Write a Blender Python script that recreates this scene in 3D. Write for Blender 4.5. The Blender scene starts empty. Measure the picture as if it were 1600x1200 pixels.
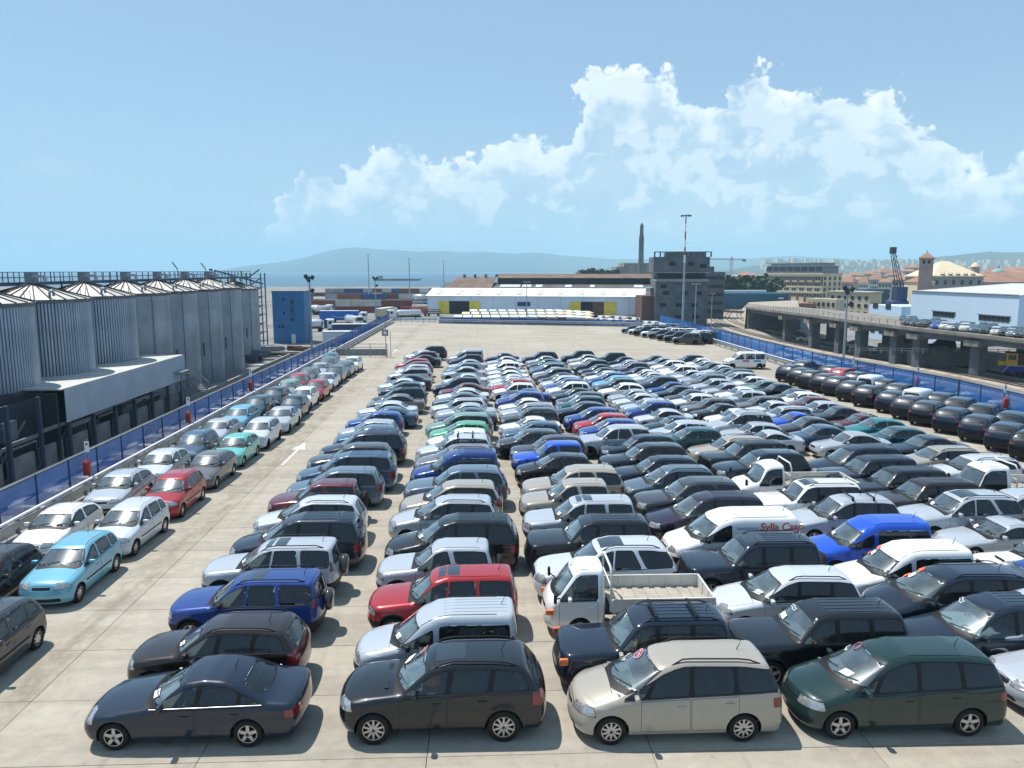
import bpy, bmesh, math, random
import numpy as np
from mathutils import Vector, Matrix, noise
R = math.radians
PI = math.pi
random.seed(7)
scene = bpy.context.scene
col = scene.collection

# ------------------------------------------------------------------ camera
CAM_H, PITCH, YAW = 10.2, 8.42, 2.3
cam_data = bpy.data.cameras.new('camera')
cam = bpy.data.objects.new('camera', cam_data)
col.objects.link(cam)
cam.location = (0, 0, CAM_H)
cam.rotation_euler = (R(90 - PITCH), 0, R(-YAW))
cam_data.sensor_width = 36.0
cam_data.lens = 36.0 * 1200 / 1600
cam_data.clip_start = 0.2
cam_data.clip_end = 60000
scene.camera = cam

# ------------------------------------------------------------------ sky, sun, exposure
SUN_TO = Vector((-0.37, 0.30, 1.0)).normalized()          # direction towards the sun
SUN_EL = math.asin(SUN_TO.z)
SUN_AZ = math.atan2(SUN_TO.x, SUN_TO.y)                   # from +Y towards +X
world = bpy.data.worlds.new('World')
scene.world = world
world.use_nodes = True
nt = world.node_tree
bg = nt.nodes['Background']
def WN(t, **k):
    n = nt.nodes.new(t)
    for a, b in k.items(): setattr(n, a, b)
    return n
def wmath(op, a, b=None, clamp=False):
    n = WN('ShaderNodeMath', operation=op); n.use_clamp = clamp
    for i, v in enumerate((a, b)):
        if v is None: continue
        if hasattr(v, 'links'): nt.links.new(v, n.inputs[i])
        else: n.inputs[i].default_value = v
    return n.outputs[0]
def wstep(x, a, b):
    n = WN('ShaderNodeMapRange', interpolation_type='SMOOTHSTEP')
    nt.links.new(x, n.inputs['Value']); n.inputs['From Min'].default_value = a; n.inputs['From Max'].default_value = b
    return n.outputs['Result']
def wmix(f, a, b):
    n = WN('ShaderNodeMix', data_type='RGBA')
    for nm, v in (('Factor', f), ('A', a), ('B', b)):
        s = [i for i in n.inputs if i.name == nm and i.enabled][0]
        if hasattr(v, 'links'): nt.links.new(v, s)
        elif nm == 'Factor': s.default_value = v
        else: s.default_value = (*v, 1)
    return [o for o in n.outputs if o.enabled][0]
sky = WN('ShaderNodeTexSky', sky_type='NISHITA')
sky.sun_disc = False
sky.sun_elevation = SUN_EL
sky.sun_rotation = SUN_AZ
sky.altitude = 20
sky.air_density = 1.0; sky.dust_density = 0.6; sky.ozone_density = 2.0
tc = WN('ShaderNodeTexCoord')
sep = WN('ShaderNodeSeparateXYZ'); nt.links.new(tc.outputs['Generated'], sep.inputs[0])
X_, Y_, Z_ = sep.outputs
az = wmath('MULTIPLY', wmath('ARCTAN2', X_, Y_), 180 / math.pi)       # degrees right of the columns of cars
el = wmath('MULTIPLY', wmath('ARCSINE', Z_), 180 / math.pi)
# cumulus bank: height of its top over the azimuth
TOP = [(-180, 3.0), (-120, 6.0), (-60, 3.0), (-30, 2.0), (-16, 3.4), (-13.6, 7.4), (-12.6, 8.0), (-11.4, 7.6), (-10.6, 7.5), (-9.6, 8.2), (-8, 8.9), (-5.2, 10.3), (-3.4, 8.7), (-.6, 9.3), (1.0, 9.6), (2.8, 11.1), (5, 10.1), (6.7, 13.2), (8.9, 15.0), (11.2, 14.6), (13, 14.4),
       (14.6, 12.6), (16.2, 12.2), (18, 13.8), (19.2, 14.5), (21, 13.0), (23.6, 12.8), (25.5, 12.0), (27.6, 12.6), (28.8, 11.6), (30, 9.6), (31.8, 8.6), (33, 7.2), (34.4, 8.2), (36, 9.0), (40, 9.5), (70, 6.0), (120, 8.0), (180, 3.0)]
cmb0 = WN('ShaderNodeCombineXYZ'); nt.links.new(az, cmb0.inputs[0]); nt.links.new(el, cmb0.inputs[1])
nw = WN('ShaderNodeTexNoise'); nw.inputs['Scale'].default_value = .35; nw.inputs['Detail'].default_value = 3; nt.links.new(cmb0.outputs[0], nw.inputs['Vector'])
azw = wmath('ADD', az, wmath('MULTIPLY', wmath('SUBTRACT', nw.outputs['Fac'], .5), 5.5))
mr = WN('ShaderNodeMapRange'); nt.links.new(azw, mr.inputs['Value']); mr.inputs['From Min'].default_value = -180; mr.inputs['From Max'].default_value = 180
fc = WN('ShaderNodeFloatCurve'); nt.links.new(mr.outputs[0], fc.inputs['Value'])
cv = fc.mapping.curves[0]
while len(cv.points) < len(TOP): cv.points.new(.5, .5)
for p_, (a_, e_) in zip(cv.points, TOP):
    p_.location = ((a_ + 180) / 360, e_ / 20); p_.handle_type = 'AUTO_CLAMPED'
fc.mapping.update()
top = wmath('MULTIPLY', fc.outputs[0], 20)
cmb = WN('ShaderNodeCombineXYZ'); nt.links.new(az, cmb.inputs[0]); nt.links.new(wmath('MULTIPLY', el, 1.15), cmb.inputs[1])
def wnoise(scale, detail, rough, off=0.0, dist=0.0):
    mp = WN('ShaderNodeMapping'); mp.inputs['Location'].default_value = (off, off * .7, off * 1.3)
    nt.links.new(cmb.outputs[0], mp.inputs['Vector'])
    n = WN('ShaderNodeTexNoise'); n.inputs['Scale'].default_value = scale; n.inputs['Detail'].default_value = detail
    n.inputs['Roughness'].default_value = rough; n.inputs['Distortion'].default_value = dist
    nt.links.new(mp.outputs[0], n.inputs['Vector']); return n.outputs['Fac']
n1 = wnoise(.55, 6, .56, 3.1, .4)
n2 = wnoise(.30, 3, .55, 11.7, .2)
n3 = wnoise(1.6, 2, .6, 5.2, .3)
mpv = WN('ShaderNodeMapping'); nt.links.new(cmb.outputs[0], mpv.inputs['Vector'])
vor = WN('ShaderNodeTexVoronoi', feature='SMOOTH_F1'); vor.inputs['Scale'].default_value = .62; vor.inputs['Detail'].default_value = 2.0; vor.inputs['Roughness'].default_value = .55
vor.inputs['Smoothness'].default_value = .25
disp = WN('ShaderNodeVectorMath', operation='ADD')
nvec = WN('ShaderNodeTexNoise'); nvec.inputs['Scale'].default_value = .9; nvec.inputs['Detail'].default_value = 2; nt.links.new(cmb.outputs[0], nvec.inputs['Vector'])
nsc = WN('ShaderNodeVectorMath', operation='SCALE'); nsc.inputs['Scale'].default_value = .9; nt.links.new(nvec.outputs['Color'], nsc.inputs[0])
nt.links.new(mpv.outputs[0], disp.inputs[0]); nt.links.new(nsc.outputs[0], disp.inputs[1]); nt.links.new(disp.outputs[0], vor.inputs['Vector'])
puff = wmath('SUBTRACT', 1.0, vor.outputs['Distance'], True)                  # round heads of the cumulus
lump = wmath('ADD', wmath('MULTIPLY', wmath('SUBTRACT', n1, .5), 4.2), wmath('MULTIPLY', wmath('SUBTRACT', puff, .55), 2.4))
dtop = wmath('SUBTRACT', wmath('ADD', top, lump), el)                          # degrees below the ragged top
low = wstep(el, 1.0, 4.6)
veil = wmath('MULTIPLY', wmath('MULTIPLY', wstep(dtop, .2, 2.6), wstep(el, .4, 3.4)), wmath('ADD', .30, wmath('MULTIPLY', wstep(n2, .36, .62), .44)))
bil = wmath('ADD', wmath('MULTIPLY', puff, .5), wmath('MULTIPLY', n1, .6))     # billows
n4 = wnoise(.42, 4, .55, 21.3, .3)
deep = wmath('ADD', dtop, wmath('MULTIPLY', wmath('SUBTRACT', n2, .5), 11.0))
heads = wmath('MULTIPLY', wstep(dtop, -.10, .55), wmath('SUBTRACT', 1.0, wstep(deep, .6, 3.8)))
inner = wmath('MULTIPLY', wmath('MULTIPLY', wstep(n4, .50, .60), wstep(dtop, .3, 1.6)), .65)
core = wmath('MULTIPLY', wmath('MAXIMUM', heads, inner), low)
# a faint lone cloud far to the left
ax = wmath('DIVIDE', wmath('ADD', az, 27.6), 2.6); ey = wmath('DIVIDE', wmath('SUBTRACT', el, 6.4), .75)
rr2 = wmath('ADD', wmath('MULTIPLY', ax, ax), wmath('MULTIPLY', ey, ey))
lone = wmath('MULTIPLY', wstep(wmath('ADD', rr2, wmath('MULTIPLY', n1, 1.2)), 1.5, .3), .35)
veil = wmath('MAXIMUM', veil, lone)
# light and shade inside the cloud
lit = wmath('ADD', wmath('MULTIPLY', wstep(puff, .30, .75), .45), wmath('MULTIPLY', wstep(wmath('ADD', bil, wmath('MULTIPLY', deep, -.05)), .28, .62), .55), True)
SKY_K = 1.0
skyc = WN('ShaderNodeMix', data_type='RGBA', blend_type='MULTIPLY')
si = [i for i in skyc.inputs if i.enabled]
[i for i in si if i.name == 'Factor'][0].default_value = 1.0
nt.links.new(sky.outputs[0], [i for i in si if i.name == 'A'][0]); [i for i in si if i.name == 'B'][0].default_value = (.90, 1.08, 1.22, 1)
skyo = wmix(wmath('ADD', .50, wmath('MULTIPLY', wstep(el, 14.0, 0.0), .45)), [o for o in skyc.outputs if o.enabled][0], (4.25, 6.2, 7.95))    # summer haze
veiled = wmix(veil, skyo, (5.6, 7.4, 8.8))
cloudc = wmix(lit, (8.2, 9.4, 10.3), (11.8, 11.9, 12.0))
nt.links.new(wmix(core, veiled, cloudc), bg.inputs['Color'])
bg.inputs['Strength'].default_value = 0.085
world.cycles.sampling_method = 'MANUAL'
world.cycles.sample_map_resolution = 256

sun_data = bpy.data.lights.new('sun', 'SUN')
sun_data.energy = 4.7
sun_data.angle = R(0.53)
sun_data.color = (1.0, 0.955, 0.89)
sun = bpy.data.objects.new('sun', sun_data)
col.objects.link(sun)
sun.rotation_euler = SUN_TO.to_track_quat('Z', 'Y').to_euler()
sun.location = (-40, 40, 110)
scene.view_settings.view_transform = 'Standard'
scene.view_settings.look = 'None'
scene.view_settings.exposure = 0.30
scene.view_settings.gamma = 1.0
scene.view_settings.use_curve_mapping = False
scene.cycles.max_bounces = 8
scene.cycles.transparent_max_bounces = 16
scene.cycles.volume_bounces = 2
scene.cycles.caustics_reflective = False
scene.cycles.caustics_refractive = False
scene.cycles.use_denoising = True

# ------------------------------------------------------------------ pixel -> place (1600x1200 photograph)
_cp, _sp = math.cos(R(PITCH)), math.sin(R(PITCH))
_cy, _sy = math.cos(R(YAW)), math.sin(R(YAW))
def at(px, py, z=0.0):
    u = (px - 800) / 1200.0; v = (py - 600) / 1200.0
    f = _cp - v * _sp; d = v * _cp + _sp
    t = (CAM_H - z) / d
    return ((f * _sy + u * _cy) * t, (f * _cy - u * _sy) * t)
def atd(px, py, Y):
    """point seen at a pixel, on the plane that lies Y metres ahead"""
    u = (px - 800) / 1200.0; v = (py - 600) / 1200.0
    f = _cp - v * _sp; d = v * _cp + _sp
    rx, ry = f * _sy + u * _cy, f * _cy - u * _sy
    t = Y / ry
    return (rx * t, Y, CAM_H - d * t)

# ------------------------------------------------------------------ materials
MATS = {}
def newmat(name):
    m = bpy.data.materials.new(name); m.use_nodes = True
    nt = m.node_tree
    return m, nt, nt.nodes['Principled BSDF'], nt.nodes['Material Output']
def N(nt, t, **kw):
    n = nt.nodes.new(t)
    for k, v in kw.items():
        setattr(n, k, v)
    return n
def noise_tex(nt, scale, detail=4, rough=0.55, coord='Object', mapscale=None):
    tc = N(nt, 'ShaderNodeTexCoord')
    n = N(nt, 'ShaderNodeTexNoise')
    n.inputs['Scale'].default_value = scale
    n.inputs['Detail'].default_value = detail
    n.inputs['Roughness'].default_value = rough
    if mapscale:
        mp = N(nt, 'ShaderNodeMapping'); mp.inputs['Scale'].default_value = mapscale
        nt.links.new(tc.outputs[coord], mp.inputs['Vector']); nt.links.new(mp.outputs['Vector'], n.inputs['Vector'])
    else:
        nt.links.new(tc.outputs[coord], n.inputs['Vector'])
    return n
def ramp(nt, src, stops):
    r = N(nt, 'ShaderNodeValToRGB')
    els = r.color_ramp.elements
    while len(els) < len(stops): els.new(0.5)
    for e, (p, c) in zip(els, stops):
        e.position = p; e.color = (*c, 1) if len(c) == 3 else c
    nt.links.new(src, r.inputs['Fac'])
    return r
def mixc(nt, fac, a, b, mode='MIX'):
    m = N(nt, 'ShaderNodeMix', data_type='RGBA', blend_type=mode)
    for key, val in (('Factor', fac), ('A', a), ('B', b)):
        s = [i for i in m.inputs if i.name == key and i.enabled][0]
        if hasattr(val, 'links'): nt.links.new(val, s)
        elif key == 'Factor': s.default_value = val
        else: s.default_value = (*val, 1)
    return [o for o in m.outputs if o.enabled][0]
def plain(name, c, rough=0.6, metal=0.0, var=0.12, scale=1.5, coord='Object', spec=0.5, coat=0.0, bump=0.0, stretch=None):
    """a colour with soft uneven wear"""
    m, nt, b, out = newmat(name)
    n = noise_tex(nt, scale, 5, 0.6, coord, stretch)
    lo = tuple(max(0, x * (1 - var)) for x in c); hi = tuple(min(1, x * (1 + var)) for x in c)
    r = ramp(nt, n.outputs['Fac'], [(0.3, lo), (0.7, hi)])
    nt.links.new(r.outputs['Color'], b.inputs['Base Color'])
    b.inputs['Roughness'].default_value = rough
    b.inputs['Metallic'].default_value = metal
    b.inputs['Specular IOR Level'].default_value = spec
    b.inputs['Coat Weight'].default_value = coat
    if bump:
        bp = N(nt, 'ShaderNodeBump'); bp.inputs['Strength'].default_value = bump; bp.inputs['Distance'].default_value = 0.02
        nt.links.new(n.outputs['Fac'], bp.inputs['Height']); nt.links.new(bp.outputs['Normal'], b.inputs['Normal'])
    MATS[name] = m
    return m
def objcol(name, rough=0.5, metal=0.0, coat=0.0, var=0.15, scale=0.6, backdark=False, dust=0.0, coord='Object'):
    """colour comes from each object's own colour, with wear"""
    m, nt, b, out = newmat(name)
    oi = N(nt, 'ShaderNodeObjectInfo')
    n = noise_tex(nt, scale, 5, 0.6, coord)
    r = ramp(nt, n.outputs['Fac'], [(0.3, (1 - var,) * 3), (0.7, (1 + var * 0.6,) * 3)])
    c = mixc(nt, 1.0, oi.outputs['Color'], r.outputs['Color'], 'MULTIPLY')
    if dust:
        n2 = noise_tex(nt, 2.2, 6, 0.65, coord)
        r2 = ramp(nt, n2.outputs['Fac'], [(0.35, (dust * 0.35,) * 3), (0.75, (dust,) * 3)])
        c = mixc(nt, r2.outputs['Color'], c, (0.30, 0.28, 0.25))
    if backdark:
        g = N(nt, 'ShaderNodeNewGeometry')
        c = mixc(nt, g.outputs['Backfacing'], c, (0.05, 0.05, 0.052))
    nt.links.new(c, b.inputs['Base Color'])
    b.inputs['Roughness'].default_value = rough
    b.inputs['Metallic'].default_value = metal
    b.inputs['Coat Weight'].default_value = coat
    b.inputs['Coat IOR'].default_value = 1.52
    b.inputs['Coat Roughness'].default_value = 0.04
    b.inputs['Specular IOR Level'].default_value = 0.15 if coat else 0.4
    MATS[name] = m
    return m

objcol('car_paint', rough=0.30, metal=0.15, coat=1.0, var=0.05, scale=1.0, backdark=True, dust=0.010)
plain('black_trim', (0.012, 0.012, 0.014), 0.5, var=0.2, spec=.25)
plain('gap', (0.006, 0.006, 0.007), 0.8, var=0.0)
plain('tyre', (0.016, 0.0155, 0.015), 0.8, spec=.3, var=0.25, scale=6)
plain('alloy', (0.50, 0.50, 0.51), 0.28, 0.85, var=0.08, scale=9)
plain('chrome', (0.32, 0.33, 0.35), 0.3, 1.0, var=0.03)
plain('seat_grey', (0.06, 0.06, 0.065), 0.85, var=0.2, scale=8)
plain('seat_beige', (0.40, 0.33, 0.22), 0.8, var=0.15, scale=8)
plain('dash', (0.13, 0.135, 0.135), 0.7, var=0.15, scale=5)
plain('paper', (0.85, 0.86, 0.84), 0.6, var=0.03)
plain('paper_orange', (0.85, 0.16, 0.05), 0.6, var=0.05)
plain('marker_pink', (0.75, 0.35, 0.42), 0.6, var=0.1)
plain('marker_yellow', (.45, .55, .25), .6)
plain('marker_white', (0.75, 0.78, 0.80), 0.6, var=0.1)
plain('red_lens', (0.20, 0.010, 0.012), 0.18, var=0.1, coat=1.0)
plain('amber_lens', (0.75, 0.16, 0.02), 0.2, var=0.1, coat=1.0)
plain('lamp_lens', (0.42, 0.43, 0.44), 0.08, 0.55, var=0.3, scale=14, coat=1.0)

def glass(name, tint, refl_rough=0.02, dust=0.05, spec_boost=1.0, film=.03):
    m, nt, b, out = newmat(name)
    nt.nodes.remove(b)
    tr = N(nt, 'ShaderNodeBsdfTransparent'); tr.inputs['Color'].default_value = (*tint, 1)
    gl = N(nt, 'ShaderNodeBsdfGlossy'); gl.inputs['Roughness'].default_value = refl_rough
    gl.inputs['Color'].default_value = (0.95, 0.97, 1.0, 1)
    df = N(nt, 'ShaderNodeBsdfDiffuse'); df.inputs['Color'].default_value = (0.42, 0.55, 0.56, 1)
    n = noise_tex(nt, 3.0, 5, 0.65)
    r = ramp(nt, n.outputs['Fac'], [(0.3, (dust * 0.4,) * 3), (0.75, (dust * 1.5,) * 3)])
    fr = N(nt, 'ShaderNodeFresnel'); fr.inputs['IOR'].default_value = 1.55
    mul = N(nt, 'ShaderNodeMath', operation='MULTIPLY'); mul.inputs[1].default_value = spec_boost; mul.use_clamp = True
    nt.links.new(fr.outputs[0], mul.inputs[0])
    gr = N(nt, 'ShaderNodeBsdfGlossy'); gr.inputs['Roughness'].default_value = .24; gr.inputs['Color'].default_value = (.9, .95, 1, 1)   # film of dust that spreads the sun's glint
    m0 = N(nt, 'ShaderNodeMixShader'); m0.inputs[0].default_value = film
    m1 = N(nt, 'ShaderNodeMixShader'); nt.links.new(r.outputs['Color'], m1.inputs[0])
    nt.links.new(tr.outputs[0], m1.inputs[1]); nt.links.new(df.outputs[0], m1.inputs[2])
    m2 = N(nt, 'ShaderNodeMixShader'); nt.links.new(mul.outputs[0], m2.inputs[0])
    nt.links.new(m1.outputs[0], m0.inputs[1]); nt.links.new(gr.outputs[0], m0.inputs[2])
    nt.links.new(m0.outputs[0], m2.inputs[1]); nt.links.new(gl.outputs[0], m2.inputs[2])
    nt.links.new(m2.outputs[0], out.inputs['Surface'])
    MATS[name] = m
    return m
glass('windscreen_glass', (0.66, 0.80, 0.79), dust=0.13, spec_boost=2.3)
glass('side_glass', (0.50, 0.56, 0.57), dust=0.015, spec_boost=1.2, film=.006)
glass('privacy_glass', (0.04, 0.045, 0.055), dust=0.015, spec_boost=1.2, film=.008)

# ------------------------------------------------------------------ materials of the place
def world_noise(nt, scale, detail=5, rough=.6, mapscale=(1, 1, 1)):
    g = N(nt, 'ShaderNodeNewGeometry')
    mp = N(nt, 'ShaderNodeMapping'); mp.inputs['Scale'].default_value = mapscale
    nt.links.new(g.outputs['Position'], mp.inputs['Vector'])
    n = N(nt, 'ShaderNodeTexNoise'); n.inputs['Scale'].default_value = scale; n.inputs['Detail'].default_value = detail; n.inputs['Roughness'].default_value = rough
    nt.links.new(mp.outputs[0], n.inputs['Vector'])
    return n
def concrete(name, joints=False):
    m, nt, b, out = newmat(name)
    big = world_noise(nt, .11, 5, .6); fine = world_noise(nt, 2.6, 6, .7); streak = world_noise(nt, .5, 5, .65, (.25, 2.2, 1)); spot = world_noise(nt, 1.1, 4, .7)
    oi = N(nt, 'ShaderNodeObjectInfo')
    c1 = ramp(nt, big.outputs['Fac'], [(.30, (.35, .315, .258)), (.70, (.425, .39, .328))]).outputs['Color']
    c2 = ramp(nt, fine.outputs['Fac'], [(.30, (.84, .84, .84)), (.72, (1.08, 1.08, 1.08))]).outputs['Color']
    c = mixc(nt, 1.0, c1, c2, 'MULTIPLY')
    c3 = ramp(nt, streak.outputs['Fac'], [(.36, (.87, .86, .85)), (.55, (1.0, 1.0, 1.0)), (.75, (1.05, 1.05, 1.04))]).outputs['Color']
    c = mixc(nt, 1.0, c, c3, 'MULTIPLY')
    c4 = ramp(nt, spot.outputs['Fac'], [(.27, (.60, .59, .57)), (.36, (1, 1, 1))]).outputs['Color']
    c = mixc(nt, .8, c, c4, 'MULTIPLY')
    tyre = world_noise(nt, .8, 3, .6, (2.6, .10, 1)); c5 = ramp(nt, tyre.outputs['Fac'], [(.30, (.80, .80, .80)), (.42, (1, 1, 1))]).outputs['Color']
    c = mixc(nt, .7, c, c5, 'MULTIPLY')                      # faint tyre tracks along the aisles
    gp = N(nt, 'ShaderNodeNewGeometry'); sx_ = N(nt, 'ShaderNodeSeparateXYZ'); nt.links.new(gp.outputs['Position'], sx_.inputs[0])
    ab_ = N(nt, 'ShaderNodeMath', operation='ABSOLUTE'); ad_ = N(nt, 'ShaderNodeMath', operation='ADD'); ad_.inputs[1].default_value = 11.3; nt.links.new(sx_.outputs[0], ad_.inputs[0]); nt.links.new(ad_.outputs[0], ab_.inputs[0])
    mr_ = N(nt, 'ShaderNodeMapRange'); mr_.inputs['From Min'].default_value = 1.0; mr_.inputs['From Max'].default_value = .1; nt.links.new(ab_.outputs[0], mr_.inputs['Value'])
    dn_ = world_noise(nt, 1.6, 6, .75, (1, .5, 1)); dr_ = ramp(nt, dn_.outputs['Fac'], [(.42, (0, 0, 0)), (.62, (.75, .75, .75))])
    mm_ = N(nt, 'ShaderNodeMath', operation='MULTIPLY'); nt.links.new(mr_.outputs[0], mm_.inputs[0]); nt.links.new(dr_.outputs[0], mm_.inputs[1])
    c = mixc(nt, mm_.outputs[0], c, (.22, .18, .125))       # dirt swept along the left aisle
    if not joints:
        r = ramp(nt, oi.outputs['Random'], [(0, (.965, .965, .965)), (1, (1.03, 1.03, 1.03))]).outputs['Color']
        c = mixc(nt, 1.0, c, r, 'MULTIPLY')
    else:                                            # far away: slab joints as lines
        g = N(nt, 'ShaderNodeNewGeometry'); br = N(nt, 'ShaderNodeTexBrick')
        br.offset = 0.0; br.inputs['Scale'].default_value = 1.0; br.inputs['Mortar Size'].default_value = .035
        br.inputs['Brick Width'].default_value = 4.8; br.inputs['Row Height'].default_value = 2.5; br.inputs['Bias'].default_value = 0
        br.inputs['Color1'].default_value = (.93, .93, .93, 1); br.inputs['Color2'].default_value = (1.05, 1.05, 1.05, 1); br.inputs['Mortar'].default_value = (.80, .78, .75, 1)
        mp = N(nt, 'ShaderNodeMapping'); mp.inputs['Location'].default_value = (.6, 0, 0)
        nt.links.new(g.outputs['Position'], mp.inputs[0]); nt.links.new(mp.outputs[0], br.inputs['Vector'])
        c = mixc(nt, 1.0, c, br.outputs['Color'], 'MULTIPLY')
    nt.links.new(c, b.inputs['Base Color'])
    b.inputs['Roughness'].default_value = .9; b.inputs['Specular IOR Level'].default_value = .25
    bp = N(nt, 'ShaderNodeBump'); bp.inputs['Strength'].default_value = .25; bp.inputs['Distance'].default_value = .02
    nt.links.new(fine.outputs['Fac'], bp.inputs['Height']); nt.links.new(bp.outputs[0], b.inputs['Normal'])
    MATS[name] = m
concrete('slab_concrete'); concrete('deck_concrete', True)
plain('joint', (.15, .14, .12), .95, var=.2)
plain('white_line', (.53, .53, .51), .8, var=.22, scale=3)
plain('asphalt', (.085, .085, .088), .95, var=.3, scale=.15)
plain('yard', (.20, .195, .18), .95, var=.35, scale=.05)
plain('ballast', (.34, .30, .24), .95, var=.3, scale=.6)
plain('rail_steel', (.045, .03, .022), .7, .1, var=.3, scale=2)
plain('wall_concrete', (.25, .25, .25), .9, var=.3, scale=.5)
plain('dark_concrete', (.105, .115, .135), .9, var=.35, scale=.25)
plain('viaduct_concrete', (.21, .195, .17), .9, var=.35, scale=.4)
plain('galvanised', (.34, .36, .38), .45, .7, var=.25, scale=1.2)
plain('silo_steel', (.40, .45, .52), .42, .4, var=.22, scale=.5, stretch=(1, 1, .25))
plain('silo_smooth', (.37, .395, .425), .5, .3, var=.25, scale=.35, stretch=(1, 1, .5))
plain('silo_roof', (.52, .50, .46), .5, .3, var=.12, scale=.8)
plain('roof_light', (.50, .50, .47), .7, var=.12, scale=.3)
plain('cladding_grey', (.52, .56, .62), .6, .1, var=.1, scale=.4)
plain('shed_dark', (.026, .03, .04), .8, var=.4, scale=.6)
plain('steel_blue', (.05, .075, .12), .6, .3, var=.25)
plain('steel_grey', (.20, .22, .25), .55, .4, var=.2)
plain('blue_facade', (.03, .16, .36), .6, var=.15, scale=.3)
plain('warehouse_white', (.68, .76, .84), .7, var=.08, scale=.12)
plain('warehouse_roof', (.82, .83, .80), .7, var=.08, scale=.15)
plain('door_yellow', (.78, .60, .06), .6, var=.15, scale=.4)
plain('dark_opening', (.012, .013, .018), .9, var=.3)
plain('panel_blue', (.015, .04, .17), .6, var=.12)
plain('old_tile', (.16, .105, .08), .9, var=.35, scale=.2)
plain('old_roof', (.10, .09, .09), .9, var=.35, scale=.2)
plain('skylight', (.6, .62, .62), .4, var=.15)
plain('terracotta', (.30, .17, .12), .9, var=.25, scale=.15)
plain('plaster_tan', (.66, .55, .38), .9, var=.1, scale=.15)
plain('plaster_beige', (.56, .48, .35), .9, var=.12, scale=.15)
plain('plaster_grey', (.30, .29, .27), .9, var=.15, scale=.15)
plain('brown_panel', (.13, .065, .05), .8, var=.15)
plain('tower_stone', (.36, .27, .23), .9, var=.2, scale=.3)
plain('fort_stone', (.23, .20, .17), .95, var=.35, scale=.2)
plain('chimney_stone', (.16, .17, .18), .9, var=.3, scale=.2)
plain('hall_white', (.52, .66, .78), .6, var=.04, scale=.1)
plain('teal_wall', (.012, .085, .15), .7, var=.12, scale=.15)
plain('dome_green', (.22, .36, .33), .7, var=.15)
plain('crane_blue', (.02, .04, .10), .6, var=.15)
plain('crane_grey', (.45, .45, .46), .6, var=.15)
plain('loco_yellow', (.72, .40, .03), .5, var=.12)
plain('loco_orange', (.42, .19, .04), .6, var=.3, scale=1.5)
plain('loco_blue', (.015, .03, .30), .5, var=.12)
plain('red_paint', (.38, .04, .03), .5, var=.12)
plain('white_paint', (.74, .75, .76), .45, var=.06)
plain('lamp_dark', (.03, .035, .05), .6, var=.15)
plain('mast_grey', (.33, .37, .42), .5, .3, var=.12)
plain('tank_steel', (.62, .64, .66), .3, .6, var=.1)
plain('tarp_blue', (.012, .12, .50), .6, var=.08)
plain('hull_dark', (.05, .055, .07), .6, var=.1)
plain('leaf', (.035, .07, .032), .9, var=.45, scale=.15)
plain('leaf_dark', (.02, .042, .03), .9, var=.4, scale=.2)
plain('dry_grass', (.15, .15, .06), .95, var=.35, scale=.3)
plain('hill', (.05, .065, .05), 1.0, var=.35, scale=.004)
plain('vest_orange', (1.0, .24, .03), .8, var=.1)
plain('cloth_teal', (.10, .42, .46), .8, var=.1)
plain('window_dark', (.03, .035, .045), .15, var=.2)
plain('lettering_blue', (.12, .25, .42), .6, var=.05)
plain('lettering_red', (.55, .10, .05), .6, var=.05)
objcol('container_paint', .6, .1, 0, .2, .4)
objcol('house_wall', .9, 0, 0, .12, .1)
# sea
m, nt, b, out = newmat('sea_water')
n = world_noise(nt, .02, 5, .6, (1, .35, 1)); n2 = world_noise(nt, .0012, 4, .6, (1, .15, 1))
c = ramp(nt, n2.outputs['Fac'], [(.3, (.010, .060, .115)), (.7, (.022, .095, .165))])
nt.links.new(c.outputs[0], b.inputs['Base Color']); b.inputs['Roughness'].default_value = .35
bp = N(nt, 'ShaderNodeBump'); bp.inputs['Strength'].default_value = .6; bp.inputs['Distance'].default_value = 1.2
nt.links.new(n.outputs['Fac'], bp.inputs['Height']); nt.links.new(bp.outputs[0], b.inputs['Normal'])
MATS['sea_water'] = m
# windbreak net: a weave the light passes through in part
m, nt, b, out = newmat('blue_net')
tr = N(nt, 'ShaderNodeBsdfTransparent'); mx = N(nt, 'ShaderNodeMixShader')
n = noise_tex(nt, .9, 5, .6)
r = ramp(nt, n.outputs['Fac'], [(.3, (.54, .54, .54)), (.7, (.72, .72, .72))])
nt.links.new(r.outputs[0], mx.inputs[0]); nt.links.new(tr.outputs[0], mx.inputs[1]); nt.links.new(b.outputs[0], mx.inputs[2]); nt.links.new(mx.outputs[0], out.inputs['Surface'])
oi = N(nt, 'ShaderNodeObjectInfo'); rc = ramp(nt, oi.outputs['Random'], [(0, (.010, .10, .34)), (.5, (.012, .14, .44)), (1, (.022, .18, .50))]); nt.links.new(rc.outputs[0], b.inputs['Base Color']); b.inputs['Roughness'].default_value = .7
MATS['blue_net'] = m
# air
m = bpy.data.materials.new('air'); m.use_nodes = True; nt = m.node_tree; nt.nodes.clear()
o_ = nt.nodes.new('ShaderNodeOutputMaterial'); v_ = nt.nodes.new('ShaderNodeVolumePrincipled')
v_.inputs['Color'].default_value = (.56, .86, 1.0, 1); v_.inputs['Density'].default_value = 0.000145
v_.inputs['Anisotropy'].default_value = .0
nt.links.new(v_.outputs[0], o_.inputs['Volume'])
MATS['air'] = m

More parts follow.
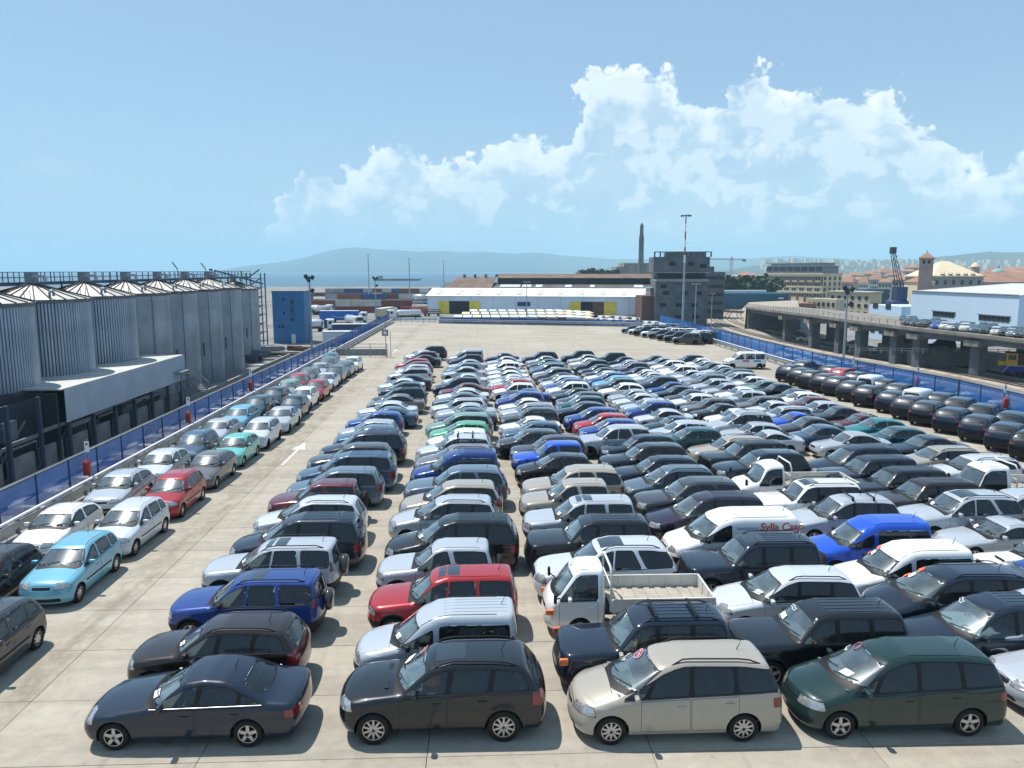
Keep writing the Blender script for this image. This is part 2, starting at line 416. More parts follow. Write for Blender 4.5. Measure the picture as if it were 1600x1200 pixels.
# rust and run-off streaks on the silo sheets
for nm in ('silo_steel', 'silo_smooth'):
    m = MATS[nm]; nt = m.node_tree; b = nt.nodes['Principled BSDF']
    old = b.inputs['Base Color'].links[0].from_socket
    st = world_noise(nt, .9, 5, .65, (1, 1, .035)); rs = ramp(nt, st.outputs['Fac'], [(.54, (0, 0, 0)), (.72, (.55, .55, .55))])
    c = mixc(nt, rs.outputs[0], old, (.21, .17, .14))
    ba = world_noise(nt, .35, 2, .5, (.05, .05, 1)); rb = ramp(nt, ba.outputs['Fac'], [(.38, (.86, .86, .86)), (.62, (1.06, 1.06, 1.06))])
    nt.links.new(mixc(nt, 1.0, c, rb.outputs[0], 'MULTIPLY'), b.inputs['Base Color'])

# ------------------------------------------------------------------ object helpers
def link(o, parent=None):
    col.objects.link(o)
    if parent is not None: o.parent = parent
    return o
def tag(o, label=None, cat=None, group=None, kind=None):
    if label: o['label'] = label
    if cat: o['category'] = cat
    if group: o['group'] = group
    if kind: o['kind'] = kind
    return o
def empty(name, loc=(0, 0, 0), rz=0.0):
    o = bpy.data.objects.new(name, None)
    o.empty_display_size = 0.3
    o.location = loc; o.rotation_euler = (0, 0, rz)
    return link(o)

class MB:
    """collects shapes; build() links them as ONE mesh object"""
    def __init__(s):
        s.v = []; s.f = []; s.m = []; s.sm = []
    def add(s, verts, faces, mi=0, smooth=False):
        k = len(s.v)
        s.v.extend([tuple(v) for v in verts])
        for f in faces:
            s.f.append([i + k for i in f]); s.m.append(mi); s.sm.append(smooth)
        return s
    def box(s, c, d, mi=0, rz=0.0, M=None):
        x, y, z = d[0] / 2, d[1] / 2, d[2] / 2
        vs = [Vector((a * x, b * y, e * z)) for e in (-1, 1) for b in (-1, 1) for a in (-1, 1)]
        if M is None: M = Matrix.Rotation(rz, 3, 'Z')
        vs = [M @ v + Vector(c) for v in vs]
        return s.add(vs, [(0, 2, 3, 1), (4, 5, 7, 6), (0, 1, 5, 4), (2, 6, 7, 3), (0, 4, 6, 2), (1, 3, 7, 5)], mi)
    def rbox(s, c, d, r=0.05, mi=0, M=None):
        """box with chamfered edges"""
        bm = bmesh.new(); bmesh.ops.create_cube(bm, size=1.0)
        bmesh.ops.scale(bm, vec=d, verts=bm.verts)
        bmesh.ops.bevel(bm, geom=bm.edges[:], offset=r, segments=2, affect='EDGES', profile=0.6)
        bm.verts.index_update()
        M = M or Matrix.Identity(3)
        vs = [M @ v.co + Vector(c) for v in bm.verts]; fs = [[v.index for v in f.verts] for f in bm.faces]
        bm.free()
        return s.add(vs, fs, mi, True)
    def bar(s, a, b, w, h=None, mi=0):
        """square bar from a to b"""
        a = Vector(a); b = Vector(b); d = b - a
        if d.length < 1e-6: return s
        q = d.to_track_quat('Y', 'Z').to_matrix()
        return s.box((a + b) / 2, (w, d.length, h or w), mi, M=q)
    def tube(s, pts, r, n=8, mi=0, caps=True, smooth=True):
        pts = [Vector(p) for p in pts]; rs = r if isinstance(r, (list, tuple)) else [r] * len(pts)
        vs = []; fs = []
        for i, p in enumerate(pts):
            t = (pts[min(i + 1, len(pts) - 1)] - pts[max(i - 1, 0)]).normalized()
            up = Vector((0, 0, 1)) if abs(t.z) < 0.9 else Vector((1, 0, 0))
            a = t.cross(up).normalized(); b = a.cross(t)
            for j in range(n):
                w = 2 * PI * j / n
                vs.append(p + (a * math.cos(w) + b * math.sin(w)) * rs[i])
        for i in range(len(pts) - 1):
            for j in range(n):
                fs.append((i * n + j, i * n + (j + 1) % n, (i + 1) * n + (j + 1) % n, (i + 1) * n + j))
        s.add(vs, fs, mi, smooth)
        if caps:
            k = len(pts) - 1
            s.add([vs[j] for j in range(n)], [tuple(range(n))], mi)
            s.add([vs[k * n + j] for j in range(n)], [tuple(reversed(range(n)))], mi)
        return s
    def lathe(s, prof, n=16, c=(0, 0, 0), axis='Z', mi=0, smooth=True, a0=0.0, a1=None):
        """profile of (radius, height)"""
        full = a1 is None
        a1 = 2 * PI if full else a1
        cols = n if full else n + 1
        vs = []; c = Vector(c)
        for j in range(cols):
            w = a0 + (a1 - a0) * j / n
            for (r_, h) in prof:
                if axis == 'Z': v = Vector((r_ * math.cos(w), r_ * math.sin(w), h))
                elif axis == 'Y': v = Vector((r_ * math.cos(w), h, r_ * math.sin(w)))
                else: v = Vector((h, r_ * math.cos(w), r_ * math.sin(w)))
                vs.append(v + c)
        m = len(prof); fs = []
        for j in range(n):
            k = (j + 1) % cols
            for i in range(m - 1):
                fs.append((j * m + i, k * m + i, k * m + i + 1, j * m + i + 1))
        return s.add(vs, fs, mi, smooth)
    def prism(s, poly, z0, z1, mi=0):
        n = len(poly)
        vs = [(x, y, z0) for x, y in poly] + [(x, y, z1) for x, y in poly]
        fs = [tuple(reversed(range(n))), tuple(range(n, 2 * n))] + [(i, (i + 1) % n, n + (i + 1) % n, n + i) for i in range(n)]
        return s.add(vs, fs, mi)
    def quad(s, a, b, c, d, mi=0):
        return s.add([a, b, c, d], [(0, 1, 2, 3)], mi)
    def mesh(s, name, mats):
        me = bpy.data.meshes.new(name)
        me.from_pydata(s.v, [], s.f)
        for m in (mats if isinstance(mats, (list, tuple)) else [mats]):
            me.materials.append(MATS[m])
        me.polygons.foreach_set('material_index', s.m)
        me.polygons.foreach_set('use_smooth', s.sm)
        me.update()
        return me
    def build(s, name, mats, parent=None, loc=(0, 0, 0), rz=0.0, **kw):
        o = bpy.data.objects.new(name, s.mesh(name, mats))
        o.location = loc; o.rotation_euler = (0, 0, rz)
        link(o, parent)
        return tag(o, **kw)
def inst(name, me, parent=None, loc=(0, 0, 0), rz=0.0, color=None, **kw):
    o = bpy.data.objects.new(name, me)
    o.location = loc; o.rotation_euler = (0, 0, rz)
    if color: o.color = (*color, 1)
    link(o, parent)
    return tag(o, **kw)

# ------------------------------------------------------------------ large structure
def gz(x):                                     # the quay lies lower than the parking deck and falls a little to the right
    return -7.0 - 2.5 * min(1.0, max(0.0, (x - 25) / 45.0))
def atg(px, py):
    z = -7.0
    for _ in range(6):
        x, y = at(px, py, z); z = gz(x)
    return (x, y, z)
struct = dict(kind='structure')
# ---- parking deck: slabs you can tell apart near the camera, a jointed sheet beyond
SLW, SLD = 4.8, 2.5
DL, DR, DF = -18.9, 36.9, 154.0
deck = MB()
deck.prism([(DL, -30), (DR, -30), (DR, 56), (33.9, 76), (33.9, 146), (29.5, 140.6), (-8.8, 151.4), (DL, 156)], -1.2, -0.03)
deck_o = deck.build('parking_deck', 'joint', **struct)
YS = 57.5
xs0 = -20.4
m = MB(); m.rbox((0, 0, -.06), (SLW - .016, SLD - .016, .12), .004)
slab_me = m.mesh('concrete_slab', 'slab_concrete')
nx_ = int((DR - xs0) / SLW) + 1
for i in range(nx_):
    for j in range(int((YS - 7.5) / SLD)):
        x = xs0 + SLW * (i + .5); y = 7.5 + SLD * (j + .5)
        if x - SLW / 2 > DR - 1 or abs(x) > y * .80 + 5: continue
        o = inst('concrete_slab', slab_me, deck_o, (x, y, random.uniform(-.003, .001)))
        o.rotation_euler = (random.uniform(-.0006, .0006), random.uniform(-.0004, .0004), 0)
far = MB(); far.add([(DL, YS, 0), (36.5, YS, 0), (33.9, 76, 0), (33.9, 146, 0), (29.5, 140.6, 0), (-8.8, 151.4, 0), (DL, 156, 0)], [tuple(range(7))])
far.build('far_surface', 'deck_concrete', deck_o)
# deck edges: outer walls down to the quay
w = MB()
w.box((DL + .1, 70, -4.1), (.3, 200, 6.0)); w.build('retaining_wall', 'wall_concrete', label='grey retaining wall under the left edge of the parking deck', cat='wall')
w = MB(); w.box((33.6, 115, -4.9), (.3, 76, 7.4)); w.box((36.6, 20, -4.9), (.3, 80, 7.4))
w.build('retaining_wall', 'wall_concrete', label='grey retaining wall under the right edge of the parking deck', cat='wall')

# ---- quay, sea
q = MB()
xs = [-900, -300, 25, 40, 55, 70, 400, 3000]; vs = []
ysq = [-60, 200, 830]
for y in ysq:
    for x in xs: vs.append((x, y if not (y == 830 and x > 100) else 4000, gz(x)))
nxs = len(xs)
q.add(vs, [(j * nxs + i, j * nxs + i + 1, (j + 1) * nxs + i + 1, (j + 1) * nxs + i) for j in range(2) for i in range(nxs - 1)])
q.build('quay_ground', 'yard', **struct)
s = MB(); s.add([(-11500, -500, -9.6), (11500, -500, -9.6), (11500, 13500, -9.6), (-11500, 13500, -9.6)], [(0, 1, 2, 3)])
s.build('sea', 'sea_water', **struct)
s = MB(); s.box((-300, 834, -8.3), (1300, 7, 2.4)); s.build('breakwater', 'dark_concrete', label='low dark breakwater between the quay and the sea', cat='breakwater')

# ---- mountains
def ridge(name, pts, Y, depth, rough, seed, base=-9.0, n=150, jag=1.0):
    """pts: (px, py) of the skyline; a ridge Y metres ahead, with slopes in front and behind"""
    P = [atd(px, py, Y) for px, py in pts]
    xs = np.linspace(P[0][0], P[-1][0], n); zs = np.interp(xs, [p[0] for p in P], [p[2] for p in P])
    m = MB(); R_ = 13; vs = []
    for j in range(R_):
        t = j / (R_ - 1) * 2 - 1                                     # -1 front foot ... 1 back foot
        for i, (x, z) in enumerate(zip(xs, zs)):
            h = max(z - base, 1.0)
            k = (1 - abs(t)) ** .8
            v = noise.fractal(Vector((x / rough, t * depth / rough + seed, seed)), 1.0, 2.1, 5)
            zz = base - 6 + (h + 6) * min(1.0, k * (1 + .30 * v * (1 - k) * 2)) + v * h * .05 * jag * (k > .95)
            vs.append((x, Y + t * depth + 0.25 * depth * v * (1 - k), zz))
    m.add(vs, [(j * n + i, j * n + i + 1, (j + 1) * n + i + 1, (j + 1) * n + i) for j in range(R_ - 1) for i in range(n - 1)], 0, True)
    return m.build(name, 'hill', **struct)
ridge('mountains', [(380, 424), (400, 414), (425, 411), (450, 408), (470, 404), (490, 399), (515, 392), (540, 388), (560, 387), (590, 390), (620, 391), (650, 393), (690, 392), (720, 394), (760, 393), (800, 396), (840, 394), (880, 399), (920, 402), (960, 405), (1010, 404), (1080, 402), (1160, 404), (1240, 400), (1320, 404)], 9000, 1600, 900, 3.3)
ridge('hills', [(1120, 424), (1180, 415), (1230, 410), (1290, 409), (1330, 412), (1370, 411), (1410, 405), (1440, 407), (1462, 402), (1490, 399), (1520, 395), (1545, 393), (1570, 395), (1600, 394), (1660, 392), (1760, 398), (1850, 405)], 4200, 700, 420, 8.1, n=130)
ridge('near_hill', [(905, 428), (915, 426), (930, 425), (950, 425), (968, 424), (985, 426), (1000, 430)], 900, 60, 40, 5.0, n=40)

# ---- air between here and the mountains
hz = MB(); hz.box((0, 5500, 166.5), (25000, 17500, 367)); hz.build('haze', 'air', kind='stuff')

# ------------------------------------------------------------------ fences and barriers of the deck
def barrier_run(pts, label, side, mesh_lo, mesh_hi, back, group, post_step=2.5, two_rails=True):
    """a steel crash barrier with a blue net fence standing behind it; side = outward (x,y)"""
    b = empty('crash_barrier', (*pts[0], 0)); tag(b, 'white topped steel crash barrier ' + label, 'barrier')
    f = empty('net_fence', (*pts[0], 0)); tag(f, 'blue net fence with posts ' + label, 'fence')
    ox, oy = pts[0]
    post_b = MB().box((0, 0, .36), (.12, .12, .72)).mesh('barrier_post', 'steel_grey')
    post_f = MB().box((0, 0, mesh_hi / 2 + .02), (.07, .07, mesh_hi + .04)).mesh('fence_post', 'steel_blue')
    for (xa, ya), (xb, yb) in zip(pts[:-1], pts[1:]):
        L_ = math.dist((xa, ya), (xb, yb)); ang = math.atan2(yb - ya, xb - xa)
        ux, uy = (xb - xa) / L_, (yb - ya) / L_
        nx2, ny2 = (uy, -ux) if (uy * side[0] - ux * side[1]) > 0 else (-uy, ux)
        m = MB()
        m.bar((xa - ox, ya - oy, .80), (xb - ox, yb - oy, .80), .11, .08)
        m.build('top_rail', 'white_paint', b)
        m = MB(); m.bar((xa - ox, ya - oy, .52), (xb - ox, yb - oy, .52), .10, .24); m.build('guard_rail', 'galvanised', b)
        m = MB(); m.bar((xa - ox, ya - oy, .07), (xb - ox, yb - oy, .07), .22, .14); m.build('kerb', 'wall_concrete', b)
        n = max(1, round(L_ / post_step))
        net = MB().box((L_ / n / 2, 0, (mesh_lo + mesh_hi) / 2), (L_ / n - .08, .012, mesh_hi - mesh_lo)).mesh('net_panel', 'blue_net')
        for k in range(n + 1):
            x, y = xa + ux * L_ * k / n, ya + uy * L_ * k / n
            inst('barrier_post', post_b, b, (x - ox + nx2 * .1, y - oy + ny2 * .1, 0), ang)
            inst('fence_post', post_f, f, (x - ox + nx2 * back, y - oy + ny2 * back, 0), ang)
            if k < n: inst('net_panel', net, f, (x - ox + nx2 * back, y - oy + ny2 * back, 0), ang)
        m = MB(); m.bar((xa - ox + nx2 * back, ya - oy + ny2 * back, mesh_hi), (xb - ox + nx2 * back, yb - oy + ny2 * back, mesh_hi), .05)
        m.build('fence_rail', 'steel_blue', f)
barrier_run([(-17.9, 14), (-17.8, 60), (-17.6, 100), (-17.4, 153)], 'along the left edge of the deck', (-1, 0), .15, 1.75, .75, 'x')
barrier_run([(35.2, 26), (35.2, 56), (32.6, 76), (32.2, 100), (32.6, 143)], 'along the right edge of the deck', (1, 0), .3, 2.0, .9, 'x')
barrier_run([(-8.2, 149.6), (29.2, 138.8)], 'across the far end of the deck', (0, 1), .1, 1.15, .6, 'x')
fg = empty('low_gate', (-13, 151.5, 0)); tag(fg, 'low grey railing closing the far left corner of the deck', 'railing')
m = MB()
for k in range(8): m.box((-4 + k * 1.15, .6 - k * .25, .5), (.07, .07, 1.0))
m.build('post', 'steel_grey', fg)
for z in (.35, .7, 1.0): MB().bar((-4.2, .6, z), (4.2, -1.2, z), .06).build('rail', 'steel_grey', fg)

# fire posts on the fences: red cabinet with a white number plate on a pole
def fire_post(px, py, z, X, label):
    u = (px - 800) / 1200.0; rx = (_cp - (py - 600) / 1200 * _sp) * _sy + u * _cy; ry = (_cp - (py - 600) / 1200 * _sp) * _cy - u * _sy
    Y = X * ry / rx
    r = empty('fire_post', (X, Y, 0)); tag(r, label, 'fire post', 'fire extinguisher posts along the fences')
    MB().tube([(0, 0, 0), (0, 0, 2.5)], .03, 6).build('pole', 'steel_grey', r)
    m = MB(); m.rbox((0, -.16, 1.15), (.30, .22, .62), .04); m.add([(-.15, -.27, 1.46), (.15, -.27, 1.46), (.15, -.05, 1.46), (-.15, -.05, 1.46), (0, -.16, 1.62)], [(0, 1, 4), (1, 2, 4), (2, 3, 4), (3, 0, 4)])
    m.build('cabinet', 'red_paint', r)
    p = MB(); p.box((0, -.04, 2.15), (.20, .03, .5)); p.build('number_plate', 'white_paint', r)
    MB().box((0, -.058, 2.28), (.09, .004, .12)).build('marking', 'red_paint', r)
fire_post(138, 720, 1.2, -18.2, 'red fire cabinet post by the left fence beside the white hatchback, nearest one')
fire_post(295, 640, 1.2, -18.2, 'red fire cabinet post on the left fence, second from the camera')
fire_post(392, 590, 1.2, -18.2, 'red fire cabinet post on the left fence, third from the camera')
fire_post(1333, 570, 1.2, 33.4, 'red fire cabinet post on the right fence behind the red crossover')
fire_post(1433, 592, 1.2, 35.6, 'red fire cabinet post on the right fence between the two white vans')
fire_post(1569, 625, 1.2, 35.9, 'red fire cabinet post on the right fence, nearest on that side')
# plate barrier with sign posts beside the end of the left rows
pg = empty('steel_screen', (-14.2, 91.5, 0)); tag(pg, 'low grey steel screen with rails across the left aisle end', 'barrier')
MB().box((0, 0, .55), (6.0, .08, .8)).build('panel', 'steel_grey', pg)
for z in (1.15, 1.55): MB().bar((-3, 0, z), (3, 0, z), .06).build('rail', 'galvanised', pg)
for x in (-3, -1, 1, 3): MB().box((x, 0, .8), (.08, .1, 1.6)).build('post', 'galvanised', pg)
sp = empty('sign_post', (-11.3, 91.2, 0)); tag(sp, 'pair of sign poles with a small square plate by the steel screen', 'sign')
MB().tube([(0, 0, 0), (0, 0, 4.2)], .05, 6).build('pole', 'galvanised', sp); MB().tube([(.55, .1, 0), (.55, .1, 2.9)], .04, 6).build('pole', 'galvanised', sp)
MB().box((-.05, -.08, 2.9), (.75, .03, .75)).build('plate', 'steel_grey', sp); MB().box((-.05, -.099, 2.9), (.35, .006, .35)).build('marking', 'white_paint', sp)

# painted marks on the deck
def arrow(x, y, s, label):
    m = MB(); z = .006
    m.add([(x - .07, y - 2.6 * s, z), (x + .07, y - 2.6 * s, z), (x + .08, y + .8 * s, z), (x - .08, y + .8 * s, z)], [(0, 1, 2, 3)])
    m.add([(x - .40, y + .8 * s, z), (x + .40, y + .8 * s, z), (x, y + 2.6 * s, z)], [(0, 1, 2)])
    m.build('painted_arrow', 'white_line', label=label, cat='road marking')
ax_, ay_ = at(460, 708); arrow(ax_, ay_, 1.05, 'white arrow painted on the wide aisle beside the blue people carrier')
ax_, ay_ = at(617, 549); arrow(ax_, ay_, 1.0, 'small far white arrow painted at the end of the wide aisle')
m = MB(); a = at(818, 505); b_ = at(868, 548); m.add([(a[0] - .5, a[1], .008), (a[0] + .5, a[1], .008), (b_[0] + .45, b_[1], .008), (b_[0] - .45, b_[1], .008)], [(0, 1, 2, 3)])
m.build('faded_line', 'deck_concrete', label='pale patched strip crossing the empty part of the deck', cat='road marking')

# ------------------------------------------------------------------ silos on the left
GQ = -7.0
def silo(x, y, r, zr, apex, corr, label):
    s = empty('silo', (x, y, GQ)); tag(s, label, 'silo', 'grain silos left of the deck')
    H = zr - GQ; m = MB()
    if corr:
        n = 318; vs = []                                    # sheets with deep narrow grooves between them
        for k in range(n):
            rr = r + (.08, .10, -.14)[k % 3]
            a = 2 * PI * (k // 3 + (0, .62, .81)[k % 3]) / (n / 3)
            vs += [(rr * math.cos(a), rr * math.sin(a), 0), (rr * math.cos(a), rr * math.sin(a), H - .3)]
        m.add(vs, [(2 * k, (2 * k + 2) % (2 * n), (2 * k + 3) % (2 * n), 2 * k + 1) for k in range(n)])
        m.build('wall', 'silo_steel', s)
        m = MB(); m.lathe([(r + .16, H * .42), (r + .16, H * .42 + .05)], 40); m.build('seam', 'steel_grey', s)
    else:
        hs = [0, H * .27, H * .5, H * .52, H * .75, H - .3]
        m.lathe([(r + (.05 if i % 2 else 0), h) for i, h in enumerate(hs)], 40)
        m.build('wall', 'silo_smooth', s)
        for a in (-1.9, -.55, .35):
            MB().box(((r + .05) * math.cos(a), (r + .05) * math.sin(a), H * .5), (.18, .18, H), rz=a).build('seam', 'silo_steel', s)
        MB().box(((r + .04) * math.cos(-.8), (r + .04) * math.sin(-.8), H * .36), (.1, .16, 2.0), rz=-.8).build('slot', 'shed_dark', s)
    m = MB(); m.lathe([(r + .12, H - .35), (r + .22, H - .3), (r + .22, H), (r + .3, H + .02)], 40); m.build('eave', 'steel_grey', s)
    # caged ladder and a gooseneck vent
    la_ = -1.15; lx, ly = (r + .32) * math.cos(la_), (r + .32) * math.sin(la_); m = MB()
    for sg in (-1, 1): m.bar((lx - sg * .25 * math.sin(la_), ly + sg * .25 * math.cos(la_), .5), (lx - sg * .25 * math.sin(la_), ly + sg * .25 * math.cos(la_), H + 1.0), .06)
    for q in range(int(H / .45)): m.bar((lx + .25 * math.sin(la_), ly - .25 * math.cos(la_), .6 + q * .45), (lx - .25 * math.sin(la_), ly + .25 * math.cos(la_), .6 + q * .45), .035)
    m.build('ladder', 'galvanised', s)
    va = -.75; vx, vy = (r - .5) * math.cos(va), (r - .5) * math.sin(va); m = MB()
    m.tube([(vx, vy, H + .1), (vx, vy, H + .75), (vx + .25, vy - .1, H + .95), (vx + .5, vy - .2, H + .75), (vx + .5, vy - .2, H + .35)], .13, 8); m.build('gooseneck', 'steel_grey', s)
    n = 24; me = None
    a0 = 2 * PI / n
    p = MB(); ro, ri = r + .28, .45
    g = .02
    p.add([(ro, 0, H), (ro * math.cos(a0), ro * math.sin(a0), H), (ri * math.cos(a0), ri * math.sin(a0), H + apex), (ri, 0, H + apex)], [(0, 1, 2, 3)])
    pm = p.mesh('roof_panel', 'silo_roof')
    rb = MB(); rb.bar((ro, 0, H + .03), (ri, 0, H + apex + .03), .11, .12); rm = rb.mesh('roof_rib', 'shed_dark')
    for k in range(n):
        inst('roof_panel', pm, s, rz=a0 * k); inst('roof_rib', rm, s, rz=a0 * k)
    v = MB(); v.box((0, 0, H + apex + .55), (.9, .9, 1.3)); v.box((.9, -.3, H + apex + .8), (1.1, .5, .25), 1); v.tube([(1.5, -.3, H + apex + .8), (1.5, -.3, H + apex + .3)], .2, 8, 1)
    v.build('head_box', ['steel_grey', 'galvanised'], s)
    return s
SX = -46.3
ords = ['nearest', 'second', 'third', 'fourth', 'fifth', 'sixth', 'seventh', 'eighth', 'ninth', 'tenth']
sy_ = [61.0, 71.4, 81.9, 92.5, 103.0, 113.0, 123.4, 133.8]
for k, y in enumerate(sy_):
    corr = k < 4
    silo(SX, y, 5.1, 7.3, 1.5, corr, ('corrugated' if corr else 'smooth') + ' grey steel silo, %s along the row from the camera' % ords[k])
silo(-50.5, 147, 4.9, 7.0, 1.4, False, 'smooth grey silo beyond the row, before the stair tower')
silo(-49.8, 158, 4.6, 6.6, 1.4, False, 'last pale silo standing beside the steel stair tower')
cwk = empty('catwalk', (SX - 2.2, 55, 8.9)); tag(cwk, 'long blue steel catwalk with railings over the silo tops', 'walkway')
MB().box((0, 50, -.1), (1.7, 116, .35)).build('deck_plate', 'steel_blue', cwk)
for sg in (-1, 1):
    for z in (.55, 1.1): MB().box((sg * .85, 50, z), (.06, 116, .06)).build('rail', 'steel_blue', cwk)
pm = MB().box((0, 0, .55), (.07, .07, 1.2)).mesh('railing_post', 'steel_blue'); lm = MB().box((0, 0, -1.2), (.14, .14, 2.2)).mesh('leg', 'steel_blue')
for k in range(60):
    for sg in (-1, 1): inst('railing_post', pm, cwk, (sg * .85, -8 + k * 1.95, 0))
    if k % 2 == 0: inst('leg', lm, cwk, (.4, -7 + k * 1.95, 0))
up = empty('platform', (SX - 4, 62, 10)); tag(up, 'raised blue railing platform above the nearest silos', 'walkway')
MB().box((0, 5, 0), (2, 12, .2)).build('deck_plate', 'steel_blue', up)
for z in (.6, 1.15): MB().box((1, 5, z), (.06, 12, .06)).build('rail', 'steel_blue', up)
for k in range(8): inst('railing_post', pm, up, (1, -1 + k * 1.7, 0))
for k, (px, Y) in enumerate([(277, 118), (321, 130), (331, 134)]):
    p = atd(px, 418, Y); r = empty('angled_lamp', (p[0], p[1], 8.8)); tag(r, ['slanting lamp arm over the silo catwalk, leftmost', 'slanting lamp arm over the silo catwalk, middle one', 'short upright lamp over the silo catwalk'][k], 'lamp')
    if k < 2:
        MB().tube([(0, 0, 0), (0, 0, 1.7)], .06, 6).build('pole', 'steel_grey', r); MB().bar((0, 0, 1.6), (-.7, 0, 2.6), .16, .12).build('lamp_head', 'lamp_dark', r)
    else:
        MB().tube([(0, 0, 0), (0, 0, 1.6)], .07, 6).build('pole', 'steel_grey', r); MB().box((-.2, 0, 1.5), (.5, .3, .3)).build('lamp_head', 'lamp_dark', r)

# canopy building in front of the silos
cb = empty('canopy_building', (-40, 70, GQ)); tag(cb, 'open grey steel canopy building with pale roof before the silos', 'building')
H0 = 6.5
MB().add([(-6.3, -.2, H0), (2.25, -.2, H0), (2.25, 28.5, H0), (-6.3, 28.5, H0), (-6.3, -.2, H0 + .22), (2.25, -.2, H0 + .12), (2.25, 28.5, H0 + .12), (-6.3, 28.5, H0 + .22)],
         [(0, 3, 2, 1), (4, 5, 6, 7), (0, 1, 5, 4), (1, 2, 6, 5), (2, 3, 7, 6), (3, 0, 4, 7)]).build('roof', 'roof_light', cb)
m = MB(); n = 170; vs = []
for k in range(n + 1):
    x = 2.28 + (.09 if k % 2 else 0); y = .2 + 28.3 * k / n
    vs += [(x, y, H0 - 3.0), (x, y, H0 + .05)]
m.add(vs, [(2 * k, 2 * k + 2, 2 * k + 3, 2 * k + 1) for k in range(n)]); m.build('fascia', 'cladding_grey', cb)
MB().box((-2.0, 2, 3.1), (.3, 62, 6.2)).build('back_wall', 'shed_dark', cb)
MB().box((-2.0, -.6, 3.15), (8.0, .3, 6.3)).build('front_shade_sheet', 'shed_dark', cb)  # dark sheet added in place of the shaded lower silos
MB().box((.3, -16, 3.0), (.3, 31, 6.0)).build('side_shade_sheet', 'shed_dark', cb)  # second added dark sheet, its colour carries the shade beside the silo feet
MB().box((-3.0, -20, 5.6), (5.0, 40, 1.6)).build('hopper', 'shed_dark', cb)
cm = MB().box((2.1, 0, 3.25), (.28, .32, 6.5)).mesh('column', 'steel_blue'); wm_ = MB().box((1.6, 2.2, .95), (.25, 3.6, 1.9)).mesh('low_wall', 'wall_concrete'); bm2 = MB().box((1.9, 2.2, 3.0), (.18, 4.4, .3)).mesh('rail_beam', 'steel_grey')
for k in range(-9, 7):
    inst('column', cm, cb, (0, k * 4.5 + .8, 0)); inst('low_wall', wm_, cb, (0, k * 4.5 + .8, 0)); inst('rail_beam', bm2, cb, (0, k * 4.5 + .8, .2 * (k % 3)))
for k, (y, z) in enumerate([(-26, 2.2), (-18, 3.4), (-11, 2.0), (3, 2.6), (9, 3.0), (15, 2.4), (20, 3.2), (-6, 4.0)]):
    MB().box((.2 + .3 * (k % 2), y, z), (1.0, 1.4 + .5 * (k % 3), 1.6)).build('machine', 'steel_grey' if k % 3 else 'shed_dark', cb)
    MB().bar((.9, y - 2, 1.2), (.9, y + 2.2, 4.4), .14).build('brace', 'steel_grey', cb)
    MB().tube([(1.2, y - 1, 2.5), (1.2, y + 3, 2.5), (1.2, y + 3, .3)], .12, 6).build('pipe', 'galvanised', cb)
MB().box((.5, -12, 5.2), (.5, 2.2, .15)).build('lamp', 'white_paint', cb); MB().box((.5, -10, 3.4), (.5, 1.6, .12)).build('lamp', 'white_paint', cb)
st = empty('steel_stair', (-37.5, 97, GQ)); tag(st, 'steel stair with handrails at the end of the canopy building', 'stairs')
for k in range(14): MB().box((0, 9 - k * .62, .25 + k * .33), (1.3, .5, .06)).build('step', 'galvanised', st)
for sg in (-1, 1):
    MB().bar((sg * .65, 9.3, .1), (sg * .65, .5, 4.8), .1, .22).build('stringer', 'galvanised', st); MB().bar((sg * .65, 9.3, 1.2), (sg * .65, .5, 5.8), .05).build('handrail', 'galvanised', st)
MB().box((0, -.9, 4.8), (1.6, 2.6, .1)).build('landing', 'galvanised', st)
for y in (-2, .3): MB().box((.7, y, 2.4), (.14, .14, 4.8)).build('post', 'galvanised', st)
lw = MB(); lw.box((-36.7, 122, GQ + .7), (.35, 52, 1.4)); lw.build('yard_wall', 'wall_concrete', label='low pale concrete wall at the foot of the smooth silos', cat='wall')
rd = MB(); rd.add([(-35.5, -20, GQ + .02), (-21, -20, GQ + .02), (-21, 200, GQ + .02), (-35.5, 200, GQ + .02)], [(0, 1, 2, 3)]); rd.build('service_road', 'asphalt', **struct)
ch = empty('cover_channel', (-33.2, 30, GQ)); tag(ch, 'long low grey covered duct beside the service road', 'duct')
MB().box((0, 60, .8), (3.2, 190, 1.6)).build('cover', 'dark_concrete', ch); MB().box((1.7, 60, 1.7), (.16, 190, .2)).build('edge_rail', 'steel_grey', ch)
for k, (px, py) in enumerate([(15, 575), (40, 560)]):
    pass
# clutter in the yard between silos and the blue building
for k, (px, py, sx, sy, sz, mt) in enumerate([(450, 555, 9, 2.2, .5, 'rail_steel'), (430, 562, 7, 2, .35, 'wall_concrete'), (470, 548, 5, 1.6, 1.0, 'brown_panel'), (408, 556, 4, 3, 1.3, 'steel_grey'), (395, 566, 3, 2, 1.5, 'steel_blue'), (420, 548, 5, 3, 1.2, 'steel_grey'), (415, 572, 6, 1.2, .4, 'white_paint')]):
    x, y, z = atg(px, py); m = MB()
    for q in range(4): m.rbox((random.uniform(-.3, .3) * sx, (q - 1.5) * sy * .3, sz * .5), (sx * random.uniform(.5, .9), sy * .25, sz * random.uniform(.6, 1.1)), .03, M=Matrix.Rotation(random.uniform(-.15, .15), 3, 'Z'))
    m.build('scrap_pile', mt, None, (x, y, z), random.uniform(-.3, .3), label=['rust brown stack of long plates in the yard below the left fence', 'pale stack of concrete beams below the left fence', 'red brown stack of plates near the lamp mast', 'heap of grey machine parts at the silo foot', 'heap of dark blue machine parts at the silo foot', 'heap of grey scrap before the blue building', 'white pipes lying in the yard'][k], cat='scrap', kind=None)
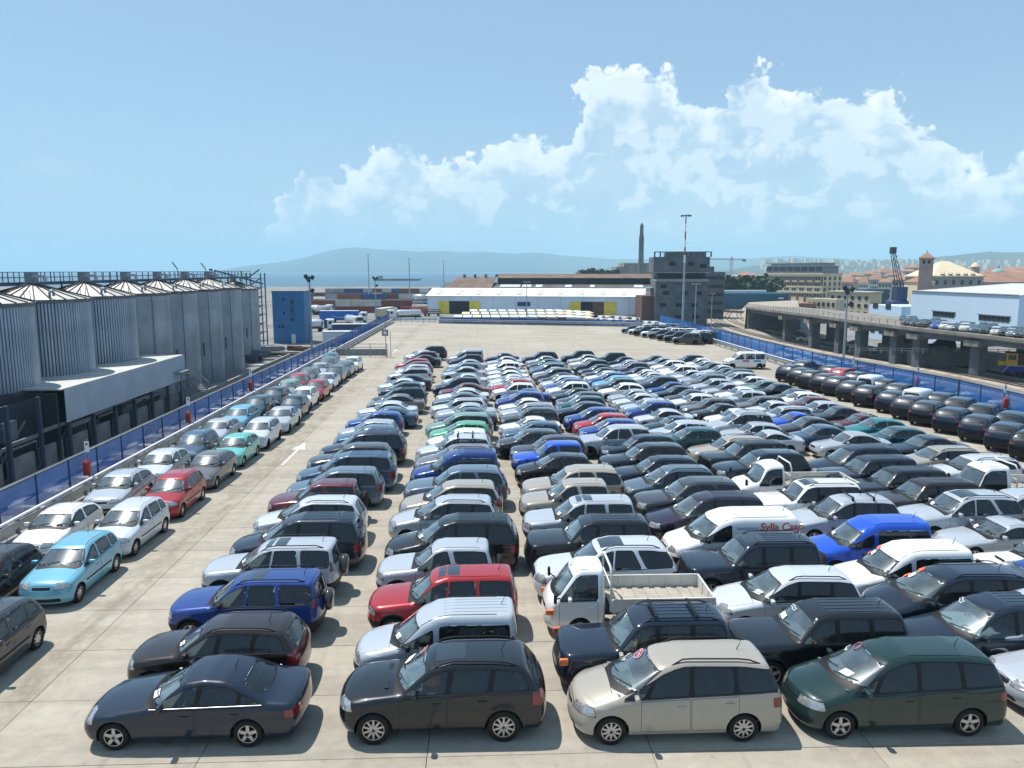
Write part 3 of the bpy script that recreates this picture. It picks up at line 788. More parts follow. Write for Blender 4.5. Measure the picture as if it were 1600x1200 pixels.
# steel stair tower and blue building
tw = empty('stair_tower', (-50.5, 176, GQ)); tag(tw, 'open steel stair tower between the last silo and the blue building', 'tower')
for x in (-1.6, 1.6):
    for y in (-1.6, 1.6): MB().box((x, y, 8.3), (.22, .22, 16.6)).build('column', 'steel_blue', tw)
for k in range(8):
    z = 1.4 + k * 2.0; MB().box((0, 0, z), (3.2, 3.2, .12)).build('landing', 'steel_grey', tw)
    MB().bar((-1.4, -1.5, z), (1.4, -1.5, z + 2), .14, .3).build('flight', 'steel_grey', tw)
    MB().box((0, -1.65, z + 1), (3.2, .06, .06)).build('rail', 'galvanised', tw)
MB().bar((-9, 0, 17.2), (1.6, 0, 14.2), .3).build('conveyor', 'steel_blue', tw)
for x in (-9, -6, -3): MB().box((x, 0, 15.4), (.15, .15, 3.4)).build('strut', 'steel_blue', tw)
bb = empty('blue_building', (-45.5, 188, GQ)); tag(bb, 'narrow tall blue clad building beside the stair tower', 'building')
MB().box((0, 0, 6.1), (7.4, 8, 12.2)).build('wall', 'blue_facade', bb)
MB().box((0, 0, 12.3), (7.7, 8.3, .25)).build('roof', 'steel_grey', bb)
wme = MB().box((0, 0, 0), (.5, .08, .7)).mesh('window', 'window_dark')
for (x, z) in [(-1.0, 10.4), (-1.0, 7.2), (.9, 9.8), (.9, 7.9), (.9, 5.6), (-2.2, 4.0), (-1.4, 4.0), (.9, 1.6)]: inst('window', wme, bb, (x, -4.02, z))
MB().box((1.0, -4.03, 1.1), (1.0, .08, 2.2)).build('door', 'white_paint', bb)
for x in (.55, 1.25): MB().box((x, -4.02, 8.3), (.1, .08, 6)).build('pipe', 'steel_blue', bb)
MB().box((3.72, 2.2, 2.2), (.08, 2.6, 4.4)).build('door', 'dark_opening', bb)

# ------------------------------------------------------------------ lamp masts
def mast(x, y, z0, z1, label, heads='flood', r=.16, stripes=None, cat='lamp mast'):
    o = empty('lamp_mast', (x, y, z0)); tag(o, label, cat, 'lamp masts around the port')
    h = z1 - z0
    if stripes:
        MB().tube([(0, 0, 0), (0, 0, h * .62)], [r, r * .72], 10).build('pole', 'mast_grey', o)
        n = 6
        for k in range(n):
            a, b = h * (.62 + .38 * k / n), h * (.62 + .38 * (k + 1) / n)
            MB().tube([(0, 0, a), (0, 0, b)], [r * (.72 - .32 * k / n), r * (.72 - .32 * (k + 1) / n)], 10).build('pole_band', 'red_paint' if k % 2 else 'white_paint', o)
    else:
        MB().tube([(0, 0, 0), (0, 0, h)], [r, r * .6], 8).build('pole', 'mast_grey', o)
    if heads == 'flood':
        for (dx, dz) in ((-.45, -.1), (.5, -.25), (.45, -2.2), (-.1, -.6)):
            MB().box((dx, -.15, h + dz), (.5, .35, .6), M=Matrix.Rotation(.5 if dx > 0 else -.4, 3, 'Y')).build('floodlight', 'lamp_dark', o)
        MB().bar((-.5, 0, h - .3), (.6, 0, h - .3), .1).build('cross_arm', 'lamp_dark', o)
    elif heads == 'ring':
        MB().lathe([(.3, h - .1), (1.3, h), (1.3, h + .2), (.3, h + .3)], 16).build('lamp_ring', 'mast_grey', o)
        for k in range(10):
            a = 2 * PI * k / 10; MB().box((1.35 * math.cos(a), 1.35 * math.sin(a), h - .05), (.4, .3, .3), rz=a).build('floodlight', 'lamp_dark', o)
    elif heads == 'arm':
        MB().bar((-.7, 0, h), (.7, 0, h), .12).build('cross_arm', 'mast_grey', o)
        for dx in (-.7, .7): MB().box((dx, -.1, h - .12), (.6, .45, .22)).build('floodlight', 'mast_grey', o)
    return o
def mast_px(px, ptop, Y, label, **k):
    x, y, z = atd(px, ptop, Y); return mast(x, y, k.pop('z0', gz(x)), z, label, **k)
mast_px(483, 431, 118, 'floodlight mast behind the left fence, before the blue building', r=.2)
mast_px(586, 433, 205, 'smaller floodlight mast by the trucks beyond the left fence', r=.2)
mast_px(575, 398, 420, 'tall thin lamp mast over the container yard, leftmost', heads='arm', r=.35)
mast_px(639, 404, 440, 'tall thin lamp mast over the container yard, middle one', heads='arm', r=.35)
mast_px(693, 408, 560, 'tall thin lamp mast left of the brown roofed warehouse', heads='arm', r=.4)
mast_px(823, 440, 200, 'lamp mast in front of the white warehouse with yellow doors', heads='arm', r=.16)
mast_px(1072, 337, 215, 'tallest mast with red and white bands and a round lamp ring', heads='ring', r=.36, stripes=True)
mast_px(1088, 443, 168, 'grey lamp mast beside the tall banded mast', heads='arm', r=.17)
mast_px(1113, 458, 235, 'thin mast between the ruined building and the railway curve', heads='arm', r=.14)
mast_px(1325, 449, 100, 'pale blue floodlight mast behind the right fence before the viaduct', heads='flood', r=.19)

# ------------------------------------------------------------------ trucks and containers beyond the left fence
def container_mesh(L_, name='container'):
    m = MB(); n = int(L_ / .3); vs = []
    for sg in (-1, 1):
        for k in range(n + 1):
            y = sg * (1.2 - (.05 if k % 2 else 0)); x = -L_ / 2 + L_ * k / n
            vs += [(x, y, .15), (x, y, 2.5)]
    m.add(vs, [(2 * k, 2 * k + 2, 2 * k + 3, 2 * k + 1) if sg == 0 else (2 * (n + 1) + 2 * k, 2 * (n + 1) + 2 * k + 1, 2 * (n + 1) + 2 * k + 3, 2 * (n + 1) + 2 * k + 2) for sg in (0, 1) for k in range(n)])
    for z in (.08, 2.54):
        for y in (-1.19, 1.19): m.bar((-L_ / 2, y, z), (L_ / 2, y, z), .12)
    for x in (-L_ / 2, L_ / 2):
        for y in (-1.17, 1.17): m.box((x, y, 1.3), (.12, .12, 2.6))
        m.box((x * .995, 0, 1.3), (.05, 2.3, 2.4))
    m.box((0, 0, 2.52), (L_ - .02, 2.38, .06), 1)
    return m.mesh(name, ['container_paint', 'roof_light'])
C12 = container_mesh(12.1); C6 = container_mesh(6.05)
CCOL = [('rust red', (.17, .045, .035)), ('dark blue', (.015, .035, .11)), ('blue', (.02, .08, .25)), ('white', (.6, .6, .6)), ('grey', (.28, .29, .30)), ('brown', (.10, .05, .04)), ('light blue grey', (.30, .36, .42)), ('pale', (.48, .46, .42)), ('brick red', (.24, .07, .04))]
rowsC = [('front container row', 484, 478, 668, 318, 2), ('second container row', 470, 470, 690, 400, 2), ('rear container row', 462, 465, 700, 520, 2)]
random.seed(21)
ORDC = 'first second third fourth fifth sixth seventh eighth ninth tenth eleventh twelfth thirteenth fourteenth fifteenth sixteenth seventeenth eighteenth nineteenth twentieth'.split() + ['last'] * 20
for rn, py, pxa, pxb, Y, stack in rowsC:
    xa = atd(pxa, py, Y)[0]; xb = atd(pxb, py, Y)[0]; x = xa; k = 0; last = None
    while x < xb:
        big = random.random() < .35; L_ = 12.1 if big else 6.05
        for lv in range(stack if random.random() < .85 else 1):
            cn, cc = random.choice([c for c in CCOL if c[0] != last]); last = cn
            inst('container', C12 if big else C6, None, (x + L_ / 2, Y + random.uniform(-.4, .4), gz(x) + 2.6 * lv), random.uniform(-.01, .01), cc,
                 label='%s %s shipping container, %s stack from the left, %s%s' % (cn, 'long' if big else 'short', ORDC[k], rn, ', on top' if lv else ''), cat='container', group='containers in the ' + rn)
        x += L_ + .25; k += 1
def tanker(x, y, z, rz, body, label, cabc):
    t = empty('tanker_truck', (x, y, z), rz); tag(t, label, 'truck', 'lorries parked beyond the left fence')
    MB().lathe([(.05, -4.6), (1.0, -4.4), (1.2, -4.0), (1.2, 4.0), (1.0, 4.4), (.05, 4.6)], 16, (-1.5, 0, 2.3), 'X').build('tank', body, t)
    MB().box((-1.5, 0, .95), (9.5, 1.0, .3)).build('chassis', 'lamp_dark', t)
    m = MB(); m.rbox((5.0, 0, 2.1), (2.2, 2.4, 3.0), .25); m.build('cab', 'white_paint', t)
    MB().box((6.11, 0, 2.7), (.05, 2.1, 1.0)).build('windscreen', 'window_dark', t)
    for sg in (-1, 1): MB().box((5.3, sg * 1.21, 2.6), (1.0, .04, .8)).build('side_window', 'window_dark', t)
    MB().box((4.0, 0, 2.2), (.9, 2.44, 2.4)).build('stripe', cabc, t)
    for wx in (-5.2, -4.0, -2.8, 2.2, 5.1):
        for sg in (-1, 1): MB().lathe([(.05, -.16), (.5, -.15), (.52, 0), (.5, .15), (.05, .16)], 14, (wx, sg * 1.05, .52), 'Y').build('wheel', 'tyre', t)
    return t
x, y, z = atg(505, 518); tanker(x - 3, y, z, .0, 'tank_steel', 'silver tanker lorry with blue and white cab behind the lamp mast', 'panel_blue')
x, y, z = atg(545, 512); tanker(x + 1, y + 3, z, -1.1, 'tank_steel', 'silver tanker lorry seen from behind, beside the blue trailer', 'white_paint')
x, y, z = atg(482, 492); tanker(x, y, z, 1.2, 'white_paint', 'white tank lorry parked left of the blue trailer', 'white_paint')
x, y, z = atg(502, 492); tanker(x, y + 4, z, 1.25, 'tank_steel', 'second tank lorry of the pair beside the blue building', 'white_paint')
def box_lorry(x, y, z, rz, mat, label, smile=False):
    t = empty('box_lorry', (x, y, z), rz); tag(t, label, 'truck', 'lorries parked beyond the left fence')
    MB().box((-1.5, 0, 2.55), (12.6, 2.5, 2.75)).build('trailer', mat, t)
    MB().box((-1.5, 0, 3.95), (12.7, 2.55, .08)).build('trailer_roof', 'white_paint', t)
    MB().box((-1.5, 0, 1.0), (12, 1.2, .3)).build('chassis', 'lamp_dark', t)
    m = MB(); m.rbox((6.5, 0, 2.05), (2.2, 2.4, 3.0), .25); m.build('cab', 'white_paint', t)
    MB().box((7.61, 0, 2.7), (.05, 2.1, 1.0)).build('windscreen', 'window_dark', t)
    for sg in (-1, 1): MB().box((6.8, sg * 1.21, 2.6), (1.0, .04, .8)).build('side_window', 'window_dark', t)
    for wx in (-5.6, -4.4, -3.2, 4.2, 6.8):
        for sg in (-1, 1): MB().lathe([(.05, -.16), (.5, -.15), (.52, 0), (.5, .15), (.05, .16)], 14, (wx, sg * 1.05, .52), 'Y').build('wheel', 'tyre', t)
    if smile:
        m = MB(); pts = [(-4 + 7 * a, -1.27, 2.5 - .75 * math.sin(PI * a) + .1 * a) for a in np.linspace(0, 1, 13)]
        m.tube(pts, [.02] + [.07] * 11 + [.03], 6); m.add([(2.4, -1.27, 2.5), (3.2, -1.27, 2.95), (3.05, -1.27, 2.3)], [(0, 1, 2)])
        m.build('painted_curve', 'white_paint', t)
    return t
x, y, z = atg(540, 504); box_lorry(x - .5, y, z, .0, 'tarp_blue', 'white cab lorry with long bright blue trailer and curved white mark', True)
x, y, z = atg(600, 500); box_lorry(x, y + 8, z, 1.3, 'plaster_beige', 'beige lorry seen end on, right of the blue trailer')
x, y, z = atg(596, 500); tanker(x + 8, y + 2, z, -2.7, 'tank_steel', 'white lorry cab parked beside the beige lorry', 'white_paint')
for k, (px, py, L_, W_, H_, mt, lb, kind) in enumerate([(533, 535, 8, 4, 2.6, 'roof_light', 'small flat roofed grey cabin below the left fence', 'cabin'), (560, 520, 14, 3, 2.4, 'panel_blue', 'long low dark blue shed behind the left fence', 'shed')]):
    x, y, z = atg(px, py); h = empty(kind, (x, y, z), 0.05); tag(h, lb, kind)
    MB().box((0, 0, H_ / 2), (L_, W_, H_)).build('wall', 'warehouse_white' if k == 0 else mt, h); MB().box((0, 0, H_ + .08), (L_ + .4, W_ + .4, .16)).build('roof', mt if k == 0 else 'roof_light', h)
# red and white road works barriers and the red trailers by the warehouse
for k, (px, py) in enumerate([(655, 492), (675, 494), (640, 490)]):
    x, y, z = atg(px, py); t = empty('flat_trailer', (x, y, z), 0.1); tag(t, ['red flat trailers stacked left of the white warehouse', 'brown red trailer at the warehouse corner', 'red low trailer beside the stacked ones'][k], 'trailer')
    for q in range(3): MB().box((0, 0, 1.0 + q * .8), (7, 2.4, .25)).build('bed', 'red_paint' if k != 1 else 'brown_panel', t)
    for wx in (-2.5, -1.2, 2.4):
        for sg in (-1, 1): MB().lathe([(.05, -.16), (.45, -.15), (.45, .15), (.05, .16)], 12, (wx, sg * 1.0, .45), 'Y').build('wheel', 'tyre', t)
x, y, z = atg(659, 478); MB().lathe([(.05, -4), (1.2, -3.7), (1.2, 3.7), (.05, 4)], 14, (0, 0, 4.4), 'X').box((0, 0, 2), (8.2, 2.4, .3)).box((-3.6, 0, 1), (.3, 2, 2)).box((3.6, 0, 1), (.3, 2, 2)).build('tank_container', 'tank_steel', None, (x, y, z), label='silver tank container standing left of the white warehouse', cat='container')
jb = MB(); x, y, z = atg(650, 500)
for k in range(7): jb.prism([(-12 + 4 * k, -.3), (-8.4 + 4 * k, -.3), (-8.4 + 4 * k, .3), (-12 + 4 * k, .3)], 0, .9)
jb.build('concrete_barriers', 'white_paint', None, (x, y, z), label='row of pale concrete road barriers beyond the far left corner', cat='barrier', kind='stuff')

# ------------------------------------------------------------------ white warehouse and the older one behind
A = (-21.5, 310.0); B = (66.0, 293.5); Lw = math.dist(A, B); aw = math.atan2(B[1] - A[1], B[0] - A[0])
wh = empty('warehouse', (A[0], A[1], GQ), aw); tag(wh, 'long white warehouse with yellow sliding doors beyond the deck', 'warehouse')
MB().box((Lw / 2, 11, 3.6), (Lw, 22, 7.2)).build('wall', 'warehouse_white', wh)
rf = MB(); rf.add([(-.5, -.6, 7.2), (Lw + .5, -.6, 7.2), (Lw + .5, 11, 10.0), (-.5, 11, 10.0), (Lw + .5, 22.6, 7.2), (-.5, 22.6, 7.2)], [(0, 1, 2, 3), (3, 2, 4, 5), (1, 4, 2), (0, 3, 5)])
rf.build('roof', 'warehouse_roof', wh)
sm = MB().add([(-.9, 1.0, 7.72), (.9, 1.0, 7.72), (.9, 8.6, 9.55), (-.9, 8.6, 9.55)], [(0, 1, 2, 3)]).mesh('skylight', 'roof_light')
for k in range(11): inst('skylight', sm, wh, (4 + k * 8.2, 0, .06))
sea_ = MB().box((0, -.05, 3.5), (.18, .1, 7.0)).mesh('pilaster', 'cladding_grey')
for k in range(11): inst('pilaster', sea_, wh, (.2 + k * Lw / 10.05, 0, 0))
def whx(px): return (px - 668) / (1015 - 668) * Lw
for a, b, mt, nm in [(686, 703, 'door_yellow', 'sliding_door'), (703, 735, 'dark_opening', 'doorway'), (735, 752, 'door_yellow', 'sliding_door'), (890, 907, 'door_yellow', 'sliding_door'), (907, 925, 'dark_opening', 'doorway'), (925, 942, 'brown_panel', 'doorway'), (942, 960, 'door_yellow', 'sliding_door')]:
    MB().box(((whx(a) + whx(b)) / 2, -.12 if 'door' == nm[:4] and mt != 'door_yellow' else -.2, 2.55), (whx(b) - whx(a) - .05, .16, 5.1)).build(nm, mt, wh)
for a, b in [(810, 830), (989, 1010)]:
    for z in (1.3, 4.1): MB().box(((whx(a) + whx(b)) / 2, -.1, z), (whx(b) - whx(a), .14, 1.7)).build('blue_panel', 'panel_blue', wh)
ow = empty('old_warehouse', (-18, 345, GQ), aw); tag(ow, 'older warehouse with brown tiled roof behind the white one', 'warehouse')
Lo = 92
MB().box((Lo / 2, 14, 4.5), (Lo, 28, 9)).build('wall', 'brown_panel', ow)
MB().add([(-.5, -1, 9), (Lo + .5, -1, 9), (Lo + .5, 13, 11.6), (-.5, 13, 11.6)], [(0, 1, 2, 3)]).build('roof', 'old_roof', ow)
MB().box((Lo / 2 + 12, 15, 12.6), (Lo - 24, 8, 2.4)).build('clerestory', 'dark_opening', ow)
MB().add([(23, 10, 13.8), (Lo + 1, 10, 13.8), (Lo + 1, 19, 15.6), (23, 19, 15.6)], [(0, 1, 2, 3)]).build('upper_roof', 'old_tile', ow)
MB().add([(2, -.5, 9.2), (23, -.5, 9.2), (23, 14, 14.2), (5, 14, 14.2)], [(0, 1, 2, 3)]).build('tiled_roof', 'old_tile', ow)
for k, (x, w_) in enumerate([(7, 2.2), (12, 1.6), (26, 9), (36, 4), (42, 3), (55, 3), (66, 2), (85, 4)]):
    MB().add([(x, 3, 9.95), (x + w_, 3, 9.95), (x + w_, 8, 10.9), (x, 8, 10.9)], [(0, 1, 2, 3)]).build('skylight', 'skylight', ow)
for k in range(4): MB().lathe([(.5, 0), (.5, .8), (1.0, .9), (.1, 1.4)], 8, (8 + k * 5, 14, 14.1)).build('roof_vent', 'old_roof', ow)
ORD_ = 'first second third fourth fifth sixth seventh eighth ninth tenth eleventh twelfth thirteenth fourteenth fifteenth sixteenth seventeenth eighteenth nineteenth twentieth twenty-first twenty-second twenty-third twenty-fourth twenty-fifth twenty-sixth twenty-seventh twenty-eighth twenty-ninth thirtieth thirty-first thirty-second thirty-third thirty-fourth thirty-fifth thirty-sixth thirty-seventh thirty-eighth'.split()
# flat bed bodies in slanting rows between deck and warehouse
body = MB(); body.box((0, 0, 2.5), (2.4, 11.8, 2.7), 1); body.box((0, 0, 3.92), (2.46, 11.9, .14)); body.box((0, 0, .95), (1.6, 11, .3), 2)
for sy2 in (-4.2, -3.0, 3.6):
    for sx2 in (-.95, .95): body.lathe([(.05, -.12), (.42, -.1), (.42, .1), (.05, .12)], 8, (sx2, sy2, .42), 'X', 2)
ROOFS = [('white', 'white_paint'), ('tan', 'plaster_tan'), ('pale grey', 'roof_light')]
bmesh_by = {nm: body.mesh('box_trailer', [mt, 'container_paint', 'lamp_dark']) for nm, mt in ROOFS}
for r_, (py, Y) in enumerate([(500, 226), (493, 242), (487, 258)]):
    xa, xb = atd(716 + r_ * 12, py, Y)[0], atd(918, py, Y)[0]; n = 15 - r_
    for k in range(n):
        nm = random.choice(['white', 'white', 'tan', 'pale grey', 'tan'])
        x = xa + (xb - xa) * k / (n - 1)
        inst('box_trailer', bmesh_by[nm], None, (x, Y - x * .02, gz(x)), .0, random.choice([(.02, .05, .2), (.3, .3, .32), (.2, .04, .03), (.5, .5, .5)]),
             label='%s roofed box trailer beyond the far fence, %s row, %s from the left' % (nm, ['nearest', 'middle', 'rear'][r_], ORD_[k]), cat='trailer', group='box trailers beyond the far fence, %s row' % ['nearest', 'middle', 'rear'][r_])

# ------------------------------------------------------------------ ruined tower block, chimney, fortress
def ruin(x, y, w, d, h, label):
    r = empty('ruined_building', (x, y, gz(x)), -.12); tag(r, label, 'building')
    MB().box((0, 0, h * .30), (w, d, h * .60)).build('wall', 'dark_concrete', r)
    MB().box((-w * .03, -.6, h * .82), (w * 1.06, d + 1.5, h * .20)).build('upper_block', 'dark_concrete', r)
    MB().box((0, 0, h * .66), (w * .90, d * .8, h * .12)).build('recess', 'shed_dark', r)
    for z in (.61, .725): MB().box((0, -.8, h * z), (w * 1.0, d + 1.0, h * .035)).build('floor_band', 'wall_concrete', r)
    for k in range(11): MB().box((-w * .54 + w * 1.06 * k / 10, -d / 2 - 1.2, h * .955), (.5, .5, h * .07)).build('parapet_post', 'dark_concrete', r)
    MB().box((-w * .03, -d / 2 - 1.2, h * .985), (w * 1.04, .5, h * .012)).build('parapet_rail', 'dark_concrete', r)
    MB().box((w * .1, 2, h * .955), (w * .75, d * .6, h * .06)).build('penthouse', 'dark_concrete', r)
    wm2 = MB().box((0, 0, 0), (w * .12, .3, h * .05)).mesh('window', 'dark_opening')
    for (fx, fz) in [(-.35, .12), (-.05, .12), (.28, .12), (-.35, .28), (-.05, .28), (.25, .28), (-.3, .44), (.05, .44), (.32, .44), (-.35, .53)]: inst('window', wm2, r, (fx * w, -d / 2 - .02, fz * h))
    for (fx, fz) in [(-.2, .83), (.15, .83), (.38, .8)]: inst('window', wm2, r, (fx * w, -d / 2 - 1.34, fz * h))
    return r
p = atd(1066, 490, 275); ruin(p[0], 281, 18.5, 16, 26.5, 'dark ruined concrete building with broken parapet behind the tall mast')
r = empty('grey_block', (93, 320, gz(94))); tag(r, 'grey derelict block right of the ruined building', 'building')
MB().box((0, 0, 9.5), (14, 12, 19)).build('wall', 'dark_concrete', r)
for k in range(5): MB().box((0, -6.05, 3 + k * 3.4), (13, .15, 1.4)).build('window_band', 'shed_dark', r)
MB().box((-1, 0, 20), (8, 8, 2.5)).build('penthouse', 'dark_concrete', r)
p = atd(908, 490, 262); r = empty('side_shed', (60.5, 283, gz(60))); tag(r, 'narrow brown end shed between warehouse and ruined building', 'building')
MB().box((0, 0, 5), (4.6, 12, 10)).build('wall', 'brown_panel', r); MB().box((3.8, 2, 6.2), (4.5, 8, 12.5)).build('glazed_bay', 'steel_grey', r); MB().box((3.8, 1.8, 12.7), (5.2, 9, .4)).build('roof', 'dome_green', r)
x0_, y0_, zt_ = atd(1003, 348, 520); ck = empty('chimney', (x0_, y0_, -8)); tag(ck, 'tall tapering dark chimney rising behind the warehouses', 'chimney')
hh = zt_ + 8; MB().lathe([(2.5, 0), (1.7, hh * .6), (1.15, hh * .95), (1.3, hh * .953), (.8, hh * .985), (.1, hh)], 8).build('shaft', 'chimney_stone', ck)
for k in range(4): MB().box((1.75 * math.cos(k * PI / 2 + .4), 1.75 * math.sin(k * PI / 2 + .4), hh * .42), (.35, .35, hh * .8), rz=k).build('ladder_strip', 'steel_grey', ck)
fo = empty('fortress', (atd(1000, 420, 640)[0], 640, -8)); tag(fo, 'old stone fortress with blunt walls on a rise', 'building')
def fx(px): return atd(px, 420, 640)[0] - fo.location.x
def fz(py): return atd(1000, py, 640)[2] + 8
for (a, b, t_) in [(975, 1024, 411), (963, 978, 417), (1005, 1030, 420), (1012, 1040, 414)]:
    MB().add([(fx(a) - 2, -6, 0), (fx(b) + 2, -6, 0), (fx(b), 0, fz(t_)), (fx(a), 0, fz(t_)), (fx(a) - 2, 30, 0), (fx(b) + 2, 30, 0), (fx(b), 26, fz(t_)), (fx(a), 26, fz(t_))], [(0, 1, 2, 3), (3, 2, 6, 7), (1, 5, 6, 2), (4, 0, 3, 7)]).build('bastion', 'fort_stone', fo)
def leafmass(name, boxes, n, size, mat, label, seed):
    random.seed(seed); m = MB()
    for (cx, cy, cz, sx, sy, sz, k) in boxes:
        for _ in range(k):
            while True:
                a = Vector((random.uniform(-1, 1), random.uniform(-1, 1), random.uniform(-1, 1)))
                if .35 < a.length < 1: break
            p = Vector((cx + a.x * sx, cy + a.y * sy, cz + a.z * sz)); q = Matrix.Rotation(random.uniform(0, 6), 3, 'Z') @ Matrix.Rotation(random.uniform(-1, 1), 3, 'X'); s_ = size * random.uniform(.6, 1.4)
            m.add([p + q @ Vector(v) * s_ for v in ((-1, -.6, 0), (1, -.5, .2), (.7, .7, 0), (-.6, .8, .25))], [(0, 1, 2, 3)])
    return m.build(name, mat, None, label=label, kind='stuff')
bx = []
for px in range(908, 965, 5):
    p = atd(px, 427, 610); bx.append((p[0], p[1], p[2] - .5, 4, 4, 2.8 + random.random() * 1.2, 70))
leafmass('fortress_trees', bx, 0, 1.3, 'leaf_dark', 'dark line of trees on the rise left of the fortress', 5)
bx = []
for px in range(1128, 1206, 5):
    p = atd(px, 446 + random.uniform(-6, 6), 430); bx.append((p[0], p[1] + random.uniform(-8, 8), p[2], 5, 6, 4.5, 110))
leafmass('tree_belt', bx, 0, 1.3, 'leaf', 'dark green belt of trees behind the long teal wall', 6)
for nm, px, Y, h0, dpx in [('tower crane', 1143, 700, 405, 0)]:
    x, y, zt = atd(px, 406, Y); t = empty('tower_crane', (x, y, -9)); tag(t, 'pale tower crane with long jib behind the derelict block', 'crane')
    H_ = zt + 9
    for dx in (-.9, .9):
        for dy in (-.9, .9): MB().box((dx, dy, H_ / 2), (.3, .3, H_)).build('mast_leg', 'crane_grey', t)
    for k in range(int(H_ / 3)): MB().bar((-.9, -.9, k * 3), (.9, -.9, k * 3 + 3), .22).build('brace', 'crane_grey', t)
    MB().box((-5, 0, H_ + .6), (30, 1.2, .9)).build('jib', 'crane_grey', t); MB().box((11.5, 0, H_ - .4), (3, 1.8, 2.2)).build('counterweight', 'steel_grey', t); MB().box((0, 0, H_ + 1.4), (1.2, 1.2, 3)).build('cat_head', 'crane_grey', t)

# ------------------------------------------------------------------ railway, viaduct, right hand buildings
def track(pts, label):
    P = [atg(px, py) for px, py in pts]
    t = empty('railway_track', P[0]); tag(t, label, 'railway track', 'railway tracks right of the deck')
    pp = []
    for i in range(len(P) - 1):
        p0 = P[max(0, i - 1)]; p1 = P[i]; p2 = P[i + 1]; p3 = P[min(len(P) - 1, i + 2)]
        for s_ in np.linspace(0, 1, 7)[:-1]:
            pp.append(Vector([.5 * (2 * b + (c - a) * s_ + (2 * a - 5 * b + 4 * c - d) * s_ ** 2 + (3 * b - a - 3 * c + d) * s_ ** 3) for a, b, c, d in zip(p0, p1, p2, p3)]))
    pp.append(Vector(P[-1])); o = Vector(P[0])
    for sg in (-1, 1):
        m = MB()
        for a, b in zip(pp[:-1], pp[1:]):
            d = (b - a).normalized(); n_ = Vector((-d.y, d.x, 0)) * sg * .75
            m.bar(a - o + n_ + Vector((0, 0, .28)), b - o + n_ + Vector((0, 0, .28)), .26, .22)  # dark bar wider than a rail, the rail's shadow is included in it
        m.build('rail', 'rail_steel', t)
    m = MB(); vs = []
    for i, a in enumerate(pp):
        d = (pp[min(i + 1, len(pp) - 1)] - pp[max(i - 1, 0)]).normalized(); n_ = Vector((-d.y, d.x, 0))
        for w_, z_ in ((-2.3, .0), (-1.4, .2), (1.4, .2), (2.3, .0)): vs.append(a - o + n_ * w_ + Vector((0, 0, z_)))
    m.add(vs, [(4 * i + k, 4 * i + k + 1, 4 * i + k + 5, 4 * i + k + 4) for i in range(len(pp) - 1) for k in range(3)]); m.build('ballast_bed', 'ballast', t)
track([(1700, 655), (1600, 622), (1440, 588), (1290, 560), (1180, 532), (1110, 512), (1088, 500), (1100, 490), (1124, 484)], 'railway track nearest the right fence, curving away left')
track([(1700, 632), (1600, 606), (1440, 575), (1290, 549), (1180, 525), (1128, 508), (1112, 497), (1124, 489), (1140, 484)], 'second railway track from the right fence on the curve')
track([(1700, 612), (1600, 592), (1440, 564), (1290, 541), (1195, 520), (1150, 506), (1136, 496), (1142, 489), (1152, 484)], 'third railway track from the right fence on the curve')
track([(1600, 578), (1440, 555), (1290, 533), (1205, 515), (1166, 503), (1154, 494), (1158, 488), (1166, 483)], 'fourth railway track, running under the viaduct edge')
track([(1260, 524), (1205, 510), (1176, 500), (1166, 492), (1170, 487), (1178, 482)], 'short inner siding beside the viaduct abutment')
gr = MB(); p = [atg(px, py) for px, py in [(1108, 482), (1180, 483), (1170, 476), (1112, 477)]]; gr.add([(a[0], a[1], a[2] + .08) for a in p], [(0, 1, 2, 3)]); gr.build('dry_verge', 'dry_grass', **struct)
fb = MB(); a = atg(1110, 488); b = atg(1182, 492); fb.bar((a[0], a[1], a[2] + .9), (b[0], b[1], b[2] + .9), .3, 1.0); fb.build('low_fence', 'brown_panel', label='low dark fence crossing behind the railway curve', cat='fence')
hutx, huty, hutz = atg(1181, 512); h = empty('track_cabinet', (hutx, huty, hutz)); tag(h, 'white equipment cabinet beside the viaduct abutment', 'cabinet')
MB().box((0, 0, 1.6), (3.0, 2.5, 3.2)).build('housing', 'white_paint', h); MB().box((3.6, .5, 1.4), (4.2, 2.5, 2.8)).build('annex', 'wall_concrete', h)
for k, px in enumerate((1165, 1169)):
    x, y, z = atg(px, 510); mast(x, y, z, z + 6.5 - k, ['white signal post at the viaduct abutment, taller one', 'white signal post at the viaduct abutment, shorter one'][k], heads=None, r=.22, cat='post')

# viaduct: parapet line given by depth along the pixel columns
ED = [(1166, 478.5, 258), (1200, 483, 221), (1270, 491, 187), (1350, 502, 166), (1440, 512.5, 149), (1530, 522, 137), (1600, 530, 129), (1720, 545, 116)]
EP = [Vector(atd(px, py, Y)) for px, py, Y in ED]
vd = empty('viaduct', EP[3]); tag(vd, 'long curved concrete viaduct carrying parked cars beside the railway', 'viaduct')
o = Vector(EP[3])
EN = []
for i, p in enumerate(EP):
    d = (EP[min(i + 1, len(EP) - 1)] - EP[max(i - 1, 0)]); d.z = 0; d.normalize(); EN.append(Vector((d.y, -d.x, 0)) if d.x * 0 + (Vector((d.y, -d.x, 0)).x) > 0 else Vector((-d.y, d.x, 0)))
WV = 17.0
m = MB(); vs = []
for p, n_ in zip(EP, EN):
    a = p - o; b = a + n_ * WV
    vs += [a + Vector((0, 0, -.1)), b + Vector((0, 0, -.1)), b + Vector((0, 0, -.9)), a + Vector((0, 0, -.9))]
k4 = len(EP)
m.add(vs, [(4 * i + q, 4 * i + (q + 1) % 4, 4 * i + 4 + (q + 1) % 4, 4 * i + 4 + q) for i in range(k4 - 1) for q in range(4)]); m.build('road_deck', 'viaduct_concrete', vd)
m = MB()
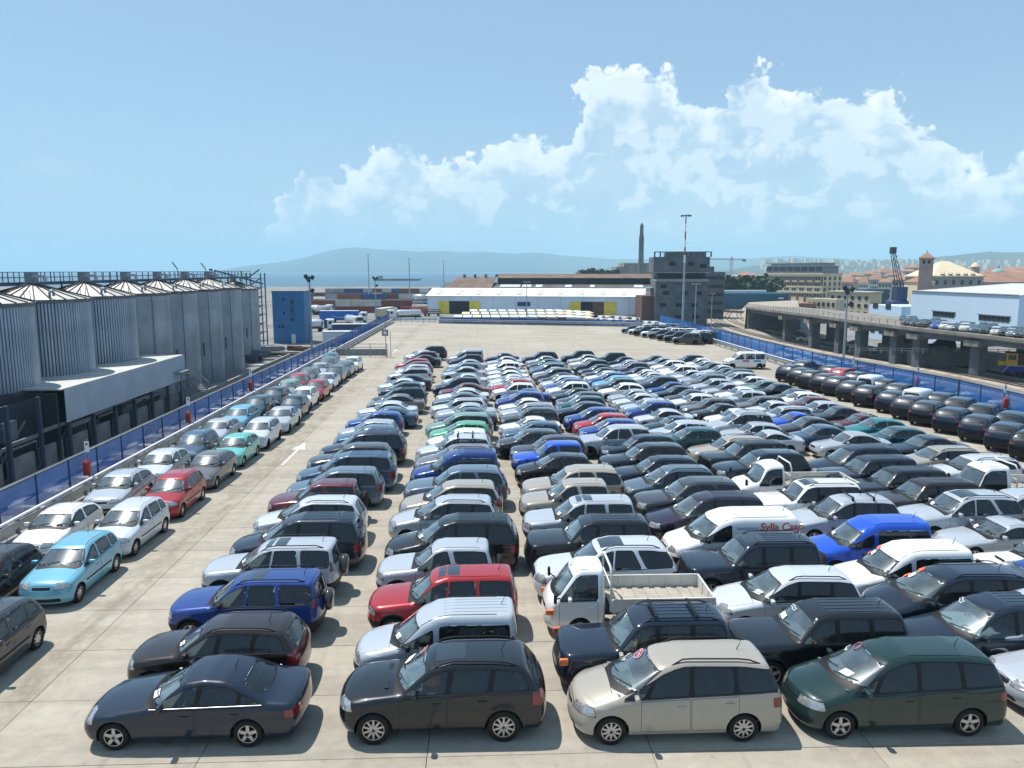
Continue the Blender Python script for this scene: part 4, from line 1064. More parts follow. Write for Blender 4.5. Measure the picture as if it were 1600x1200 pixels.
for i in range(k4 - 1):
    a, b = EP[i] - o, EP[i + 1] - o
    m.bar(a + Vector((0, 0, -.35)) - EN[i] * .2, b + Vector((0, 0, -.35)) - EN[i + 1] * .2, .35, .6)
m.build('edge_beam', 'viaduct_concrete', vd)
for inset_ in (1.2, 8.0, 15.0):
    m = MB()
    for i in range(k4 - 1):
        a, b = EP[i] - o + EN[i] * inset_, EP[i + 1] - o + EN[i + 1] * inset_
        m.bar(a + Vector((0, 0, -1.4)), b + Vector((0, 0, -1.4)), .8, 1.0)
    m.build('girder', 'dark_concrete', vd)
def along(px):
    pxs = [e[0] for e in ED]
    for i in range(len(ED) - 1):
        if pxs[i] <= px <= pxs[i + 1]:
            t = (px - pxs[i]) / (pxs[i + 1] - pxs[i]); return EP[i].lerp(EP[i + 1], t), EN[i].lerp(EN[i + 1], t).normalized()
    return EP[-1], EN[-1]
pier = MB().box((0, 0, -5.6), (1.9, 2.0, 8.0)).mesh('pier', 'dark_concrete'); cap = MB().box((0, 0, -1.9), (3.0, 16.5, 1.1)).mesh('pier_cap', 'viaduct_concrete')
for px in (1222, 1262, 1304, 1336, 1392, 1427, 1519):
    p, n_ = along(px); a_ = math.atan2(n_.y, n_.x) - PI / 2; c_ = p - o + n_ * 8.2
    for off in (2.2, 14.2): inst('pier', pier, vd, p - o + n_ * off, a_)
    inst('pier_cap', cap, vd, c_, a_)
po_ = MB().box((0, 0, .5), (.09, .09, 1.0)).mesh('railing_post', 'viaduct_concrete')
tot = 0
for i in range(k4 - 1):
    L_ = (EP[i + 1] - EP[i]).length; n = int(L_ / 2.2)
    for k in range(n): inst('railing_post', po_, vd, EP[i].lerp(EP[i + 1], k / n) - o)
m = MB()
for i in range(k4 - 1): m.bar(EP[i] - o + Vector((0, 0, .95)), EP[i + 1] - o + Vector((0, 0, .95)), .07); m.bar(EP[i] - o + Vector((0, 0, .5)), EP[i + 1] - o + Vector((0, 0, .5)), .06)
m.build('railing', 'viaduct_concrete', vd)
ab = MB(); p, n_ = along(1170); ab.box(p + n_ * 8.5 + Vector((1, 4, -5.2)), (5, 17, 8.5), rz=math.atan2(n_.y, n_.x) - PI / 2); ab.build('abutment', 'dark_concrete', label='dark abutment wall where the viaduct meets the embankment', cat='wall')
embk = MB(); p1, n1 = along(1167); embk.add([p1 + Vector((0, 0, -.1)), p1 + n1 * 17 + Vector((0, 0, -.1)), p1 + n1 * 24 + Vector((42, 120, -2.5)), p1 + n1 * 4 + Vector((42, 130, -4)), p1 + Vector((-.5, 0, -8)), p1 + n1 * 2 + Vector((40, 130, -8))], [(0, 1, 2, 3), (4, 0, 3, 5)]); embk.build('embankment', 'ballast', **struct)
# locomotive
x, y, z = atg(1592, 590); lo = empty('shunting_locomotive', (x, y, z + .4), -.55); tag(lo, 'yellow and blue shunting locomotive at the right edge by the tracks', 'locomotive')
MB().box((2.0, 0, 1.3), (10.0, 2.5, 1.1)).build('frame', 'loco_blue', lo)
m = MB(); m.rbox((-1.4, 0, 3.0), (1.9, 2.6, 2.4), .08); m.build('cab', 'loco_yellow', lo)
MB().box((-1.4, 0, 4.25), (2.2, 2.8, .15)).build('cab_roof', 'brown_panel', lo)
for sg in (-1, 1): MB().box((-1.4, sg * 1.31, 3.4), (1.2, .04, .9)).build('window', 'window_dark', lo)
MB().box((-2.36, 0, 3.4), (.04, 2.0, .9)).build('window', 'window_dark', lo)
MB().rbox((3.4, 0, 2.7), (7.0, 1.9, 1.7), .1).build('engine_hood', 'loco_orange', lo); MB().box((.3, 0, 3.0), (1.2, 2.3, 2.2)).build('engine_bay', 'brown_panel', lo)
MB().rbox((-2.9, 0, 2.2), (1.3, 2.2, .9), .1).build('front_hood', 'loco_yellow', lo)
for wx in (-1.8, .8, 4.0, 6.0):
    for sg in (-1, 1): MB().lathe([(.05, -.1), (.55, -.1), (.6, 0), (.55, .1), (.05, .1)], 14, (wx, sg * 1.0, .55), 'Y').build('wheel', 'tyre', lo)
MB().bar((-2.8, -1.28, .6), (-1.8, -1.28, 1.9), .12).bar((-1.8, -1.28, 1.9), (1.6, -1.28, 1.9), .12).bar((1.6, -1.28, 1.9), (2.6, -1.28, .6), .12).build('white_stripe', 'white_paint', lo)
# dark pickup truck under the viaduct on its raised yard
x, y, z = atd(1474, 549.5, 152); yd = MB(); yd.box((x + 32, y + 7, (z + gz(90)) / 2 - .2), (72, 20, z - gz(90)), rz=-.12); yd.build('raised_yard', 'yard', **struct)
rl = empty('yard_railing', (x - 12, y - 3, z)); tag(rl, 'pale low railing along the raised yard under the viaduct', 'railing')
for zz in (.5, .95): MB().bar((-8, 2, zz), (34, -4, zz), .08).build('rail', 'wall_concrete', rl)
for k in range(22): MB().box((-8 + 2 * k, 2 - k * .285, .5), (.1, .1, 1.0)).build('post', 'wall_concrete', rl)
# white hall
A1 = Vector(atd(1422, 500, 205)); B1 = Vector(atd(1586, 540, 168)); Z1 = atd(1422, 453, 205)[2]; Z2 = atd(1586, 463.5, 168)[2]
hl = empty('white_hall', (A1.x, A1.y, gz(90))); tag(hl, 'large plain white hall with strip windows behind the viaduct', 'building')
zt = (Z1 + Z2) / 2; Hh = zt - gz(90); d1 = (B1 - A1); d1.z = 0; L1 = d1.length; d1.normalize(); n1 = Vector((-d1.y, d1.x, 0)); n1 = n1 if n1.x > 0 or n1.y > 0 else -n1
def hp(a, b, z): v = d1 * a + n1 * b; return (v.x, v.y, z)
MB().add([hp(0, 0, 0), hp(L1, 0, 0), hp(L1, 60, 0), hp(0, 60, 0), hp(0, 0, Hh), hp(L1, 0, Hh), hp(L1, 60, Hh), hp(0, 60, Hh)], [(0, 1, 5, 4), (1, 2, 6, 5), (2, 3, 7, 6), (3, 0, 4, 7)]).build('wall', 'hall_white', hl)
MB().add([hp(-.3, -.3, Hh), hp(L1 + .3, -.3, Hh), hp(L1 + .3, 30, Hh + 2), hp(-.3, 30, Hh + 2), hp(L1 + .3, 60.3, Hh), hp(-.3, 60.3, Hh)], [(0, 1, 2, 3), (3, 2, 4, 5), (1, 4, 2), (0, 3, 5)]).build('roof', 'roof_light', hl)
MB().add([hp(0, -.15, Hh - .1), hp(L1, -.15, Hh - .1), hp(L1, -.15, Hh + .15), hp(0, -.15, Hh + .15)], [(0, 1, 2, 3)]).build('eave_line', 'steel_grey', hl)
ah = math.atan2(d1.y, d1.x)
def strip(a0, a1, z0, z1, n):
    for k in range(n):
        a = a0 + (a1 - a0) * (k + .5) / n; v = hp(a, -.05, (z0 + z1) / 2)
        w_ = MB().box((0, 0, 0), ((a1 - a0) / n * .86, .12, z1 - z0)).build('window', 'window_dark', hl, v, ah)
    v = hp((a0 + a1) / 2, -.16, z1 + .1); MB().box((0, 0, 0), (a1 - a0 + .4, .4, .2)).build('window_hood', 'steel_grey', hl, v, ah)
strip(L1 * .24, L1 * .46, 7.9, 9.2, 7); strip(L1 * .68, L1 * .94, 7.9, 9.2, 7); strip(L1 * .30, L1 * .48, 1.2, 2.6, 6); strip(L1 * .74, L1 * .96, 1.2, 2.6, 6)
rgt = empty('white_annex', (B1.x + 9, B1.y + 8, gz(90)), ah); tag(rgt, 'white annex with faint panels right of the large hall', 'building')
MB().box((9, 8, Hh / 2 - .3), (24, 24, Hh - .6)).build('wall', 'warehouse_white', rgt)
la = Vector(atd(1379, 520, 212)); an = empty('low_white_annex', (la.x + 4.5, la.y + 4, gz(90)), ah); tag(an, 'low white annex left of the large hall', 'building')
MB().box((1.0, 4, (atd(1379, 478, 212)[2] - gz(90)) / 2), (15, 14, atd(1379, 478, 212)[2] - gz(90))).build('wall', 'hall_white', an)
for x in (-3.4, 2.6): MB().box((x, -3.05, 9.6), (2.4, .14, 1.5)).build('window', 'window_dark', an)
for x in (-4, 0, 4): MB().box((x, -3.05, 3), (2.0, .14, 2.4)).build('window', 'window_dark', an)

# ------------------------------------------------------------------ the town
def house(px0, px1, ptop, Y, wall, label, roof=None, rh=2.5, rows=0, cols=0, depth=14, name='town_house', cat='building', base=None, wr=(.5, .55), rz=0.0, group=None, turn=False):
    x0 = atd(px0, ptop, Y)[0]; x1 = atd(px1, ptop, Y)[0]; zt = atd((px0 + px1) / 2, ptop, Y)[2]; zb = -9.5 if base is None else base
    w_ = x1 - x0; H_ = zt - zb
    if turn:                                               # stands at an angle: a long sunlit front and a short end seen
        rz = -1.08; depth = w_ * .30 / .66; w_ = w_ * .70 / .62
    h = empty(name, ((x0 + x1) / 2, Y + depth / 2, zb), rz); tag(h, label, cat, group)
    wb = MB().box((0, 0, H_ / 2), (w_, depth, H_))
    if isinstance(wall, str): wb.build('wall', wall, h)
    else: inst('wall', wb.mesh('wall', 'house_wall'), h, color=wall)
    if roof:
        MB().add([(-w_ / 2 - .5, -depth / 2 - .5, H_), (w_ / 2 + .5, -depth / 2 - .5, H_), (w_ / 2 + .5, depth / 2 + .5, H_), (-w_ / 2 - .5, depth / 2 + .5, H_), (-w_ / 2 + w_ * .2, 0, H_ + rh), (w_ / 2 - w_ * .2, 0, H_ + rh)],
                 [(0, 1, 5, 4), (1, 2, 5), (2, 3, 4, 5), (3, 0, 4), (0, 3, 2, 1)]).build('roof', roof, h)
    if rows:
        ww, wh_ = w_ / cols * wr[0], 3.0 * wr[1]
        wme = MB().box((0, 0, 0), (ww, .3, wh_)).mesh('window', 'window_dark')
        for r_ in range(rows):
            for c_ in range(cols): inst('window', wme, h, (-w_ / 2 + w_ * (c_ + .5) / cols, -depth / 2 - .02, H_ - 2.3 - r_ * 3.3))
    return h, w_, H_
# tan office block with brown bays
tb, w_, H_ = house(1212, 1312, 427, 470, 'plaster_tan', 'large tan office block with brown bays and glazed top storeys', depth=24, name='office_block', turn=True)
dB = 101 / 1200 * 470 * .30 / .66; wy = -dB / 2
wme = MB().box((0, 0, 0), (1.5, .5, 2.1)).mesh('window', 'window_dark'); wme2 = MB().box((0, 0, 0), (1.5, .5, 1.3)).mesh('window', 'window_dark')
brn = MB().box((0, 0, 0), (1.7, .4, 5.6)).mesh('bay_panel', 'brown_panel')
for g in range(8):
    gx = -w_ / 2 + w_ * (g + .5) / 8
    for r_ in range(7):
        z = H_ - 3.0 - r_ * 3.35
        if z < 2: continue
        for dx in (-1.5, .4): inst('window', wme if r_ % 3 != 2 else wme2, tb, (gx + dx, wy - .02, z))
    for z in (H_ - 4.6, H_ - 14.6): inst('bay_panel', brn, tb, (gx + 2.3, wy - .01, z))
for q in range(4):
    for r_ in range(7):
        if H_ - 3 - r_ * 3.35 > 2: inst('window', wme, tb, (w_ / 2 + .02, wy + dB * (q + .5) / 4, H_ - 3.0 - r_ * 3.35), PI / 2)
for z in (H_ - .4, H_ - 8.2, H_ - 18): MB().box((0, 0, z), (w_ + .7, dB + .7, .5)).build('cornice', 'plaster_tan', tb)
MB().box((0, 0, H_ + 2.2), (w_ * .92, dB * .86, 4.4)).build('glazed_storey', 'steel_grey', tb); MB().box((0, 0, H_ + 5.2), (w_ * .84, dB * .72, 1.8)).build('top_storey', 'galvanised', tb)
for z in (H_ + 4.4, H_ + 6.2): MB().box((0, 0, z), (w_ * .96, dB * .95, .3)).build('roof_slab', 'galvanised', tb)
gw = MB().box((0, 0, 0), (4.2, .2, 2.6)).mesh('window', 'window_dark')
for k in range(8): inst('window', gw, tb, (-w_ * .42 + w_ * .84 * k / 7, -dB * .43 - .05, H_ + 2.4))
# beige three storey building
be, w2, H2 = house(1312, 1375, 457, 330, 'plaster_beige', 'beige flat roofed building with paired dark windows before the office block', depth=14, rows=3, cols=6, wr=(.45, .5), turn=True)
MB().box((0, 0, H2 + .25), (w2 + 1, w2 * .45, .5)).build('cornice', 'plaster_beige', be)
house(1272, 1318, 467, 322, 'plaster_beige', 'lower beige wing with dark windows left of the beige building', rows=3, cols=6, depth=12, wr=(.5, .55), turn=True)
house(1241, 1276, 474, 316, (.30, .15, .10), 'low brick red shed with white roof edge below the office block', rows=1, cols=4, depth=10)
tl, w3, H3 = house(1113, 1233, 458.5, 385, 'teal_wall', 'long plain teal blue shed behind the railway curve', depth=20, name='teal_shed', rz=-.04)
MB().box((w3 * .4, -10.1, H3 - 2.4), (2.6, .2, .8)).build('lettering_plate', 'white_paint', tl)
for k in range(9): MB().rbox((-w3 * .3 + k * 2.7, 0, H3 + .7), (3, 2, 1.4), .2).build('roof_unit', 'white_paint', tl)
house(1190, 1214, 434, 450, (.36, .27, .18), 'narrow brown block left of the tan office block', rows=4, cols=4)
house(1352, 1390, 452, 390, 'teal_wall', 'dark teal shed behind the beige building', depth=10)
random.seed(5)
HC = [('cream', (.52, .44, .32)), ('ochre', (.45, .32, .17)), ('pink', (.45, .30, .25)), ('pale grey', (.40, .40, .40)), ('white', (.6, .6, .58)), ('blue grey', (.30, .36, .44)), ('green grey', (.32, .38, .33))]
town = [(1130, 1165, 437, 900), (1150, 1192, 433, 760), (1315, 1340, 441, 620), (1340, 1362, 437, 700), (1305, 1330, 433, 820), (1362, 1382, 437, 560), (1378, 1398, 441, 500), (1330, 1352, 430, 950), (1352, 1376, 428, 1050), (1400, 1420, 437, 450), (1392, 1412, 428, 700),
        (1376, 1396, 425, 900), (1410, 1432, 424, 800), (1424, 1440, 440, 380), (1440, 1462, 433, 520), (1540, 1570, 428, 620), (1566, 1600, 425, 700), (1480, 1500, 424, 900), (1595, 1640, 427, 560), (1500, 1520, 422, 1000), (1600, 1660, 421, 900), (1296, 1316, 426, 1100), (1420, 1440, 418, 1100), (1640, 1720, 425, 500), (1318, 1334, 434, 720), (1345, 1360, 442, 520), (1385, 1402, 432, 620), (1404, 1418, 430, 600), (1428, 1440, 428, 700), (1546, 1562, 424, 800), (1576, 1600, 420, 950), (1508, 1524, 426, 700), (1156, 1176, 430, 1000), (1192, 1212, 431, 900)]
for k, (a, b, t_, Y) in enumerate(town):
    cn, cc = HC[k % 7]; px = (a + b) // 2
    where = 'left of the office block' if px < 1215 else 'between the office block and the blue crane' if px < 1395 else 'around the clock tower' if px < 1470 else 'behind the large white hall'
    house(a, b, t_, Y, cc, '%s town house with terracotta roof, %s from the left among the town houses' % (cn, ORD_[sorted(q[0] + q[1] for q in town).index(a + b)]), roof='terracotta', rh=2.5 + (k % 3), rows=3, cols=4 + k % 3, depth=16, turn=k % 4 != 3, group='town houses ' + where)
# big palazzo with hipped roof and dormers
pz, w4, H4 = house(1458, 1537, 433, 330, 'plaster_grey', 'grey palazzo with cream hipped roof and arched dormers behind the white hall', rows=2, cols=6, depth=22, wr=(.32, .62), name='palazzo')
MB().box((0, 0, H4 + .3), (w4 + 1.4, 23.4, .6)).build('cornice', 'plaster_tan', pz)
MB().add([(-w4 / 2, -11, H4 + .6), (w4 / 2, -11, H4 + .6), (w4 / 2, 11, H4 + .6), (-w4 / 2, 11, H4 + .6), (-w4 * .08, 0, H4 + 7), (w4 * .08, 0, H4 + 7)], [(0, 1, 5, 4), (1, 2, 5), (2, 3, 4, 5), (3, 0, 4)]).build('roof', 'plaster_tan', pz)
dm = MB().lathe([(.9, 0), (.9, .35)], 10, (0, 0, .6), 'Y', 0, True, 0, PI).box((0, .1, .3), (1.8, .3, .8), 1).mesh('dormer', ['terracotta', 'window_dark'])
for k in range(5): inst('dormer', dm, pz, (-w4 * .30 + w4 * .15 * k, -10.6, H4 + .6))
wing, w5, H5 = house(1537, 1640, 441, 340, (.30, .34, .42), 'long wing with terracotta roof right of the palazzo', roof='terracotta', rh=4.5, rows=1, cols=8, depth=20)
house(1437, 1460, 441, 322, 'plaster_tan', 'small cream block with terracotta roof left of the palazzo', roof='terracotta', rh=2, rows=1, cols=3, depth=12)
# clock tower
x, y, zt = atd(1448, 403, 300); ct = empty('clock_tower', (x, y, -9.5), -.5); tag(ct, 'square stone clock tower with pointed tiled roof', 'tower')
Ht = zt + 9.5; MB().box((0, 0, Ht / 2), (4.9, 4.9, Ht)).build('wall', 'tower_stone', ct)
MB().box((0, 0, Ht - .3), (5.6, 5.6, .5)).build('cornice', 'tower_stone', ct)
MB().add([(-2.9, -2.9, Ht), (2.9, -2.9, Ht), (2.9, 2.9, Ht), (-2.9, 2.9, Ht), (0, 0, Ht + 2.3)], [(0, 1, 4), (1, 2, 4), (2, 3, 4), (3, 0, 4)]).build('roof', 'terracotta', ct)
MB().tube([(0, 0, Ht + 2.2), (0, 0, Ht + 3)], .15, 6).build('finial', 'steel_grey', ct)
MB().lathe([(.02, -2.52), (.85, -2.5), (.9, -2.46)], 16, (0, 0, Ht - 3.6), 'Y').build('clock_face', 'plaster_grey', ct)
for a_ in (0, 2.2): MB().bar((0, -2.54, Ht - 3.6), (.6 * math.sin(a_), -2.54, Ht - 3.6 + .6 * math.cos(a_)), .1, .04).build('clock_hand', 'lamp_dark', ct)
for (dx, dy) in ((-.9, -2.47), (.9, -2.47)): MB().box((dx, dy, Ht - 1.6), (.9, .1, 1.3)).build('opening', 'dark_opening', ct)
MB().box((-2.47, 0, Ht - 1.6), (.1, 1.4, 1.3)).build('opening', 'dark_opening', ct)
# turret and green dome
x, y, zt = atd(1524, 417, 420); tt = empty('turret', (x, y, -9.5)); tag(tt, 'small round turret with pale cap behind the palazzo', 'tower')
MB().lathe([(2.2, 0), (2.2, zt + 9.5)], 12).build('wall', 'tower_stone', tt); MB().lathe([(2.5, zt + 9.5), (1.6, zt + 11), (.1, zt + 12.2)], 12).build('cap', 'plaster_tan', tt)
x, y, zt = atd(1559, 428, 620); dd = empty('church_dome', (x, y, -9.5)); tag(dd, 'green church dome with lantern far behind the roofs', 'dome')
MB().lathe([(5.2, 0), (5.2, zt + 9.5)], 14).build('drum', 'plaster_grey', dd); MB().lathe([(5.4 * math.cos(t), zt + 9.5 + 4.6 * math.sin(t)) for t in np.linspace(0, 1.5, 7)], 16).build('cupola', 'dome_green', dd)
MB().lathe([(.9, zt + 14), (.9, zt + 16), (.05, zt + 17.5)], 8).build('lantern', 'plaster_grey', dd)
# blue harbour crane
x, y, zt = atd(1400, 492, 225); bc = empty('harbour_crane', (x, y, -9.5)); tag(bc, 'dark blue harbour crane with raised lattice jib', 'crane')
ztop = atd(1397, 388, 225)[2] + 9.5; zb_ = atd(1400, 455, 225)[2] + 9.5
MB().rbox((0, 0, zb_ * .40), (5.0, 4.6, zb_ * .80), .5).build('machine_house', 'crane_blue', bc); MB().box((.6, 0, zb_ * .92), (3.2, 3, zb_ * .35)).build('tower_house', 'crane_blue', bc)
J0 = Vector((1.0, 0, zb_ * .95)); J1 = Vector((-2.2, 0, ztop - 1.5))
for dx in (-.55, .55):
    for dy in (-.55, .55): MB().bar(J0 + Vector((dx * 1.6, dy * 1.6, 0)), J1 + Vector((dx * .8, dy * .8, 0)), .16).build('jib_chord', 'crane_blue', bc)
for k in range(14):
    a = J0.lerp(J1, k / 14); b = J0.lerp(J1, (k + 1) / 14); s_ = .85 if k % 2 else -.85
    MB().bar(a + Vector((s_, -.6, 0)), b + Vector((-s_ * .8, -.6, 0)), .11).build('jib_brace', 'crane_blue', bc)
MB().box(J1 + Vector((-.1, 0, .9)), (1.4, 1.4, 1.9)).build('jib_head', 'lamp_dark', bc)
for (dx, dz) in ((-2.4, 9), (1.8, 11.5), (2.6, 7)): MB().box((dx, -3.1, dz), (.9, .3, .9)).build('lamp', 'white_paint', bc)
# far houses scattered over the right hand hills
random.seed(77); m = MB()
for _ in range(260):
    px = random.uniform(1190, 1600); py = random.uniform(404, 421); Y = random.uniform(3300, 3950)
    x, y, z = atd(px, py + 1.5, Y); w2_ = random.uniform(10, 28); m.box((x, y, z - 6), (w2_, w2_, random.uniform(16, 26)))
m.build('hillside_houses', 'plaster_beige', None, label='pale houses scattered far off over the hills', kind='stuff')
# ship on the horizon
x, y, z = atd(622, 437.5, 1500); sh = empty('tanker_ship', (x, y, -9.6)); tag(sh, 'long dark cargo ship low on the sea', 'ship')
MB().add([(-42, -6, 0), (40, -6, 0), (46, 0, 4), (40, 6, 0), (-42, 6, 0), (-44, -6, 3.6), (40, -6, 3.6), (46, 0, 4.6), (40, 6, 3.6), (-44, 6, 3.6)], [(0, 1, 6, 5), (1, 2, 7, 6), (2, 3, 8, 7), (3, 4, 9, 8), (4, 0, 5, 9), (5, 6, 7, 8, 9)]).build('hull', 'hull_dark', sh)
MB().box((-34, 0, 6.5), (9, 8, 6)).build('bridge', 'wall_concrete', sh)
random.seed(3)

# ------------------------------------------------------------------ vehicles: one smooth hull, cut into body, doors, glass, lamps
def profile(pts, sigma=0.04):
    xs = np.arange(pts[0][0] - 0.6, pts[-1][0] + 0.6, 0.01)
    zs = np.interp(xs, [p[0] for p in pts], [p[1] for p in pts])
    k = np.arange(-30, 31) * 0.01
    g = np.exp(-0.5 * (k / sigma) ** 2); g /= g.sum()
    zp = np.pad(zs, 30, mode='edge')
    zs = np.convolve(zp, g, 'valid')
    return lambda x: np.interp(x, xs, zs)
def smax(a, b, k):
    h = np.maximum(k - np.abs(a - b), 0) / k
    return np.maximum(a, b) + h * h * k * 0.25
def sstep(x, a, b):
    t = np.clip((x - a) / (b - a), 0, 1); return t * t * (3 - 2 * t)

class Car:
    def __init__(s, **k):
        d = dict(bowf=0.22, bowr=0.12, tumble=0.38, ledge=0.018, crown=0.05, kroof=0.10, kf=0.12, zb=0.2, kn=0.08,
                 nose=0.05, tail=0.04, pillars=[], privacy=False, flare=0.0, cladding=False, sigma=0.04, rails=False, ribs=False,
                 sunroof=False, spare=False, ditch=True, rim='alloy', seats='seat_grey', grille=True, rearwin=True, dlo=None, bars=False,
                 rows=2, bumper='paint', doors=None, lampz=None, spokes=5, taill=None, mirrors=True, hood=True, chrome=False, strip=False, wscr_m=0.10)
        d.update(k); s.__dict__.update(d)
        s.zt = profile(s.top, s.sigma); s.zbelt = profile(s.belt, 0.15)
        fz = sorted(s.front); rz = sorted(s.rear)
        s.fx = profile(fz, 0.06); s.rx = profile(rz, 0.06)
    def plan(s, x):
        f = np.clip((1.1 - x) / 1.1, 0, 1); r = np.clip((x - (s.L - 0.9)) / 0.9, 0, 1)
        return s.W * (1 - s.nose * f ** 2 - s.tail * r ** 2)
    def bow(s, x):
        m = sstep(x, s.L * 0.45, s.L * 0.6)
        return s.bowf * (1 - m) - s.bowr * m
    def side(s, x, z):
        zb = s.zbelt(x)
        low = np.clip((0.60 - z) / 0.45, 0, 1)
        y = s.plan(x) * (1 - 0.055 * low ** 2)
        y = y - 0.035 * np.clip((z - 0.62) / 0.4, 0, 1) ** 2
        y = y - s.ledge * sstep(z, zb - 0.01, zb + 0.04) - s.tumble * np.maximum(z - zb, 0) - 0.10 * np.maximum(z - zb, 0) ** 2
        y = y + 0.016 * np.exp(-((z - (zb - 0.10)) / 0.035) ** 2) - 0.010 * np.exp(-((z - (zb - 0.20)) / 0.06) ** 2) + 0.010 * np.exp(-((z - 0.52) / 0.05) ** 2)
        if s.flare:
            for xw in (s.xf, s.xr):
                d = np.hypot(x - xw, z - s.rw) - (s.rw + 0.06)
                y = y + s.flare * np.exp(-(np.maximum(d, 0) / 0.06) ** 2) * (z < zb)
        return y
    def topz(s, x, y):
        q = (y / s.W) ** 2
        return s.zt(x - s.bow(x) * q) - s.crown * q
    def f(s, x, y, z):
        ay = np.abs(y); q = (ay / s.W) ** 2
        a = smax(z - s.topz(x, y), ay - s.side(x, z), s.kroof)
        fr = s.fx(z) + 0.16 * q ** 2 + s.bowf * 0.55 * q - x
        rr = x - (s.rx(z) - 0.10 * q ** 2 - s.bowr * 0.5 * q)
        a = smax(a, fr, s.kf); a = smax(a, rr, s.kn)
        return smax(a, s.zb - z, 0.08)
    def hull(s, nx, ny, nz):
        """grid of a box, each point moved along a ray from the axis to the hull"""
        L, W = s.L, s.W; H = max(p[1] for p in s.top) + 0.1
        gx = np.linspace(-0.05, L + 0.05, nx + 1); gy = np.linspace(-W - .05, W + .05, ny + 1); gz = np.linspace(0.05, H, nz + 1)
        idx = {}; P = []
        def vid(i, j, k):
            key = (i, j, k)
            if key not in idx:
                idx[key] = len(P); P.append((gx[i], gy[j], gz[k]))
            return idx[key]
        F = []
        for i in range(nx):
            for j in range(ny):
                F.append((vid(i, j, nz), vid(i + 1, j, nz), vid(i + 1, j + 1, nz), vid(i, j + 1, nz)))
                F.append((vid(i, j, 0), vid(i, j + 1, 0), vid(i + 1, j + 1, 0), vid(i + 1, j, 0)))
            for k in range(nz):
                F.append((vid(i, 0, k), vid(i + 1, 0, k), vid(i + 1, 0, k + 1), vid(i, 0, k + 1)))
                F.append((vid(i, ny, k), vid(i, ny, k + 1), vid(i + 1, ny, k + 1), vid(i + 1, ny, k)))
        for j in range(ny):
            for k in range(nz):
                F.append((vid(0, j, k), vid(0, j, k + 1), vid(0, j + 1, k + 1), vid(0, j + 1, k)))
                F.append((vid(nx, j, k), vid(nx, j + 1, k), vid(nx, j + 1, k + 1), vid(nx, j, k + 1)))
        P = np.array(P)
        Q = np.stack([np.clip(P[:, 0], 0.55, L - 0.55), np.zeros(len(P)), np.full(len(P), 0.55)], 1)
        D = P - Q
        lo = np.zeros(len(P)); hi = np.full(len(P), 1.6)
        for _ in range(26):
            m = (lo + hi) / 2; X = Q + D * m[:, None]
            out = s.f(X[:, 0], X[:, 1], X[:, 2]) > 0
            hi = np.where(out, m, hi); lo = np.where(out, lo, m)
        return Q + D * ((lo + hi) / 2)[:, None], F
    def edge(s, x):
        """y, z where roof and side meet"""
        x = np.asarray(x, float); y = np.full_like(x, s.W * 0.8)
        for _ in range(8):
            z = s.topz(x, y); y = s.side(x, z)
        return y, s.topz(x, y)

def clip_poly(poly, n, c):
    """keep the part with n.p <= c"""
    out = []
    for i in range(len(poly)):
        p, q = poly[i], poly[(i + 1) % len(poly)]
        dp = n[0] * p[0] + n[1] * p[1] - c; dq = n[0] * q[0] + n[1] * q[1] - c
        if dp <= 0: out.append(p)
        if (dp < 0 < dq) or (dq < 0 < dp):
            t = dp / (dp - dq); out.append((p[0] + (q[0] - p[0]) * t, p[1] + (q[1] - p[1]) * t))
    return out
def soften(poly, r):
    """ccw order, sharp corners cut, short edges merged"""
    A = sum(p[0] * q[1] - q[0] * p[1] for p, q in zip(poly, poly[1:] + poly[:1]))
    if A < 0: poly = poly[::-1]
    p2 = []
    for p in poly:
        if not p2 or math.dist(p, p2[-1]) > 0.03: p2.append(p)
    if len(p2) > 2 and math.dist(p2[0], p2[-1]) < 0.03: p2.pop()
    out = []
    for i, p in enumerate(p2):
        a, b = p2[i - 1], p2[(i + 1) % len(p2)]
        la, lb = math.dist(a, p), math.dist(b, p)
        ua = ((a[0] - p[0]) / la, (a[1] - p[1]) / la); ub = ((b[0] - p[0]) / lb, (b[1] - p[1]) / lb)
        cosv = ua[0] * ub[0] + ua[1] * ub[1]
        if cosv > -0.85 and r > 0:
            k = min(r, la * .4, lb * .4)
            out.append((p[0] + ua[0] * k, p[1] + ua[1] * k)); out.append((p[0] + ub[0] * k, p[1] + ub[1] * k))
        else: out.append(p)
    return out
def inset(poly, w):
    A = sum(p[0] * q[1] - q[0] * p[1] for p, q in zip(poly, poly[1:] + poly[:1]))
    if A < 0: poly = poly[::-1]
    out = poly
    for p, q in zip(poly, poly[1:] + poly[:1]):
        l = math.dist(p, q)
        if l < 1e-4: continue
        n = ((q[1] - p[1]) / l, -(q[0] - p[0]) / l)
        out = clip_poly(out, n, n[0] * p[0] + n[1] * p[1] - w)
        if len(out) < 3: return []
    return out
def hullpoly(poly):
    """convex outline"""
    pts = sorted(set((round(p[0], 4), round(p[1], 4)) for p in poly))
    def half(ps):
        h = []
        for p in ps:
            while len(h) > 1 and (h[-1][0] - h[-2][0]) * (p[1] - h[-2][1]) - (h[-1][1] - h[-2][1]) * (p[0] - h[-2][0]) <= 1e-7: h.pop()
            h.append(p)
        return h
    a, b = half(pts), half(pts[::-1])
    return a[:-1] + b[:-1]
